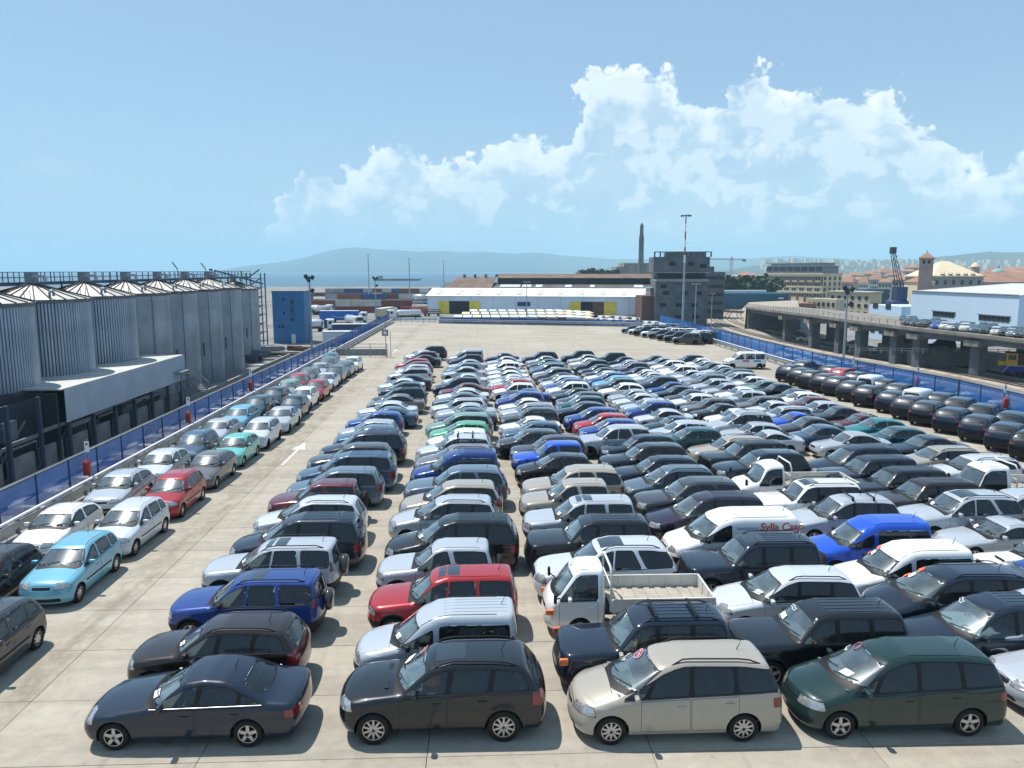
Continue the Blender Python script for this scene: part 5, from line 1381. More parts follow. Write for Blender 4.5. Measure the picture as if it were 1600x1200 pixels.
def cut(bm, poly, axes, pred, extra=()):
    """split the faces that pass pred along the outline of a convex polygon; returns the faces inside it"""
    i0, i1 = axes
    A = sum(p[0] * q[1] - q[0] * p[1] for p, q in zip(poly, poly[1:] + poly[:1]))
    if A < 0: poly = poly[::-1]
    lo0 = min(p[0] for p in poly) - .01; hi0 = max(p[0] for p in poly) + .01
    lo1 = min(p[1] for p in poly) - .01; hi1 = max(p[1] for p in poly) + .01
    cand = []
    for f in bm.faces:
        if not pred(f): continue
        c0 = [v.co[i0] for v in f.verts]; c1 = [v.co[i1] for v in f.verts]
        if min(c0) < hi0 and max(c0) > lo0 and min(c1) < hi1 and max(c1) > lo1: cand.append(f)
    planes = []
    for p, q in zip(poly, poly[1:] + poly[:1]):
        n = Vector((0, 0, 0)); n[i0] = q[1] - p[1]; n[i1] = -(q[0] - p[0])      # outward for ccw
        if n.length < 1e-6: continue
        co = Vector((0, 0, 0)); co[i0] = p[0]; co[i1] = p[1]
        planes.append((co, n.normalized()))
    planes += [(Vector(c), Vector(n).normalized()) for c, n in extra]
    for co, n in planes:
        if not cand: return []
        es = set(e for f in cand for e in f.edges); vs = set(v for f in cand for v in f.verts)
        res = bmesh.ops.bisect_plane(bm, geom=cand + list(es) + list(vs), dist=1e-5, plane_co=co, plane_no=n)
        fs = [g for g in res['geom'] if isinstance(g, bmesh.types.BMFace)]
        cand = [f for f in fs if f.is_valid and (f.calc_center_median() - co).dot(n) < 0]
    return cand
def ring(bm, faces, w, mi):
    """a border of width w inside the region gets its own material; returns the inner faces"""
    r = bmesh.ops.inset_region(bm, faces=faces, thickness=w, depth=0.0, use_even_offset=False, use_boundary=True)
    rs = set(r['faces'])
    for f in rs: f.material_index = mi
    return [f for f in faces if f.is_valid and f not in rs]
def largest(faces):
    """the biggest connected piece"""
    todo = set(faces); best = []
    while todo:
        f = todo.pop(); isl = [f]; st = [f]
        while st:
            for e in st.pop().edges:
                for g in e.link_faces:
                    if g in todo: todo.discard(g); isl.append(g); st.append(g)
        if len(isl) > len(best): best = isl
    return best
def extract(bm, faces, name, mats, keep_mi=False, push=0.0, drop=True):
    """move faces into a mesh of their own"""
    idx = {}; vs = []; fs = []; mi = []
    for f in faces:
        ids = []
        for v in f.verts:
            if v not in idx:
                idx[v] = len(vs); vs.append(v.co - v.normal * push if push else v.co.copy())
            ids.append(idx[v])
        fs.append(ids); mi.append(f.material_index if keep_mi else 0)
    me = bpy.data.meshes.new(name)
    me.from_pydata([tuple(v) for v in vs], [], fs)
    for m in mats: me.materials.append(MATS[m])
    me.polygons.foreach_set('material_index', mi)
    me.polygons.foreach_set('use_smooth', [True] * len(fs))
    me.update()
    if drop: bmesh.ops.delete(bm, geom=[f for f in faces if f.is_valid], context='FACES_ONLY')
    return me

def gapcut(bm, poly, axes, pred, w):
    """a panel with a dark shut line round it; returns the faces of the panel"""
    fs = cut(bm, poly, axes, pred)
    if not fs: return []
    for f in fs: f.material_index = 1
    bm.normal_update()
    inn = cut(bm, inset(poly, w), axes, lambda f: f.material_index == 1 and pred(f))
    for f in inn: f.material_index = 0
    bm.normal_update()
    return largest(inn) if inn else []
BODY_MATS = ['car_paint', 'gap', 'black_trim', 'chrome', 'lamp_lens', 'red_lens', 'amber_lens']

def build_model(s, lod):
    """returns list of (name, mesh, parent name or None, location) for one kind of vehicle"""
    parts = []
    res = {'A': (74, 24, 20), 'B': (40, 14, 13), 'C': (32, 10, 10)}[lod]
    P, F = s.hull(*res)
    bm = bmesh.new()
    vs = [bm.verts.new(p) for p in P]
    for f in F:
        try: bm.faces.new([vs[i] for i in f])
        except ValueError: pass
    bmesh.ops.recalc_face_normals(bm, faces=bm.faces[:])
    bm.normal_update()
    L, W, x0 = s.L, s.W, s.L / 2
    Ra = s.rw + 0.055
    A, B, C = lod == 'A', lod == 'B', lod == 'C'
    # --- wheel arches
    na = 14 if A else 9
    for xw in (s.xf, s.xr):
        poly = [(xw + Ra * math.cos(t), s.rw + Ra * math.sin(t)) for t in np.linspace(-0.15, PI + 0.15, na)]
        poly = [(poly[0][0], s.zb - .1)] + poly + [(poly[-1][0], s.zb - .1)]
        for sg in (1, -1):
            fs = cut(bm, poly, (0, 2), lambda f: f.normal.y * sg > 0.15)
            fs += [f for f in bm.faces if f.normal.z < -0.5 and abs(f.calc_center_median().x - xw) < Ra - .02 and f.calc_center_median().y * sg > W - .42] if not C else []
            bmesh.ops.delete(bm, geom=list(set(f for f in fs if f.is_valid)), context='FACES_ONLY')
    bm.normal_update()
    # --- windscreen
    xc, zc = s.cowl; xh, zh = s.header
    def width_at(z, m):
        x = np.interp(z, [zc, zh], [xc, xh]); y = float(s.edge(x)[0]); return max(0.2, y - m)
    zl, zu = zc + 0.02, zh - 0.035
    wl, wu = width_at(zl, s.wscr_m * 0.75), width_at(zu, s.wscr_m)
    cr = s.crown * 0.8
    poly = [(-wl, zl), (wl, zl)] + [(wu * t, zu - cr * t * t) for t in np.linspace(1, -1, 7 if A else 5)]
    ws = cut(bm, poly, (1, 2), lambda f: f.normal.x < -0.12 and xc - .35 < f.calc_center_median().x < xh + .25 and f.normal.z > -0.1)
    bm.normal_update()
    if ws and not C: ws = ring(bm, ws, 0.028, 2); bm.normal_update()
    if ws: parts.append(['windscreen', extract(bm, ws, 'windscreen', ['windscreen_glass'], push=0.004), None])
    # --- rear window
    if s.rearwin:
        zl2, zu2, yf = s.rearglass
        def wr(z): return max(.2, float(s.side(np.array(L - 0.35), np.array(z))) - yf)
        poly = [(-wr(zl2), zl2), (wr(zl2), zl2)] + [(wr(zu2) * t, zu2 - cr * t * t * .8) for t in np.linspace(1, -1, 5)]
        rw_ = cut(bm, soften(poly, 0.05), (1, 2), lambda f: f.normal.x > 0.12 and f.calc_center_median().x > s.rearx and f.normal.z > -.25)
        bm.normal_update()
        if rw_ and not C: rw_ = ring(bm, rw_, 0.028, 2); bm.normal_update()
        if rw_: parts.append(['rear_window', extract(bm, rw_, 'rear_window', ['privacy_glass' if s.privacy else 'side_glass'], push=0.004), None])
    # --- side windows
    if s.dlo:
        a, b, slant, zo, mt = s.dlo
        z_a = float(s.zbelt(a)) + zo; z_b = float(s.zbelt(b)) + zo
        xs = np.linspace(a, b, 16)
        ez = s.edge(xs)[1] - mt
        poly = [(a, z_a), (b, z_b)] + [(float(x), float(z)) for x, z in zip(xs[::-1], ez[::-1]) if z > np.interp(x, [a, b], [z_a, z_b]) + .01]
        poly = hullpoly(poly)
        nrm = (1.0, slant)                                   # slanted rear edge
        poly = clip_poly(poly, nrm, b + slant * z_b)
        cuts = [None] + list(s.pillars) + [None]
        pieces = []
        for i in range(len(cuts) - 1):
            q = poly
            if cuts[i]:
                xb, xt, w, kind = cuts[i]; zt_ = z_a + .4; dx = (xt - xb) / .4
                q = clip_poly(q, (-1, dx), -(xb + w / 2) + dx * z_a)
            if cuts[i + 1]:
                xb, xt, w, kind = cuts[i + 1]; dx = (xt - xb) / .4
                q = clip_poly(q, (1, -dx), (xb - w / 2) - dx * z_a)
            if len(q) > 2: pieces.append((q, i))
        if C: pieces = [(poly, 0)] if not any(p[3] == 'paint' for p in s.pillars) else pieces
        if A or B:
            band = poly if all(p[3] == 'black' for p in s.pillars) else None
            if band:
                for sg in (1, -1):
                    fs = cut(bm, soften(band, 0.05), (0, 2), lambda f: f.normal.y * sg > 0.25 and f.calc_center_median().z > z_a - .2)
                    for f in fs: f.material_index = 2
                bm.normal_update()
        for q, i in pieces:
            if (A or B) and all(pp[3] == 'black' for pp in s.pillars): q = inset(q, .022)
            if len(q) < 3: continue
            q = soften(q, 0.045 if not C else 0.0)
            for sg in (1, -1):
                fs = cut(bm, q, (0, 2), lambda f: f.normal.y * sg > 0.25 and f.calc_center_median().z > z_a - .2)
                bm.normal_update()
                if not fs: continue
                if not C and not all(p[3] == 'black' for p in s.pillars): fs = ring(bm, fs, 0.018, 2); bm.normal_update()
                tint = 'privacy_glass' if (s.privacy and i > 0) or C else 'side_glass'
                fs = largest(fs)
                if fs: parts.append(['side_window', extract(bm, fs, 'side_window', [tint], push=0.004), None])
    # --- bumpers, cladding
    def region(poly, axes, pred, mi, extra=()):
        fs = cut(bm, poly, axes, pred, extra)
        for f in fs: f.material_index = mi
        bm.normal_update()
        return fs
    if s.bumper == 'black' and not C:
        region([(-0.2, 0), (s.xf - Ra, 0), (s.xf - Ra, .60), (-.2, .60)], (0, 2), lambda f: f.calc_center_median().x < s.xf, 2)
        region([(s.xr + Ra, 0), (L + .2, 0), (L + .2, .62), (s.xr + Ra, .62)], (0, 2), lambda f: f.calc_center_median().x > s.xr, 2)
    if s.cladding and not C:
        for sg in (1, -1):
            region([(s.xf + Ra - .03, 0), (s.xr - Ra + .03, 0), (s.xr - Ra + .03, .46), (s.xf + Ra - .03, .46)], (0, 2), lambda f: f.normal.y * sg > .1, 2)
            for xw in (s.xf, s.xr):
                Rc = Ra + .06
                region([(xw + Rc * math.cos(t), s.rw + Rc * math.sin(t)) for t in np.linspace(-.3, PI + .3, 12)], (0, 2), lambda f: f.normal.y * sg > .15, 2)
    # lower grille and upper grille
    if s.grille and not C:
        g0, g1, gw = s.grille if isinstance(s.grille, tuple) else (0.60, 0.72, 0.42)
        region(soften([(-gw, g0), (gw, g0), (gw, g1), (-gw, g1)], .05), (1, 2), lambda f: f.normal.x < -.2 and f.calc_center_median().x < .6, 2)
        region(soften([(-.55, .27), (.55, .27), (.55, .40), (-.55, .40)], .05), (1, 2), lambda f: f.normal.x < -.2 and f.calc_center_median().x < .5, 2)
    # --- lamps
    h0, h1, hy0, hx = s.lampf
    for sg in (1, -1):
        poly = [(sg * hy0, h0 + .02), (sg * (hy0 + .05), h0), (sg * (W + .1), h0 + .02), (sg * (W + .1), h1 + .03), (sg * hy0, h1)]
        fs = cut(bm, poly, (1, 2), lambda f: f.calc_center_median().x < hx + .3 and f.normal.x < .3 and f.calc_center_median().y * sg > 0.1, [((hx, 0, 0), (1, 0, 0.25))])
        bm.normal_update()
        if fs:
            if A: fs = ring(bm, fs, 0.012, 1); bm.normal_update()
            if not C: parts.append(['headlight', extract(bm, fs, 'headlight', ['lamp_lens']), None])
            else:
                for f in fs: f.material_index = 4
        t0, t1, ty0, tx = s.lampr
        poly = [(sg * ty0, t0), (sg * (W + .1), t0), (sg * (W + .1), t1), (sg * ty0, t1)]
        fs = cut(bm, poly, (1, 2), lambda f: f.calc_center_median().x > tx - .3 and f.normal.x > -.3 and f.calc_center_median().y * sg > 0.1, [((tx, 0, 0), (-1, 0, 0))])
        bm.normal_update()
        if fs:
            if A: fs = ring(bm, fs, 0.010, 1); bm.normal_update()
            if not C: parts.append(['tail_light', extract(bm, fs, 'tail_light', ['red_lens']), None])
            else:
                for f in fs: f.material_index = 5
    # --- bonnet, doors, tailgate with gap darkness painted as flat borders
    handles = []
    if A:
        if s.hood:
            xn, zn = s.hoodfront
            xs = [xn + .02, xc - .05]
            yn = float(s.edge(xs[0] + .15)[0]) - .20; yc = float(s.edge(xs[1])[0]) - .10
            poly = [(xs[0], -yn * .7), (xs[0], yn * .7), (xs[0] + .12, yn), (xs[1], yc), (xs[1], -yc), (xs[0] + .12, -yn)]
            fs = gapcut(bm, poly, (0, 1), lambda f: f.normal.z > .25 and f.calc_center_median().x < xc + .1, .010)
            if fs:
                parts.append(['bonnet', extract(bm, fs, 'bonnet', BODY_MATS, keep_mi=True), None])
        # cowl panel under the windscreen
        poly = [(-wl * .97, zc - .05), (wl * .97, zc - .05), (wl * .97, zc + .021), (-wl * .97, zc + .021)]
        region(poly, (1, 2), lambda f: f.normal.z > .2 and xc - .2 < f.calc_center_median().x < xc + .5, 2)
        for (dx0, dx1, rearcut) in (s.doors or []):
            zt0 = float(s.zbelt((dx0 + dx1) / 2)) - .012
            zb_ = .475 if s.cladding else s.zb + .12
            poly = [(dx0, zb_), (dx1 - (rearcut if rearcut else 0), zb_)]
            if rearcut:
                for t in np.linspace(-.1, 1.15, 5):
                    px_, pz_ = s.xr - (Ra + .05) * math.cos(t), s.rw + (Ra + .05) * math.sin(t)
                    if px_ < dx1 and pz_ > zb_: poly.append((px_, pz_))
            poly += [(dx1, zt0), (dx0 + .0, zt0)]
            # keep convex: drop the reflex points
            poly = clip_poly([(dx0, zb_), (dx1, zb_), (dx1, zt0), (dx0, zt0)], (1, -0.9), (s.xr - Ra - .03) - .9 * s.rw * .55) if rearcut else poly
            poly = [(px_, pz_ if pz_ < zt0 - .001 else float(s.zbelt(px_)) - .012) for px_, pz_ in poly]
            poly = soften(poly, .03)
            for sg in (1, -1):
                fs = gapcut(bm, poly, (0, 2), lambda f: f.normal.y * sg > .3, .009)
                if not fs: continue
                me = extract(bm, fs, 'door', BODY_MATS, keep_mi=True)
                hx_ = dx1 - .20; hz_ = zt0 - .14
                hy_ = float(s.side(np.array(hx_), np.array(hz_)))
                m = MB(); m.rbox((hx_, sg * (hy_ + .012), hz_), (.19, .035, .035), .012)
                parts.append(['door', me, m.mesh('door_handle', 'black_trim' if s.bumper == 'black' else 'car_paint')])
        if s.tailgate:
            z0, z1, yy = s.tailgate
            fs = gapcut(bm, soften([(-yy, z0), (yy, z0), (yy, z1), (-yy, z1)], .05), (1, 2), lambda f: f.normal.x > .3 and f.calc_center_median().x > s.rearx, .010)
            if fs:
                parts.append(['tailgate', extract(bm, fs, 'tailgate', BODY_MATS, keep_mi=True), None])
    # --- extras that belong to the body shell
    X = MB()
    for xw in (s.xf, s.xr):
        for sg in (1, -1):
            pr = [(Ra + .004, sg * (W - .05)), (Ra + .004, sg * (W - .45)), (.02, sg * (W - .45))]
            X.lathe(pr, 12 if A else 8, (xw, 0, s.rw), 'Y', 1, True, -0.3, PI + 0.3)
    if not C or True:
        if s.rails:
            for sg in (1, -1):
                r0, r1 = s.rails
                xs = np.linspace(r0, r1, 9 if not C else 4); ey, ezz = s.edge(xs)
                pts = [(float(x), sg * (float(y) - .06), float(z) + (.055 if 0 < i < len(xs) - 1 else -.01)) for i, (x, y, z) in enumerate(zip(xs, ey, ezz))]
                X.tube(pts, .017, 6 if not C else 4, 2)
        if s.ditch and not s.rails and A:                       # black mouldings along the roof edges
            r0, r1 = s.header[0] + .12, (s.rearx if s.rearx < s.L - 1.0 else s.L - .55)
            for sg in (1, -1):
                xs = np.linspace(r0, r1, 9); ey, ezz = s.edge(xs)
                X.tube([(float(x), sg * (float(y) - .10), float(s.topz(x, float(y) - .10)) - .002) for x, y in zip(xs, ey)], .010, 4, 2)
        if s.ribs and not C:
            r0, r1 = s.ribs
            for yy in (-.36, -.18, 0.0, .18, .36):
                xs = np.linspace(r0, r1, 6)
                for x1, x2 in zip(xs[:-1], xs[1:]):
                    z1, z2 = float(s.topz(x1, yy)), float(s.topz(x2, yy))
                    X.box(((x1 + x2) / 2, yy, (z1 + z2) / 2 + .003), (x2 - x1, .035, .012), 0, M=Matrix.Rotation(-math.atan2(z2 - z1, x2 - x1), 3, 'Y'))
    if A:
        # trim along the foot of the side windows, rubbing strip, fuel flap
        if s.dlo:
            for sg in (1, -1):
                xs = np.linspace(s.dlo[0] + .03, s.dlo[1] - .03, 8); zz = [float(np.interp(x, [s.dlo[0], s.dlo[1]], [float(s.zbelt(s.dlo[0])), float(s.zbelt(s.dlo[1]))])) + s.dlo[3] - .006 for x in xs]
                X.tube([(float(x), sg * (float(s.side(x, z)) + .004), z) for x, z in zip(xs, zz)], .011, 5, 3 if s.chrome else 2)
                if s.strip:
                    xs = np.linspace(s.xf + Ra + .08, s.xr - Ra - .06, 7)
                    X.tube([(float(x), sg * (float(s.side(x, .56)) + .004), .56) for x in xs], .022, 5, 2)
        # plate recess and badge at the tail, antenna
        xa = s.rearx - 0.15 if s.rearx > 3 else L - 1.0
        X.tube([(xa, 0, float(s.topz(xa, 0)) - .01), (xa + .10, 0, float(s.topz(xa, 0)) + .22)], [.012, .004], 5, 2)
    # merge the hull with the extras
    bm.verts.index_update()
    ids = {v: i for i, v in enumerate(bm.verts)}
    base = [tuple(v.co) for v in bm.verts]; fb = [[ids[v] for v in f.verts] for f in bm.faces]; mb = [f.material_index for f in bm.faces]
    k = len(base)
    me = bpy.data.meshes.new('body')
    me.from_pydata(base + X.v, [], fb + [[i + k for i in f] for f in X.f])
    for m in BODY_MATS: me.materials.append(MATS[m])
    me.polygons.foreach_set('material_index', mb + X.m)
    me.polygons.foreach_set('use_smooth', [True] * len(fb) + X.sm)
    me.update(); bm.free()
    parts.insert(0, ['body', me, None])
    # --- cabin
    zs = s.zbelt(s.L * .45) - .12
    I = MB()
    ycab = W - .16
    xend = (L - .35) if s.rearx > L - 1.0 else s.rearx
    I.box(((xc + xend) / 2 + .1, 0, .42), (xend - xc - .1, 2 * ycab, .04), 0)
    I.add([(xc + .05, -ycab, zc - .06), (xc + .05, ycab, zc - .06), (xc + .55, ycab, zc - .11), (xc + .55, -ycab, zc - .11), (xc + .62, -ycab, .5), (xc + .62, ycab, .5)],
          [(0, 3, 2, 1), (3, 4, 5, 2)], 0)
    if s.rearx < L - 1.0 and not s.dlo_van:                       # parcel shelf of a saloon
        I.box((xend - .05, 0, float(s.zbelt(xend)) - .06), (.5, 2 * ycab, .04), 0)
    parts.append(['dashboard', I.mesh('dashboard', 'dash'), None])
    def seat(cx, cy, wide):
        m = MB()
        m.rbox((cx, cy, .58), (.52, wide, .18), .06)
        Mr = Matrix.Rotation(R(14), 3, 'Y')
        m.rbox((cx + .34, cy, .88), (.16, wide, .62), .06, M=Mr)
        n = 1 if wide < .7 else 3
        for q in range(n):
            oy = 0 if n == 1 else (q - 1) * wide * .33
            m.rbox((cx + .44, cy + oy, 1.26 if s.H > 1.55 else 1.20), (.10, .25, .17), .04, M=Mr)
        if s.H > 1.55:
            m.v = [(v[0], v[1], v[2] + .10) for v in m.v]
        return m
    xs_ = s.seatx
    if not C:
        parts.append(['seat', seat(xs_, .36, .50).mesh('seat', s.seats), None])
        parts.append(['seat', seat(xs_, -.36, .50).mesh('seat', s.seats), None])
        for r_ in range(1, s.rows):
            parts.append(['rear_seat', seat(xs_ + .88 * r_, 0, 1.25).mesh('rear_seat', s.seats), None])
    else:
        m = MB()
        for r_ in range(s.rows): m.box((xs_ + .35 + .88 * r_, 0, .8 + (.1 if s.H > 1.55 else 0)), (.15, 1.25, .7), 0)
        parts.append(['seat', m.mesh('seat', s.seats), None])
    if A:
        m = MB()
        sw = [(xs_ - .42 + .06 * math.cos(t), -.36 + .18 * math.sin(t), (1.0 if s.H > 1.55 else .88) + .17 * math.cos(t)) for t in np.linspace(0, 2 * PI, 13)]
        m.tube(sw, .015, 5, 0, False)
        m.bar((xs_ - .42, -.20, sw[0][2] - .17), (xs_ - .42, -.52, sw[0][2] - .17), .03); m.bar((xs_ - .42, -.36, sw[0][2] - .17), (xs_ - .6, -.36, sw[0][2] - .3), .04)
        parts.append(['steering_wheel', m.mesh('steering_wheel', 'black_trim'), None])
        # wipers lying on the glass
        for (ya, yb) in ((-.08, -.62), (.50, -.02)):
            m = MB(); pts = []
            for t in np.linspace(0, 1, 5):
                y = ya + (yb - ya) * t; zq = zl + .015 + .07 * t
                x = float(np.interp(zq, [zc, zh], [xc, xh])) + s.bowf * (y / W) ** 2
                zz = float(s.topz(x - .02, y)) + .022
                pts.append((x - .02, y, zz))
            m.tube(pts, .010, 4)
            parts.append(['wiper', m.mesh('wiper', 'black_trim'), None])
    if s.mirrors and not C:
        for sg in (1, -1):
            m = MB(); xm = s.dlo[0] + .30 if s.dlo else xc + .3
            zm = float(s.zbelt(xm)) + .07; ym = float(s.side(np.array(xm), np.array(zm)))
            m.rbox((xm, sg * (ym + .13), zm + .03), (.11, .20, .14), .04, 0)
            m.bar((xm, sg * (ym - .02), zm - .02), (xm, sg * (ym + .07), zm), .05, .04, 1)
            m.quad((xm + .058, sg * (ym + .06), zm - .02), (xm + .058, sg * (ym + .20), zm - .02), (xm + .058, sg * (ym + .20), zm + .08), (xm + .058, sg * (ym + .06), zm + .08), 2)
            parts.append(['door_mirror', m.mesh('door_mirror', ['black_trim' if s.bumper == 'black' else 'car_paint', 'black_trim', 'chrome']), None])
    if s.sunroof:
        sx0, sx1, sy = s.sunroof
        m = MB(); n = 5
        xs = np.linspace(sx0, sx1, n)
        vv = [(float(x), yy, float(s.topz(x, yy)) + .004) for x in xs for yy in np.linspace(-sy, sy, 4)]
        m.add(vv, [(i * 4 + j, i * 4 + j + 4, i * 4 + j + 5, i * 4 + j + 1) for i in range(n - 1) for j in range(3)], 0, True)
        parts.append(['sunroof', m.mesh('sunroof', 'sunroof_glass'), None])
    if s.bars:
        for xb in (s.bars):
            m = MB(); ey, ez_ = [float(q) for q in s.edge(xb)]
            m.bar((xb, -ey + .05, ez_ + .12), (xb, ey - .05, ez_ + .12), .06, .035)
            for sg in (1, -1): m.box((xb, sg * (ey - .05), ez_ + .05), (.07, .05, .15))
            parts.append(['roof_bar', m.mesh('roof_bar', 'black_trim'), None])
    if s.spare:
        m = MB(); xr_ = float(s.rx(.85)) + .03
        rr = s.rw * .94
        m.lathe([(.02, .20), (rr - .09, .20), (rr - .03, .17), (rr, .10), (rr, .02), (rr - .06, 0), (.05, 0)], 20 if A else 10, (xr_, .05, .90), 'X', 0)
        parts.append(['spare_wheel', m.mesh('spare_wheel', s.spare), None])
    # shift so that the middle of the car is its origin
    for p in parts:
        for me in p[1:]:
            if me is None: continue
            co = np.empty(len(me.vertices) * 3); me.vertices.foreach_get('co', co)
            co = co.reshape(-1, 3); co[:, 0] -= x0; me.vertices.foreach_set('co', co.ravel()); me.update()
    return parts

def wheel_meshes(r, rim, lod, spokes=5, w=.20):
    n = 26 if lod == 'A' else 12
    rr = r * .66
    t = MB()
    t.lathe([(rr, -w / 2), (r - .03, -w / 2), (r - .005, -w / 2 + .03), (r, 0), (r - .005, w / 2 - .03), (r - .03, w / 2), (rr, w / 2 - .012)], n, (0, 0, 0), 'Y', 0)
    d = MB()
    yo = -w / 2 + .015                                           # outer face looks towards -Y
    d.lathe([(rr + .004, yo - .004), (rr - .015, yo), (rr - .02, yo + .06), (.02, yo + .07)], n, (0, 0, 0), 'Y', 1)
    d.lathe([(rr + .004, yo - .004), (rr - .018, yo - .002)], n, (0, 0, 0), 'Y', 0)
    if lod == 'A':
        if rim == 'steel':
            d.lathe([(rr - .02, yo + .012), (rr * .62, yo - .004), (rr * .3, yo + .004), (.01, yo + .0)], n, (0, 0, 0), 'Y', 0)
            for k in range(8):
                a = 2 * PI * k / 8
                d.box((rr * .72 * math.cos(a), yo - .004, rr * .72 * math.sin(a)), (.05, .012, .03), 1, M=Matrix.Rotation(-a, 3, 'Y'))
        else:
            for k in range(spokes):
                a = 2 * PI * k / spokes + .3
                M = Matrix.Rotation(-a, 3, 'Y')
                wd = .055 if spokes > 6 else .085
                vs = [(.02, yo + .004, -wd * .5), (.02, yo + .004, wd * .5), (rr - .01, yo + .002, wd * .36), (rr - .01, yo + .002, -wd * .36),
                      (.02, yo + .05, -wd * .5), (.02, yo + .05, wd * .5), (rr - .01, yo + .04, wd * .36), (rr - .01, yo + .04, -wd * .36)]
                d.add([M @ Vector(v) for v in vs], [(0, 3, 2, 1), (0, 1, 5, 4), (1, 2, 6, 5), (3, 0, 4, 7), (2, 3, 7, 6)], 0)
            d.lathe([(.07, yo + .01), (.06, yo - .006), (.005, yo - .008)], 10, (0, 0, 0), 'Y', 0)
            d.lathe([(.03, yo - .0085), (.002, yo - .0095)], 8, (0, 0, 0), 'Y', 1)
    else:
        d.lathe([(rr - .02, yo + .01), (rr * .5, yo), (.01, yo)], n, (0, 0, 0), 'Y', 0)
    return t.mesh('tyre', 'tyre'), d.mesh('rim', ['alloy', 'black_trim'])

MODELS = {}
SPECS = {}
WHEELS = {}
def model(kind, lod):
    if (kind, lod) not in MODELS: MODELS[kind, lod] = build_model(SPECS[kind], lod)
    return MODELS[kind, lod]
def wheels_of(s, lod):
    key = (round(s.rw, 3), s.rim, lod, s.spokes)
    if key not in WHEELS: WHEELS[key] = wheel_meshes(s.rw, s.rim, lod, s.spokes)
    return WHEELS[key]
def place_car(kind, x, y, rz, color, lod, name, label, cat, group, scale=1.0, z=0.0, both=False):
    s = SPECS[kind]
    root = empty(name, (x, y, z), rz)
    root.scale = (scale, scale, scale)
    tag(root, label, cat, group)
    for p in model(kind, lod):
        o = inst(p[0], p[1], root, color=color)
        if p[2] is not None: inst('door_handle', p[2], o, color=color)
    ty, rm = wheels_of(s, 'A' if lod == 'A' else 'B')
    x0 = s.L / 2
    for xw in (s.xf, s.xr):
        for sg in (-1, 1):
            if lod == "C" and sg == 1 and not both: continue
            w = inst('wheel', ty, root, (xw - x0, sg * (s.W - .115 + s.flare * .6), s.rw), 0 if sg < 0 else PI)
            if lod == 'A': inst('rim', rm, w)
    return root
plain('sunroof_glass', (0.012, 0.016, 0.022), 0.05, var=0.1, coat=1.0)

# ------------------------------------------------------------------ the kinds of vehicle on the lot
def spec(name, **k):
    k.setdefault('dlo_van', False)
    SPECS[name] = Car(**k)
# big dark saloon
spec('saloon', chrome=True, L=4.80, W=.905, H=1.43, xf=.84, xr=3.67, rw=.315, zb=.19,
     top=[(0, .68), (.12, .74), (.5, .82), (1.45, .965), (2.22, 1.385), (2.75, 1.435), (3.2, 1.41), (3.5, 1.33), (4.14, 1.03), (4.66, .985), (4.80, .95)],
     belt=[(0, .72), (1.4, .895), (4.1, .95), (4.8, .93)],
     front=[(.15, .14), (.42, .0), (.55, .02), (.66, .10), (.85, .26), (1.5, .8)], rear=[(.15, 4.70), (.5, 4.80), (.9, 4.76), (1.0, 4.70), (1.5, 4.3)],
     cowl=(1.47, .965), header=(2.20, 1.375), hoodfront=(.10, .72), rearx=3.35, rearglass=(1.07, 1.325, .13), seatx=2.0,
     dlo=(1.58, 4.02, 1.0, .025, .06), pillars=[(2.58, 2.66, .07, 'black'), (3.48, 3.52, .04, 'black')], doors=[(1.52, 2.56, 0), (2.58, 3.62, .3)],
     lampf=(.58, .76, .34, .58), lampr=(.66, .86, .40, 4.46), tailgate=(.45, .93, .60), grille=(.52, .64, .34), spokes=5, wscr_m=.09, nose=.07, tail=.06)
# ordinary three box saloon
spec('small_saloon', strip=True, L=4.40, W=.855, H=1.41, xf=.80, xr=3.40, rw=.30, zb=.19,
     top=[(0, .70), (.12, .77), (.5, .84), (1.22, .96), (2.0, 1.38), (2.5, 1.42), (2.95, 1.39), (3.25, 1.31), (3.78, 1.03), (4.25, 1.0), (4.40, .97)],
     belt=[(0, .75), (1.2, .89), (3.8, .96), (4.4, .95)],
     front=[(.15, .14), (.42, .0), (.55, .02), (.7, .08), (.9, .26), (1.5, .8)], rear=[(.15, 4.32), (.5, 4.40), (.9, 4.36), (1.02, 4.28), (1.5, 3.9)],
     cowl=(1.26, .96), header=(1.98, 1.37), hoodfront=(.10, .74), rearx=3.05, rearglass=(1.06, 1.31, .13), seatx=1.80,
     dlo=(1.36, 3.66, .9, .025, .06), pillars=[(2.35, 2.42, .07, 'black'), (3.15, 3.2, .04, 'black')], doors=[(1.32, 2.33, 0), (2.35, 3.32, .3)],
     lampf=(.60, .77, .36, .55), lampr=(.66, .88, .44, 4.12), tailgate=(.45, .95, .58), grille=(.60, .70, .32), rim='steel')
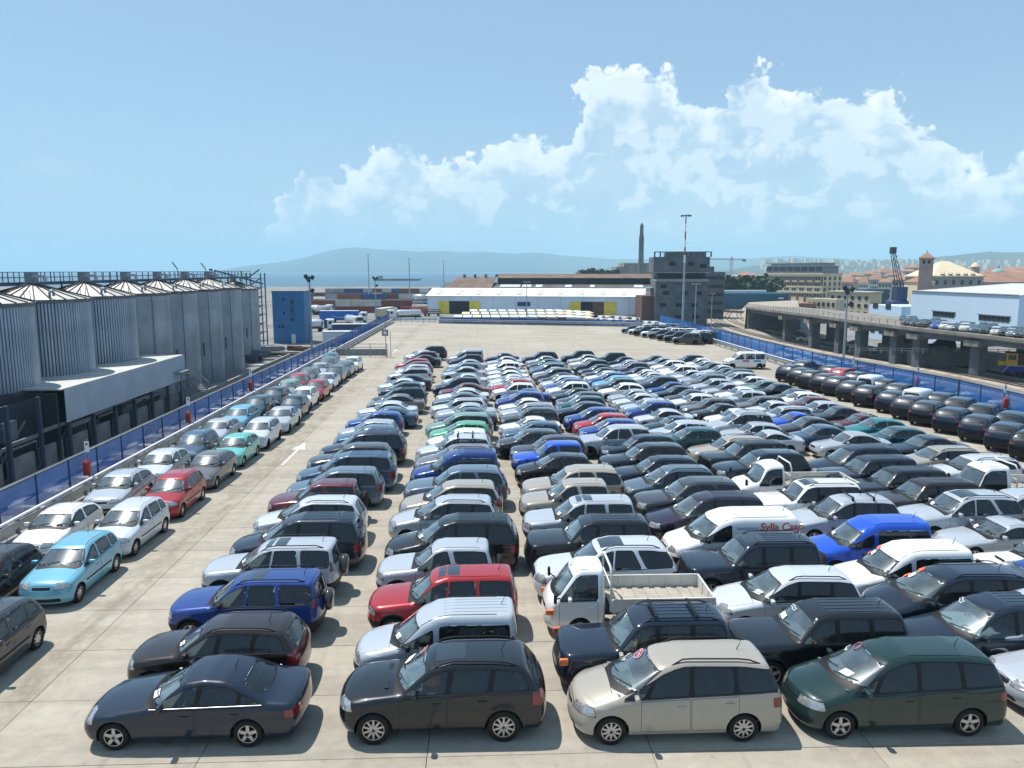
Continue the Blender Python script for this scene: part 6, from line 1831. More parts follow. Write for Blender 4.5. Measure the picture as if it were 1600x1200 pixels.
# low coupe
spec('coupe', L=4.35, W=.86, H=1.33, xf=.82, xr=3.30, rw=.30, zb=.18,
     top=[(0, .62), (.15, .70), (.5, .78), (1.35, .90), (2.10, 1.28), (2.55, 1.33), (2.95, 1.29), (3.85, .96), (4.2, .94), (4.35, .90)],
     belt=[(0, .68), (1.3, .85), (3.8, .93), (4.35, .90)],
     front=[(.15, .12), (.42, .0), (.55, .03), (.7, .16), (.9, .36), (1.5, .9)], rear=[(.15, 4.28), (.5, 4.35), (.88, 4.30), (.96, 4.2), (1.4, 3.9)],
     cowl=(1.38, .90), header=(2.08, 1.27), hoodfront=(.12, .66), rearx=2.9, rearglass=(1.0, 1.25, .14), seatx=1.95,
     dlo=(1.5, 3.45, 1.1, .025, .055), pillars=[(2.62, 2.68, .06, 'black')], doors=[(1.46, 2.62, 0)],
     lampf=(.55, .70, .38, .45), lampr=(.62, .80, .42, 4.05), tailgate=(.45, .88, .58), grille=(.48, .55, .3))
# small five door hatchback
spec('hatchback', strip=True, L=3.82, W=.835, H=1.49, xf=.72, xr=3.17, rw=.29, zb=.18,
     top=[(0, .78), (.12, .84), (.4, .90), (1.0, 1.02), (1.78, 1.43), (2.3, 1.49), (3.1, 1.46), (3.5, 1.40), (4.2, 1.30)],
     belt=[(0, .8), (1.0, .92), (3.3, 1.0), (3.8, 1.0)],
     front=[(.15, .12), (.42, .0), (.6, .03), (.78, .10), (1.0, .3), (1.5, .8)], rear=[(.15, 3.74), (.5, 3.82), (.85, 3.79), (1.0, 3.72), (1.2, 3.60), (1.4, 3.46), (1.55, 3.35)],
     cowl=(1.03, 1.02), header=(1.75, 1.42), hoodfront=(.10, .82), rearx=3.2, rearglass=(1.03, 1.37, .16), seatx=1.55,
     dlo=(1.14, 3.45, .45, .025, .065), pillars=[(2.13, 2.2, .07, 'black'), (2.95, 2.98, .05, 'paint')], doors=[(1.12, 2.11, 0), (2.13, 3.0, .3)],
     lampf=(.64, .86, .36, .50), lampr=(.70, 1.02, .56, 3.55), tailgate=(.62, .98, .56), grille=(.66, .74, .28), rim='steel')
# three door hatchback
spec('three_door_hatchback', L=3.95, W=.835, H=1.39, xf=.75, xr=3.15, rw=.285, zb=.18,
     top=[(0, .70), (.12, .77), (.4, .84), (1.15, .96), (1.9, 1.35), (2.4, 1.39), (3.0, 1.36), (3.4, 1.28), (4.1, 1.1)],
     belt=[(0, .75), (1.1, .88), (3.3, .96), (3.9, .97)],
     front=[(.15, .12), (.42, .0), (.58, .03), (.72, .09), (.95, .3), (1.5, .8)], rear=[(.15, 3.88), (.5, 3.95), (.8, 3.92), (.95, 3.84), (1.15, 3.62), (1.3, 3.42), (1.45, 3.2)],
     cowl=(1.18, .96), header=(1.88, 1.34), hoodfront=(.10, .75), rearx=3.1, rearglass=(.98, 1.26, .15), seatx=1.70,
     dlo=(1.28, 3.50, .7, .025, .06), pillars=[(2.45, 2.5, .09, 'paint')], doors=[(1.24, 2.44, 0)],
     lampf=(.58, .78, .36, .45), lampr=(.66, .88, .52, 3.70), tailgate=(.55, .94, .56), grille=(.6, .68, .3), rim='steel')
# estate car
spec('estate_car', strip=True, L=4.55, W=.86, H=1.46, xf=.82, xr=3.45, rw=.30, zb=.18,
     top=[(0, .70), (.12, .77), (.5, .85), (1.28, .97), (2.05, 1.40), (2.6, 1.46), (3.7, 1.45), (4.2, 1.40), (4.9, 1.3)],
     belt=[(0, .75), (1.2, .90), (4.2, .98), (4.5, .98)],
     front=[(.15, .12), (.42, .0), (.58, .03), (.72, .09), (.95, .3), (1.5, .8)], rear=[(.15, 4.48), (.5, 4.55), (.9, 4.52), (1.0, 4.45), (1.2, 4.30), (1.38, 4.14), (1.5, 4.0)],
     cowl=(1.31, .97), header=(2.02, 1.39), hoodfront=(.10, .75), rearx=3.85, rearglass=(1.01, 1.34, .15), seatx=1.85, rails=(2.15, 4.0),
     dlo=(1.42, 4.22, .5, .025, .06), pillars=[(2.42, 2.49, .07, 'black'), (3.35, 3.4, .06, 'black')], doors=[(1.38, 2.40, 0), (2.42, 3.40, .3)],
     lampf=(.60, .78, .38, .56), lampr=(.72, 1.0, .58, 4.22), tailgate=(.5, .96, .58), grille=(.6, .7, .32))
# smooth tall off-roader
spec('offroader', L=4.67, W=.93, H=1.71, xf=.86, xr=3.68, rw=.365, zb=.27,
     top=[(0, .90), (.12, .98), (.5, 1.06), (1.30, 1.15), (2.02, 1.61), (2.55, 1.70), (3.6, 1.69), (4.1, 1.64), (5.0, 1.5)],
     belt=[(0, .95), (1.3, 1.06), (3.6, 1.14), (4.6, 1.16)],
     front=[(.2, .14), (.5, .0), (.7, .02), (.92, .07), (1.15, .3), (1.8, .9)], rear=[(.2, 4.58), (.55, 4.67), (.95, 4.65), (1.15, 4.55), (1.4, 4.36), (1.62, 4.16), (1.8, 4.0)],
     cowl=(1.34, 1.15), header=(2.0, 1.60), hoodfront=(.08, .95), rearx=3.8, rearglass=(1.20, 1.56, .17), seatx=1.95, rails=(2.1, 4.02),
     dlo=(1.46, 4.28, .55, .025, .07), pillars=[(2.46, 2.53, .08, 'black'), (3.36, 3.44, .07, 'black')], doors=[(1.42, 2.44, 0), (2.46, 3.42, .3)],
     lampf=(.76, .95, .42, .62), lampr=(.84, 1.16, .58, 4.30), tailgate=(.62, 1.14, .62), grille=(.74, .92, .20), flare=.02, spokes=10)
SPECS['offroader_roof'] = None
k_ = dict(L=4.59, W=.92, H=1.77, xf=.84, xr=3.66, rw=.365, zb=.27,
     top=[(0, .92), (.12, 1.0), (.5, 1.08), (1.32, 1.17), (2.0, 1.66), (2.5, 1.76), (3.7, 1.75), (4.15, 1.70), (5.0, 1.6)],
     belt=[(0, .97), (1.3, 1.08), (4.5, 1.16)],
     front=[(.2, .16), (.5, .0), (.7, .02), (.95, .08), (1.15, .3), (1.8, .9)], rear=[(.2, 4.50), (.55, 4.59), (.95, 4.57), (1.15, 4.50), (1.45, 4.30), (1.65, 4.14), (1.85, 3.98)],
     cowl=(1.36, 1.17), header=(1.98, 1.65), hoodfront=(.08, .97), rearx=3.8, rearglass=(1.22, 1.60, .16), seatx=1.95, rails=(2.1, 3.95),
     dlo=(1.48, 4.30, -.35, .025, .075), pillars=[(2.44, 2.5, .05, 'black'), (3.42, 3.22, .13, 'paint')], doors=[(1.44, 2.42, 0), (2.44, 3.34, .3)],
     lampf=(.74, .96, .44, .60), lampr=(.82, 1.06, .60, 4.28), tailgate=(.62, 1.16, .62), grille=(.74, .94, .34), flare=.02, spokes=5)
spec('offroader_roof', **{**k_, 'sunroof': (2.12, 2.85, .40)})          # silver one with the tilted quarter pillar and sunroof
spec('offroader_plain', **{**k_, 'rails': False})
# upright off-roader with a spare wheel on the tail
k_ = dict(L=4.35, W=.88, H=1.70, xf=.80, xr=3.42, rw=.345, zb=.26,
     top=[(0, .92), (.12, .99), (.5, 1.04), (1.22, 1.11), (1.86, 1.60), (2.3, 1.69), (3.8, 1.69), (4.2, 1.65), (4.9, 1.6)],
     belt=[(0, .95), (1.2, 1.04), (4.3, 1.08)],
     front=[(.2, .14), (.5, .0), (.7, .02), (.95, .07), (1.15, .3), (1.8, .8)], rear=[(.2, 4.24), (.5, 4.32), (1.0, 4.31), (1.2, 4.26), (1.65, 4.12), (1.8, 4.05)],
     cowl=(1.26, 1.11), header=(1.84, 1.59), hoodfront=(.08, .96), rearx=3.9, rearglass=(1.12, 1.57, .15), seatx=1.80, rails=(1.95, 3.9),
     dlo=(1.36, 4.12, .12, .025, .075), pillars=[(2.28, 2.34, .06, 'black'), (3.18, 3.14, .11, 'paint')], doors=[(1.34, 2.26, 0), (2.28, 3.12, .3)],
     lampf=(.72, .90, .42, .52), lampr=(.98, 1.50, .70, 4.12), tailgate=(.60, 1.08, .60), grille=(.74, .88, .30), bumper='black', cladding=True, flare=.015, spokes=5)
spec('tall_offroader', **{**k_, 'sunroof': (2.05, 2.70, .36), 'spare': 'car_paint', 'kroof': .12})
spec('tall_offroader_plain', **{**k_, 'sunroof': (2.05, 2.65, .36), 'lampr': (.80, 1.02, .60, 4.16), 'rails': False, 'kroof': .12})
# square american off-roader
spec('square_offroader', L=4.52, W=.90, H=1.76, xf=.80, xr=3.50, rw=.36, zb=.28,
     top=[(0, 1.0), (.08, 1.05), (.5, 1.10), (1.42, 1.15), (1.98, 1.66), (2.35, 1.75), (3.9, 1.75), (4.25, 1.72), (4.9, 1.7)],
     belt=[(0, 1.02), (1.4, 1.08), (4.4, 1.10)],
     front=[(.25, .12), (.5, .0), (.62, .02), (.8, .10), (1.02, .12), (1.2, .3), (1.8, .8)], rear=[(.25, 4.44), (.55, 4.52), (1.0, 4.48), (1.2, 4.42), (1.7, 4.22), (1.85, 4.16)],
     cowl=(1.45, 1.15), header=(1.96, 1.65), hoodfront=(.13, 1.02), rearx=4.0, rearglass=(1.16, 1.62, .14), seatx=1.95, rails=(2.15, 4.05),
     dlo=(1.54, 4.22, .15, .025, .075), pillars=[(2.46, 2.5, .07, 'black'), (3.36, 3.36, .08, 'black')], doors=[(1.50, 2.44, 0), (2.46, 3.34, .3)],
     lampf=(.80, .98, .52, .22), lampr=(.82, 1.14, .66, 4.34), tailgate=(.62, 1.10, .62), grille=(.78, 1.0, .42), bumper='black', cladding=True, flare=.025,
     bowf=.10, kroof=.10, kf=.09, seats='seat_beige', ribs=(2.35, 4.0), spokes=5)
spec('square_offroader_dark', **{**SPECS['square_offroader'].__dict__, 'rails': False, 'seats': 'seat_grey', 'bars': False})
spec('square_offroader_sunroof', **{**SPECS['square_offroader'].__dict__, 'sunroof': (2.05, 2.65, .38), 'seats': 'seat_grey', 'spare': 'tyre', 'spokes': 5})
# short three door off-roader
k_ = dict(L=3.85, W=.87, H=1.69, xf=.78, xr=3.08, rw=.345, zb=.28,
     top=[(0, .92), (.12, .99), (.5, 1.05), (1.20, 1.12), (1.84, 1.60), (2.2, 1.68), (3.2, 1.68), (3.6, 1.64), (4.4, 1.6)],
     belt=[(0, .95), (1.2, 1.04), (3.8, 1.08)],
     front=[(.2, .14), (.5, .0), (.7, .02), (.95, .08), (1.15, .3), (1.8, .8)], rear=[(.2, 3.74), (.5, 3.82), (1.0, 3.80), (1.2, 3.74), (1.6, 3.56), (1.8, 3.46)],
     cowl=(1.24, 1.12), header=(1.82, 1.59), hoodfront=(.08, .97), rearx=3.35, rearglass=(1.13, 1.55, .15), seatx=1.78,
     dlo=(1.34, 3.60, .25, .025, .075), pillars=[(2.54, 2.42, .15, 'paint')], doors=[(1.32, 2.50, 0)],
     lampf=(.74, .92, .42, .55), lampr=(.86, 1.10, .62, 3.66), tailgate=(.62, 1.08, .60), grille=(.76, .88, .28), bumper='black', cladding=True, flare=.02, spokes=5, spare='tyre')
spec('short_offroader', **k_)
spec('soft_top_offroader', **{**k_, 'ribs': False})
# one box people carrier
spec('minivan', L=4.75, W=.90, H=1.77, xf=.88, xr=3.78, rw=.335, zb=.20,
     top=[(0, .84), (.12, .90), (.35, .96), (.95, 1.16), (1.95, 1.66), (2.5, 1.76), (3.8, 1.75), (4.3, 1.70), (5.1, 1.6)],
     belt=[(0, .86), (1.0, 1.0), (3.0, 1.08), (4.6, 1.14)],
     front=[(.15, .10), (.42, .0), (.6, .03), (.82, .11), (1.0, .24), (1.8, 1.2)], rear=[(.15, 4.68), (.5, 4.75), (1.0, 4.73), (1.2, 4.65), (1.5, 4.50), (1.7, 4.38), (1.85, 4.28)],
     cowl=(.98, 1.165), header=(1.92, 1.65), hoodfront=(.10, .86), rearx=4.0, rearglass=(1.20, 1.62, .15), seatx=1.75, rows=3,
     dlo=(1.12, 4.56, .12, .03, .075), pillars=[(1.62, 1.86, .06, 'black'), (2.62, 2.66, .06, 'black'), (3.62, 3.62, .06, 'black')], doors=[(1.52, 2.60, 0), (2.62, 3.66, .3)],
     lampf=(.66, .84, .36, .72), lampr=(.82, 1.04, .62, 4.42), tailgate=(.58, 1.14, .62), grille=(.68, .74, .3), bowf=.38, nose=.10, spokes=5, privacy=True, wscr_m=.07)
spec('minivan_rails', **{**SPECS['minivan'].__dict__, 'rails': (2.25, 4.2), 'spokes': 10})
# larger people carrier with a bonnet
spec('large_minivan', L=4.73, W=.92, H=1.75, xf=.88, xr=3.70, rw=.325, zb=.19,
     top=[(0, .76), (.12, .83), (.5, .92), (1.12, 1.06), (2.0, 1.63), (2.5, 1.73), (3.9, 1.73), (4.35, 1.68), (5.1, 1.6)],
     belt=[(0, .80), (1.1, .98), (4.6, 1.08)],
     front=[(.15, .12), (.42, .0), (.58, .03), (.76, .10), (1.0, .34), (1.8, 1.2)], rear=[(.15, 4.66), (.5, 4.73), (1.0, 4.71), (1.2, 4.64), (1.5, 4.47), (1.7, 4.32), (1.85, 4.2)],
     cowl=(1.16, 1.07), header=(1.97, 1.62), hoodfront=(.10, .80), rearx=3.95, rearglass=(1.14, 1.60, .15), seatx=1.85, rows=3,
     dlo=(1.30, 4.50, .2, .03, .075), pillars=[(2.50, 2.54, .06, 'black'), (3.58, 3.60, .06, 'black')], doors=[(1.40, 2.48, 0), (2.50, 3.56, .3)],
     lampf=(.62, .80, .40, .62), lampr=(.70, .98, .62, 4.40), tailgate=(.56, 1.08, .64), grille=(.60, .70, .34), bowf=.30, nose=.09, ribs=(2.6, 4.3), privacy=True, spokes=5)
# compact people carrier
k_ = dict(L=4.32, W=.87, H=1.64, xf=.80, xr=3.46, rw=.305, zb=.19,
     top=[(0, .78), (.12, .85), (.5, .94), (1.06, 1.06), (1.90, 1.55), (2.4, 1.63), (3.6, 1.61), (4.0, 1.56), (4.8, 1.4)],
     belt=[(0, .82), (1.0, .97), (4.2, 1.04)],
     front=[(.15, .12), (.42, .0), (.6, .03), (.8, .10), (1.0, .3), (1.8, 1.0)], rear=[(.15, 4.25), (.5, 4.32), (.95, 4.30), (1.1, 4.23), (1.35, 4.06), (1.55, 3.90), (1.7, 3.78)],
     cowl=(1.10, 1.07), header=(1.87, 1.54), hoodfront=(.10, .83), rearx=3.6, rearglass=(1.09, 1.50, .15), seatx=1.75, rows=2,
     dlo=(1.22, 4.06, .4, .03, .07), pillars=[(2.30, 2.36, .06, 'black'), (3.24, 3.28, .06, 'black')], doors=[(1.32, 2.28, 0), (2.30, 3.26, .3)],
     lampf=(.66, .86, .38, .60), lampr=(.78, 1.12, .58, 4.02), tailgate=(.6, 1.04, .60), grille=(.68, .76, .3), bowf=.28, nose=.08, spokes=5)
spec('compact_minivan', **{**k_, 'rails': (2.1, 3.75)})
spec('compact_minivan_plain', **k_)
spec('compact_minivan_bars', **{**k_, 'bars': (2.35, 3.15)})
# leisure van
k_ = dict(L=4.18, W=.85, H=1.80, xf=.78, xr=3.48, rw=.305, zb=.20,
     top=[(0, .82), (.12, .90), (.45, .98), (1.0, 1.10), (1.66, 1.60), (2.05, 1.76), (2.5, 1.81), (3.8, 1.81), (4.3, 1.79)],
     belt=[(0, .85), (1.0, 1.02), (4.1, 1.06)],
     front=[(.15, .12), (.42, .0), (.62, .03), (.86, .10), (1.05, .3), (1.8, .9)], rear=[(.15, 4.10), (.5, 4.18), (1.2, 4.16), (1.7, 4.08), (1.85, 4.05)],
     cowl=(1.03, 1.11), header=(1.64, 1.59), hoodfront=(.10, .86), rearx=3.9, rearglass=(1.12, 1.60, .17), seatx=1.70, rows=2,
     dlo=(1.16, 3.96, .03, .03, .20), pillars=[(2.14, 2.14, .14, 'paint')], doors=[(1.22, 2.20, 0)],
     lampf=(.66, .86, .42, .46), lampr=(.86, 1.30, .70, 4.0), tailgate=(.55, 1.06, .6), grille=(.70, .80, .3), tumble=.16, bowf=.26, nose=.09, rim='steel', bumper='black', kroof=.14)
spec('leisure_van', **k_)
spec('leisure_van_ribs', **{**k_, 'ribs': (2.3, 3.9)})
# panel van
k_ = dict(L=4.70, W=.94, H=1.88, xf=.86, xr=3.90, rw=.33, zb=.20,
     top=[(0, .84), (.12, .92), (.45, 1.02), (.92, 1.18), (1.66, 1.72), (2.1, 1.86), (2.6, 1.89), (4.4, 1.88), (5.0, 1.86)],
     belt=[(0, .88), (1.0, 1.08), (4.6, 1.12)],
     front=[(.15, .10), (.42, .0), (.62, .03), (.88, .10), (1.1, .3), (1.8, 1.0)], rear=[(.15, 4.63), (.5, 4.70), (1.2, 4.68), (1.7, 4.58), (1.95, 4.52)],
     cowl=(.95, 1.19), header=(1.64, 1.70), hoodfront=(.10, .90), rearx=4.4, rearglass=(1.2, 1.62, .2), seatx=1.65, rows=1,
     dlo=(1.05, 2.20, 0, .03, .14), pillars=[(1.32, 1.42, .04, 'black')], doors=[(1.20, 2.24, 0)],
     lampf=(.70, .90, .48, .5), lampr=(.8, 1.2, .76, 4.56), tailgate=(.5, 1.12, .7), grille=(.7, .8, .34), tumble=.13, bowf=.28, nose=.09, rim='steel', bumper='black', kroof=.15)
spec('panel_van', **k_)
spec('small_panel_van', **{**SPECS['leisure_van'].__dict__, 'dlo': (1.16, 2.16, 0, .03, .20), 'pillars': [(1.36, 1.42, .03, 'black')], 'rows': 1})
spec('minibus', **{**SPECS['panel_van'].__dict__, 'dlo': (1.05, 4.45, 0, .03, .16), 'pillars': [(2.26, 2.26, .14, 'paint'), (3.4, 3.4, .10, 'paint')], 'rows': 3, 'top': [(0, .95), (.12, 1.05), (.5, 1.14), (.85, 1.22), (1.42, 1.76), (1.75, 1.90), (2.4, 1.93), (4.4, 1.92), (5.0, 1.90)], 'cowl': (.86, 1.23), 'header': (1.40, 1.75)})
# current small off-roader, parked in the rows by the right fence
spec('crossover', L=4.30, W=.90, H=1.62, xf=.86, xr=3.44, rw=.36, zb=.24,
     top=[(0, .86), (.12, .94), (.5, 1.02), (1.22, 1.10), (2.0, 1.54), (2.5, 1.62), (3.4, 1.59), (3.9, 1.52), (4.8, 1.3)],
     belt=[(0, .92), (1.2, 1.04), (3.4, 1.12), (4.2, 1.20)],
     front=[(.2, .16), (.5, .0), (.75, .02), (.92, .07), (1.1, .3), (1.8, .9)], rear=[(.2, 4.22), (.5, 4.30), (.95, 4.28), (1.1, 4.20), (1.35, 3.98), (1.5, 3.8), (1.7, 3.6)],
     cowl=(1.26, 1.11), header=(1.97, 1.53), hoodfront=(.08, .92), rearx=3.4, rearglass=(1.2, 1.48, .17), seatx=1.85,
     dlo=(1.38, 3.95, .8, .025, .065), pillars=[(2.40, 2.46, .07, 'black'), (3.22, 3.28, .06, 'black')], doors=[(1.36, 2.38, 0), (2.40, 3.25, .3)],
     lampf=(.74, .88, .40, .46), lampr=(.93, 1.03, .58, 4.02), tailgate=(.6, 1.1, .6), grille=(.56, .74, .46), cladding=True, flare=.02, spokes=5, privacy=True, kroof=.09, kn=.06, bowr=.05, bumper='black')
# cabs of the flat-bed lorries
spec('lorry_cab', L=1.82, W=.83, H=1.94, xf=1.02, xr=9.0, rw=.30, zb=.28,
     top=[(0, 1.05), (.10, 1.12), (.30, 1.20), (.82, 1.84), (1.1, 1.94), (1.5, 1.95), (2.4, 1.95)], belt=[(0, 1.08), (1.8, 1.10)],
     front=[(.25, .06), (.5, .0), (.9, .05), (1.2, .22), (1.9, .7)], rear=[(.2, 1.80), (1.0, 1.80), (1.8, 1.74), (1.95, 1.70)],
     cowl=(.33, 1.22), header=(.80, 1.83), hoodfront=(.1, 1.1), rearx=1.5, rearglass=(1.15, 1.75, .15), seatx=.70, rows=1, hood=False,
     dlo=(.42, 1.52, 0, .02, .12), pillars=[], doors=[(.44, 1.52, 0)], lampf=(.74, .92, .48, .30), lampr=(.5, .55, 2.0, 9), tailgate=None,
     grille=(.78, .88, .42), tumble=.14, bowf=.14, nose=.04, tail=.0, rim='steel', kroof=.12, ribs=(.95, 1.6))
spec('bonnet_cab', L=2.25, W=.90, H=1.92, xf=.98, xr=9.0, rw=.32, zb=.26,
     top=[(0, .98), (.12, 1.06), (.5, 1.14), (.78, 1.20), (1.34, 1.80), (1.6, 1.90), (1.9, 1.92), (2.8, 1.91)], belt=[(0, 1.0), (2.2, 1.10)],
     front=[(.25, .08), (.5, .0), (.9, .05), (1.1, .22), (1.9, .7)], rear=[(.2, 2.22), (1.0, 2.22), (1.8, 2.12), (1.95, 2.08)],
     cowl=(.80, 1.21), header=(1.31, 1.78), hoodfront=(.1, 1.0), rearx=1.8, rearglass=(1.2, 1.7, .15), seatx=1.15, rows=1,
     dlo=(.92, 1.96, 0, .02, .13), pillars=[], doors=[(.94, 1.98, 0)], lampf=(.72, .90, .48, .36), lampr=(.5, .55, 2.0, 9), tailgate=None,
     grille=(.74, .88, .42), tumble=.16, bowf=.16, nose=.05, tail=0, rim='steel', kroof=.12, bumper='black')
spec('big_lorry_cab', **{**SPECS['lorry_cab'].__dict__, 'L': 1.95, 'W': .92, 'rear': [(.2, 1.93), (1.0, 1.93), (1.8, 1.88), (2.2, 1.84)],
     'top': [(0, 1.12), (.10, 1.2), (.26, 1.28), (.66, 1.98), (.95, 2.12), (1.5, 2.13), (2.4, 2.13)], 'cowl': (.29, 1.30), 'header': (.64, 1.97), 'H': 2.12, 'ribs': False,
     'dlo': (.36, 1.62, 0, .02, .14), 'doors': [(.38, 1.62, 0)], 'grille': (.80, 1.0, .5)})

# ------------------------------------------------------------------ the cars, one by one: (pixel of the roof's middle, kind, colour)
COL = dict(nvy=('dark navy', (.008, .016, .034)), blk=('black', (.006, .008, .012)), dbr=('dark brown', (.020, .011, .009)), dgy=('dark grey', (.040, .043, .05)), gry=('grey', (.13, .135, .14)),
           slv=('silver', (.43, .47, .52)), lsv=('pale silver', (.57, .61, .655)), wht=('white', (.82, .82, .81)), beg=('beige silver', (.38, .345, .29)), red=('red', (.36, .018, .022)), mar=('maroon', (.11, .014, .022)),
           blu=('blue', (.012, .045, .22)), brb=('bright blue', (.012, .085, .55)), lbl=('light blue', (.16, .42, .55)), sbl=('steel blue', (.05, .10, .17)), grn=('dark green', (.008, .030, .028)), lgn=('green', (.10, .36, .20)),
           pgn=('pale green', (.20, .33, .28)), mnt=('mint green', (.13, .50, .44)), tea=('teal', (.012, .17, .19)), dte=('dark teal', (.012, .06, .075)), pur=('dark purple', (.020, .013, .034)), gbl=('grey blue', (.10, .145, .20)), mau=('grey mauve', (.17, .16, .20)))
KIND = dict(S=('saloon', 'saloon', 'saloon car'), s=('small_saloon', 'saloon', 'saloon car'), c=('coupe', 'coupe', 'coupe'), h=('hatchback', 'five door hatchback', 'hatchback'), t=('three_door_hatchback', 'three door hatchback', 'hatchback'), e=('estate_car', 'estate car', 'estate car'),
            o=('offroader', 'off-roader', 'off-roader'), R=('offroader_roof', 'off-roader with sunroof', 'off-roader'), p=('offroader_plain', 'off-roader', 'off-roader'), T=('tall_offroader', 'tall off-roader with spare wheel', 'off-roader'), u=('tall_offroader_plain', 'tall off-roader with black bumpers', 'off-roader'),
            q=('square_offroader', 'square off-roader with roof ribs', 'off-roader'), Q=('square_offroader_dark', 'square off-roader', 'off-roader'), Z=('square_offroader_sunroof', 'square off-roader with sunroof', 'off-roader'), b=('short_offroader', 'short off-roader with spare wheel', 'off-roader'), B=('soft_top_offroader', 'short off-roader with grey top', 'off-roader'),
            m=('minivan', 'one-box people carrier', 'people carrier'), M=('minivan_rails', 'one-box people carrier with roof rails', 'people carrier'), L=('large_minivan', 'large people carrier', 'people carrier'), k=('compact_minivan', 'compact people carrier with roof rails', 'people carrier'), K=('compact_minivan_plain', 'compact people carrier', 'people carrier'), j=('compact_minivan_bars', 'people carrier with two roof bars', 'people carrier'),
            l=('leisure_van', 'high roofed leisure van', 'leisure van'), r=('leisure_van_ribs', 'high roofed leisure van with roof ribs', 'leisure van'), v=('panel_van', 'panel van', 'van'), w=('small_panel_van', 'small panel van', 'van'), X=('crossover', 'crossover', 'crossover'))
ORD = 'first second third fourth fifth sixth seventh eighth ninth tenth eleventh twelfth thirteenth fourteenth fifteenth sixteenth seventeenth eighteenth nineteenth twentieth twenty-first twenty-second twenty-third twenty-fourth twenty-fifth twenty-sixth twenty-seventh twenty-eighth twenty-ninth thirtieth thirty-first thirty-second thirty-third'.split()
CARS = {
1: 'S nvy 0 0 -6.32 16.35|o dbr 390 960|T blu 408 895|T slv 428 845|L nvy 500 805|k lsv 532 776|b mar 520 751|K gbl 543 730|L sbl 564 706|p dgy 575 691|L nvy 581 673|h sbl 584 665|h slv 586 655|h blu 596 642|s sbl 609 634|s lsv 609 626|s gry 622 615|L nvy 630 606|h nvy 635 596|s lsv 630 589|s dgy 641 584|e slv 648 573|h slv 650 569|h mar 653 565|h red 651 559|s nvy 662 553|h mar 664 550|s lsv 661 546|p blk 674 544',
2: 'o blk 0 0 -.95 16.35|r slv 722 945|u red 740 890|B slv 707 846|L blk 739 806|k slv 729 776|K beg 724 752|p gbl 724 728|r blu 729 705|k mau 729 693|j lsv 734 678|h wht 727 668|h lgn 729 657|K pgn 729 645|s nvy 732 636|s slv 731 629|e lsv 727 619|s gbl 722 611|s lsv 726 605|s mar 729 597|K nvy 722 590|s lsv 729 582|s slv 727 572|h gbl 729 567|s slv 732 561|h nvy 735 553|l slv 732 545',
3: 'M beg 0 0 4.18 16.1|q nvy 1000 955|#lorry wht 0 0|R lsv 985 845|Q blk 937 808|u slv 929 777|b beg 912 751|p beg 907 728|h blk 893 709|b brb 871 693|o dgy 871 676|h dgy 837 671|h sbl 841 657|s wht 832 647|p dgy 842 636|e slv 836 626|s wht 824 619|h blu 821 611|s blu 824 604|h wht 812 599|t red 810 592|s slv 800 587|s lsv 800 582|s wht 796 576|s lsv 794 570|h wht 793 565|s wht 791 560|s slv 790 555|s nvy 787 549',
4: 'm grn 0 0 9.41 16.1|Q blk 1230 945|k lsv 1225 890|Z nvy 1190 840|#van wht 1160 800|L pur 1077 770|p dgy 1077 749|k gbl 1063 729|o nvy 1043 709|p blk 1020 692|o nvy 1009 675|p slv 975 666|h blu 962 654|h red 951 645|h blu 935 637|t nvy 919 627|h dte 917 619|h dgy 915 611|s nvy 903 603|h wht 897 597|h blu 891 591|h lsv 884 586|s dgy 878 580|h gry 873 576|s wht 868 572|h sbl 864 568|s nvy 860 563|s dgy 856 559|s slv 852 554|p pur 852 547',
5: 's slv 0 0 14.2 16.6|L nvy 1500 950|M nvy 1470 892|l wht 1430 850|l brb 1370 810|j slv 1326 776|Z wht 1272 751|#pickup wht 0 0|p nvy 1209 703|Q blk 1179 693|e beg 1149 681|h dte 1089 667|h slv 1072 657|s nvy 1056 647|s lsv 1040 636|h blu 1027 627|s slv 1014 619|s lsv 1001 612|s slv 992 605|t wht 980 598|h nvy 972 592|h lbl 967 587|h blu 958 582|s wht 949 577|s dgy 943 572|s dgy 937 567|h nvy 930 562|s wht 920 557|s slv 917 552|p blk 914 547',
6: 'p slv 1640 930|M blu 1650 880|Z wht 1632 848|c slv 1560 812|R slv 1526 775|Q dbr 1462 752|Q blk 1409 730|Q nvy 1356 713|L nvy 1330 697|c slv 1202 671|t slv 1186 659|k slv 1167 644|s wht 1150 636|s blk 1131 630|e gry 1118 619|t wht 1092 614|s dgy 1080 606|s nvy 1061 600|s blu 1050 594|h dgy 1037 589|s nvy 1024 584|s lsv 1019 579|s wht 1011 575|s blk 1000 571|h mau 993 565|s slv 984 560|s nvy 975 555|p blk 967 551',
7: 't wht 1640 800|K slv 1612 770|#truck wht 0 0|e lsv 1500 712|e beg 1466 697|s slv 1334 675|s sbl 1284 663|s dgy 1267 651|c brb 1243 642|e slv 1235 631|s lsv 1210 623|e gry 1196 615|t slv 1170 609|s wht 1159 602|s slv 1137 596|t slv 1121 591|h gry 1110 584|s slv 1094 580|s lsv 1081 576|h wht 1069 571|s wht 1060 567|h wht 1051 562|s slv 1036 557|s grn 1024 553',
8: 'S nvy 1451 679|t dte 1409 666|t tea 1377 653|c mar 1345 644|s dgy 1313 633|t slv 1288 626|t mar 1271 619|t wht 1256 612|s dgy 1243 605|s blk 1217 597|s pgn 1196 592|t wht 1178 587|h slv 1162 582|h dgy 1157 577|s nvy 1137 573|s slv 1128 569|s dgy 1116 566|s lsv 1105 562|s wht 1095 558|h nvy 1082 554',
}
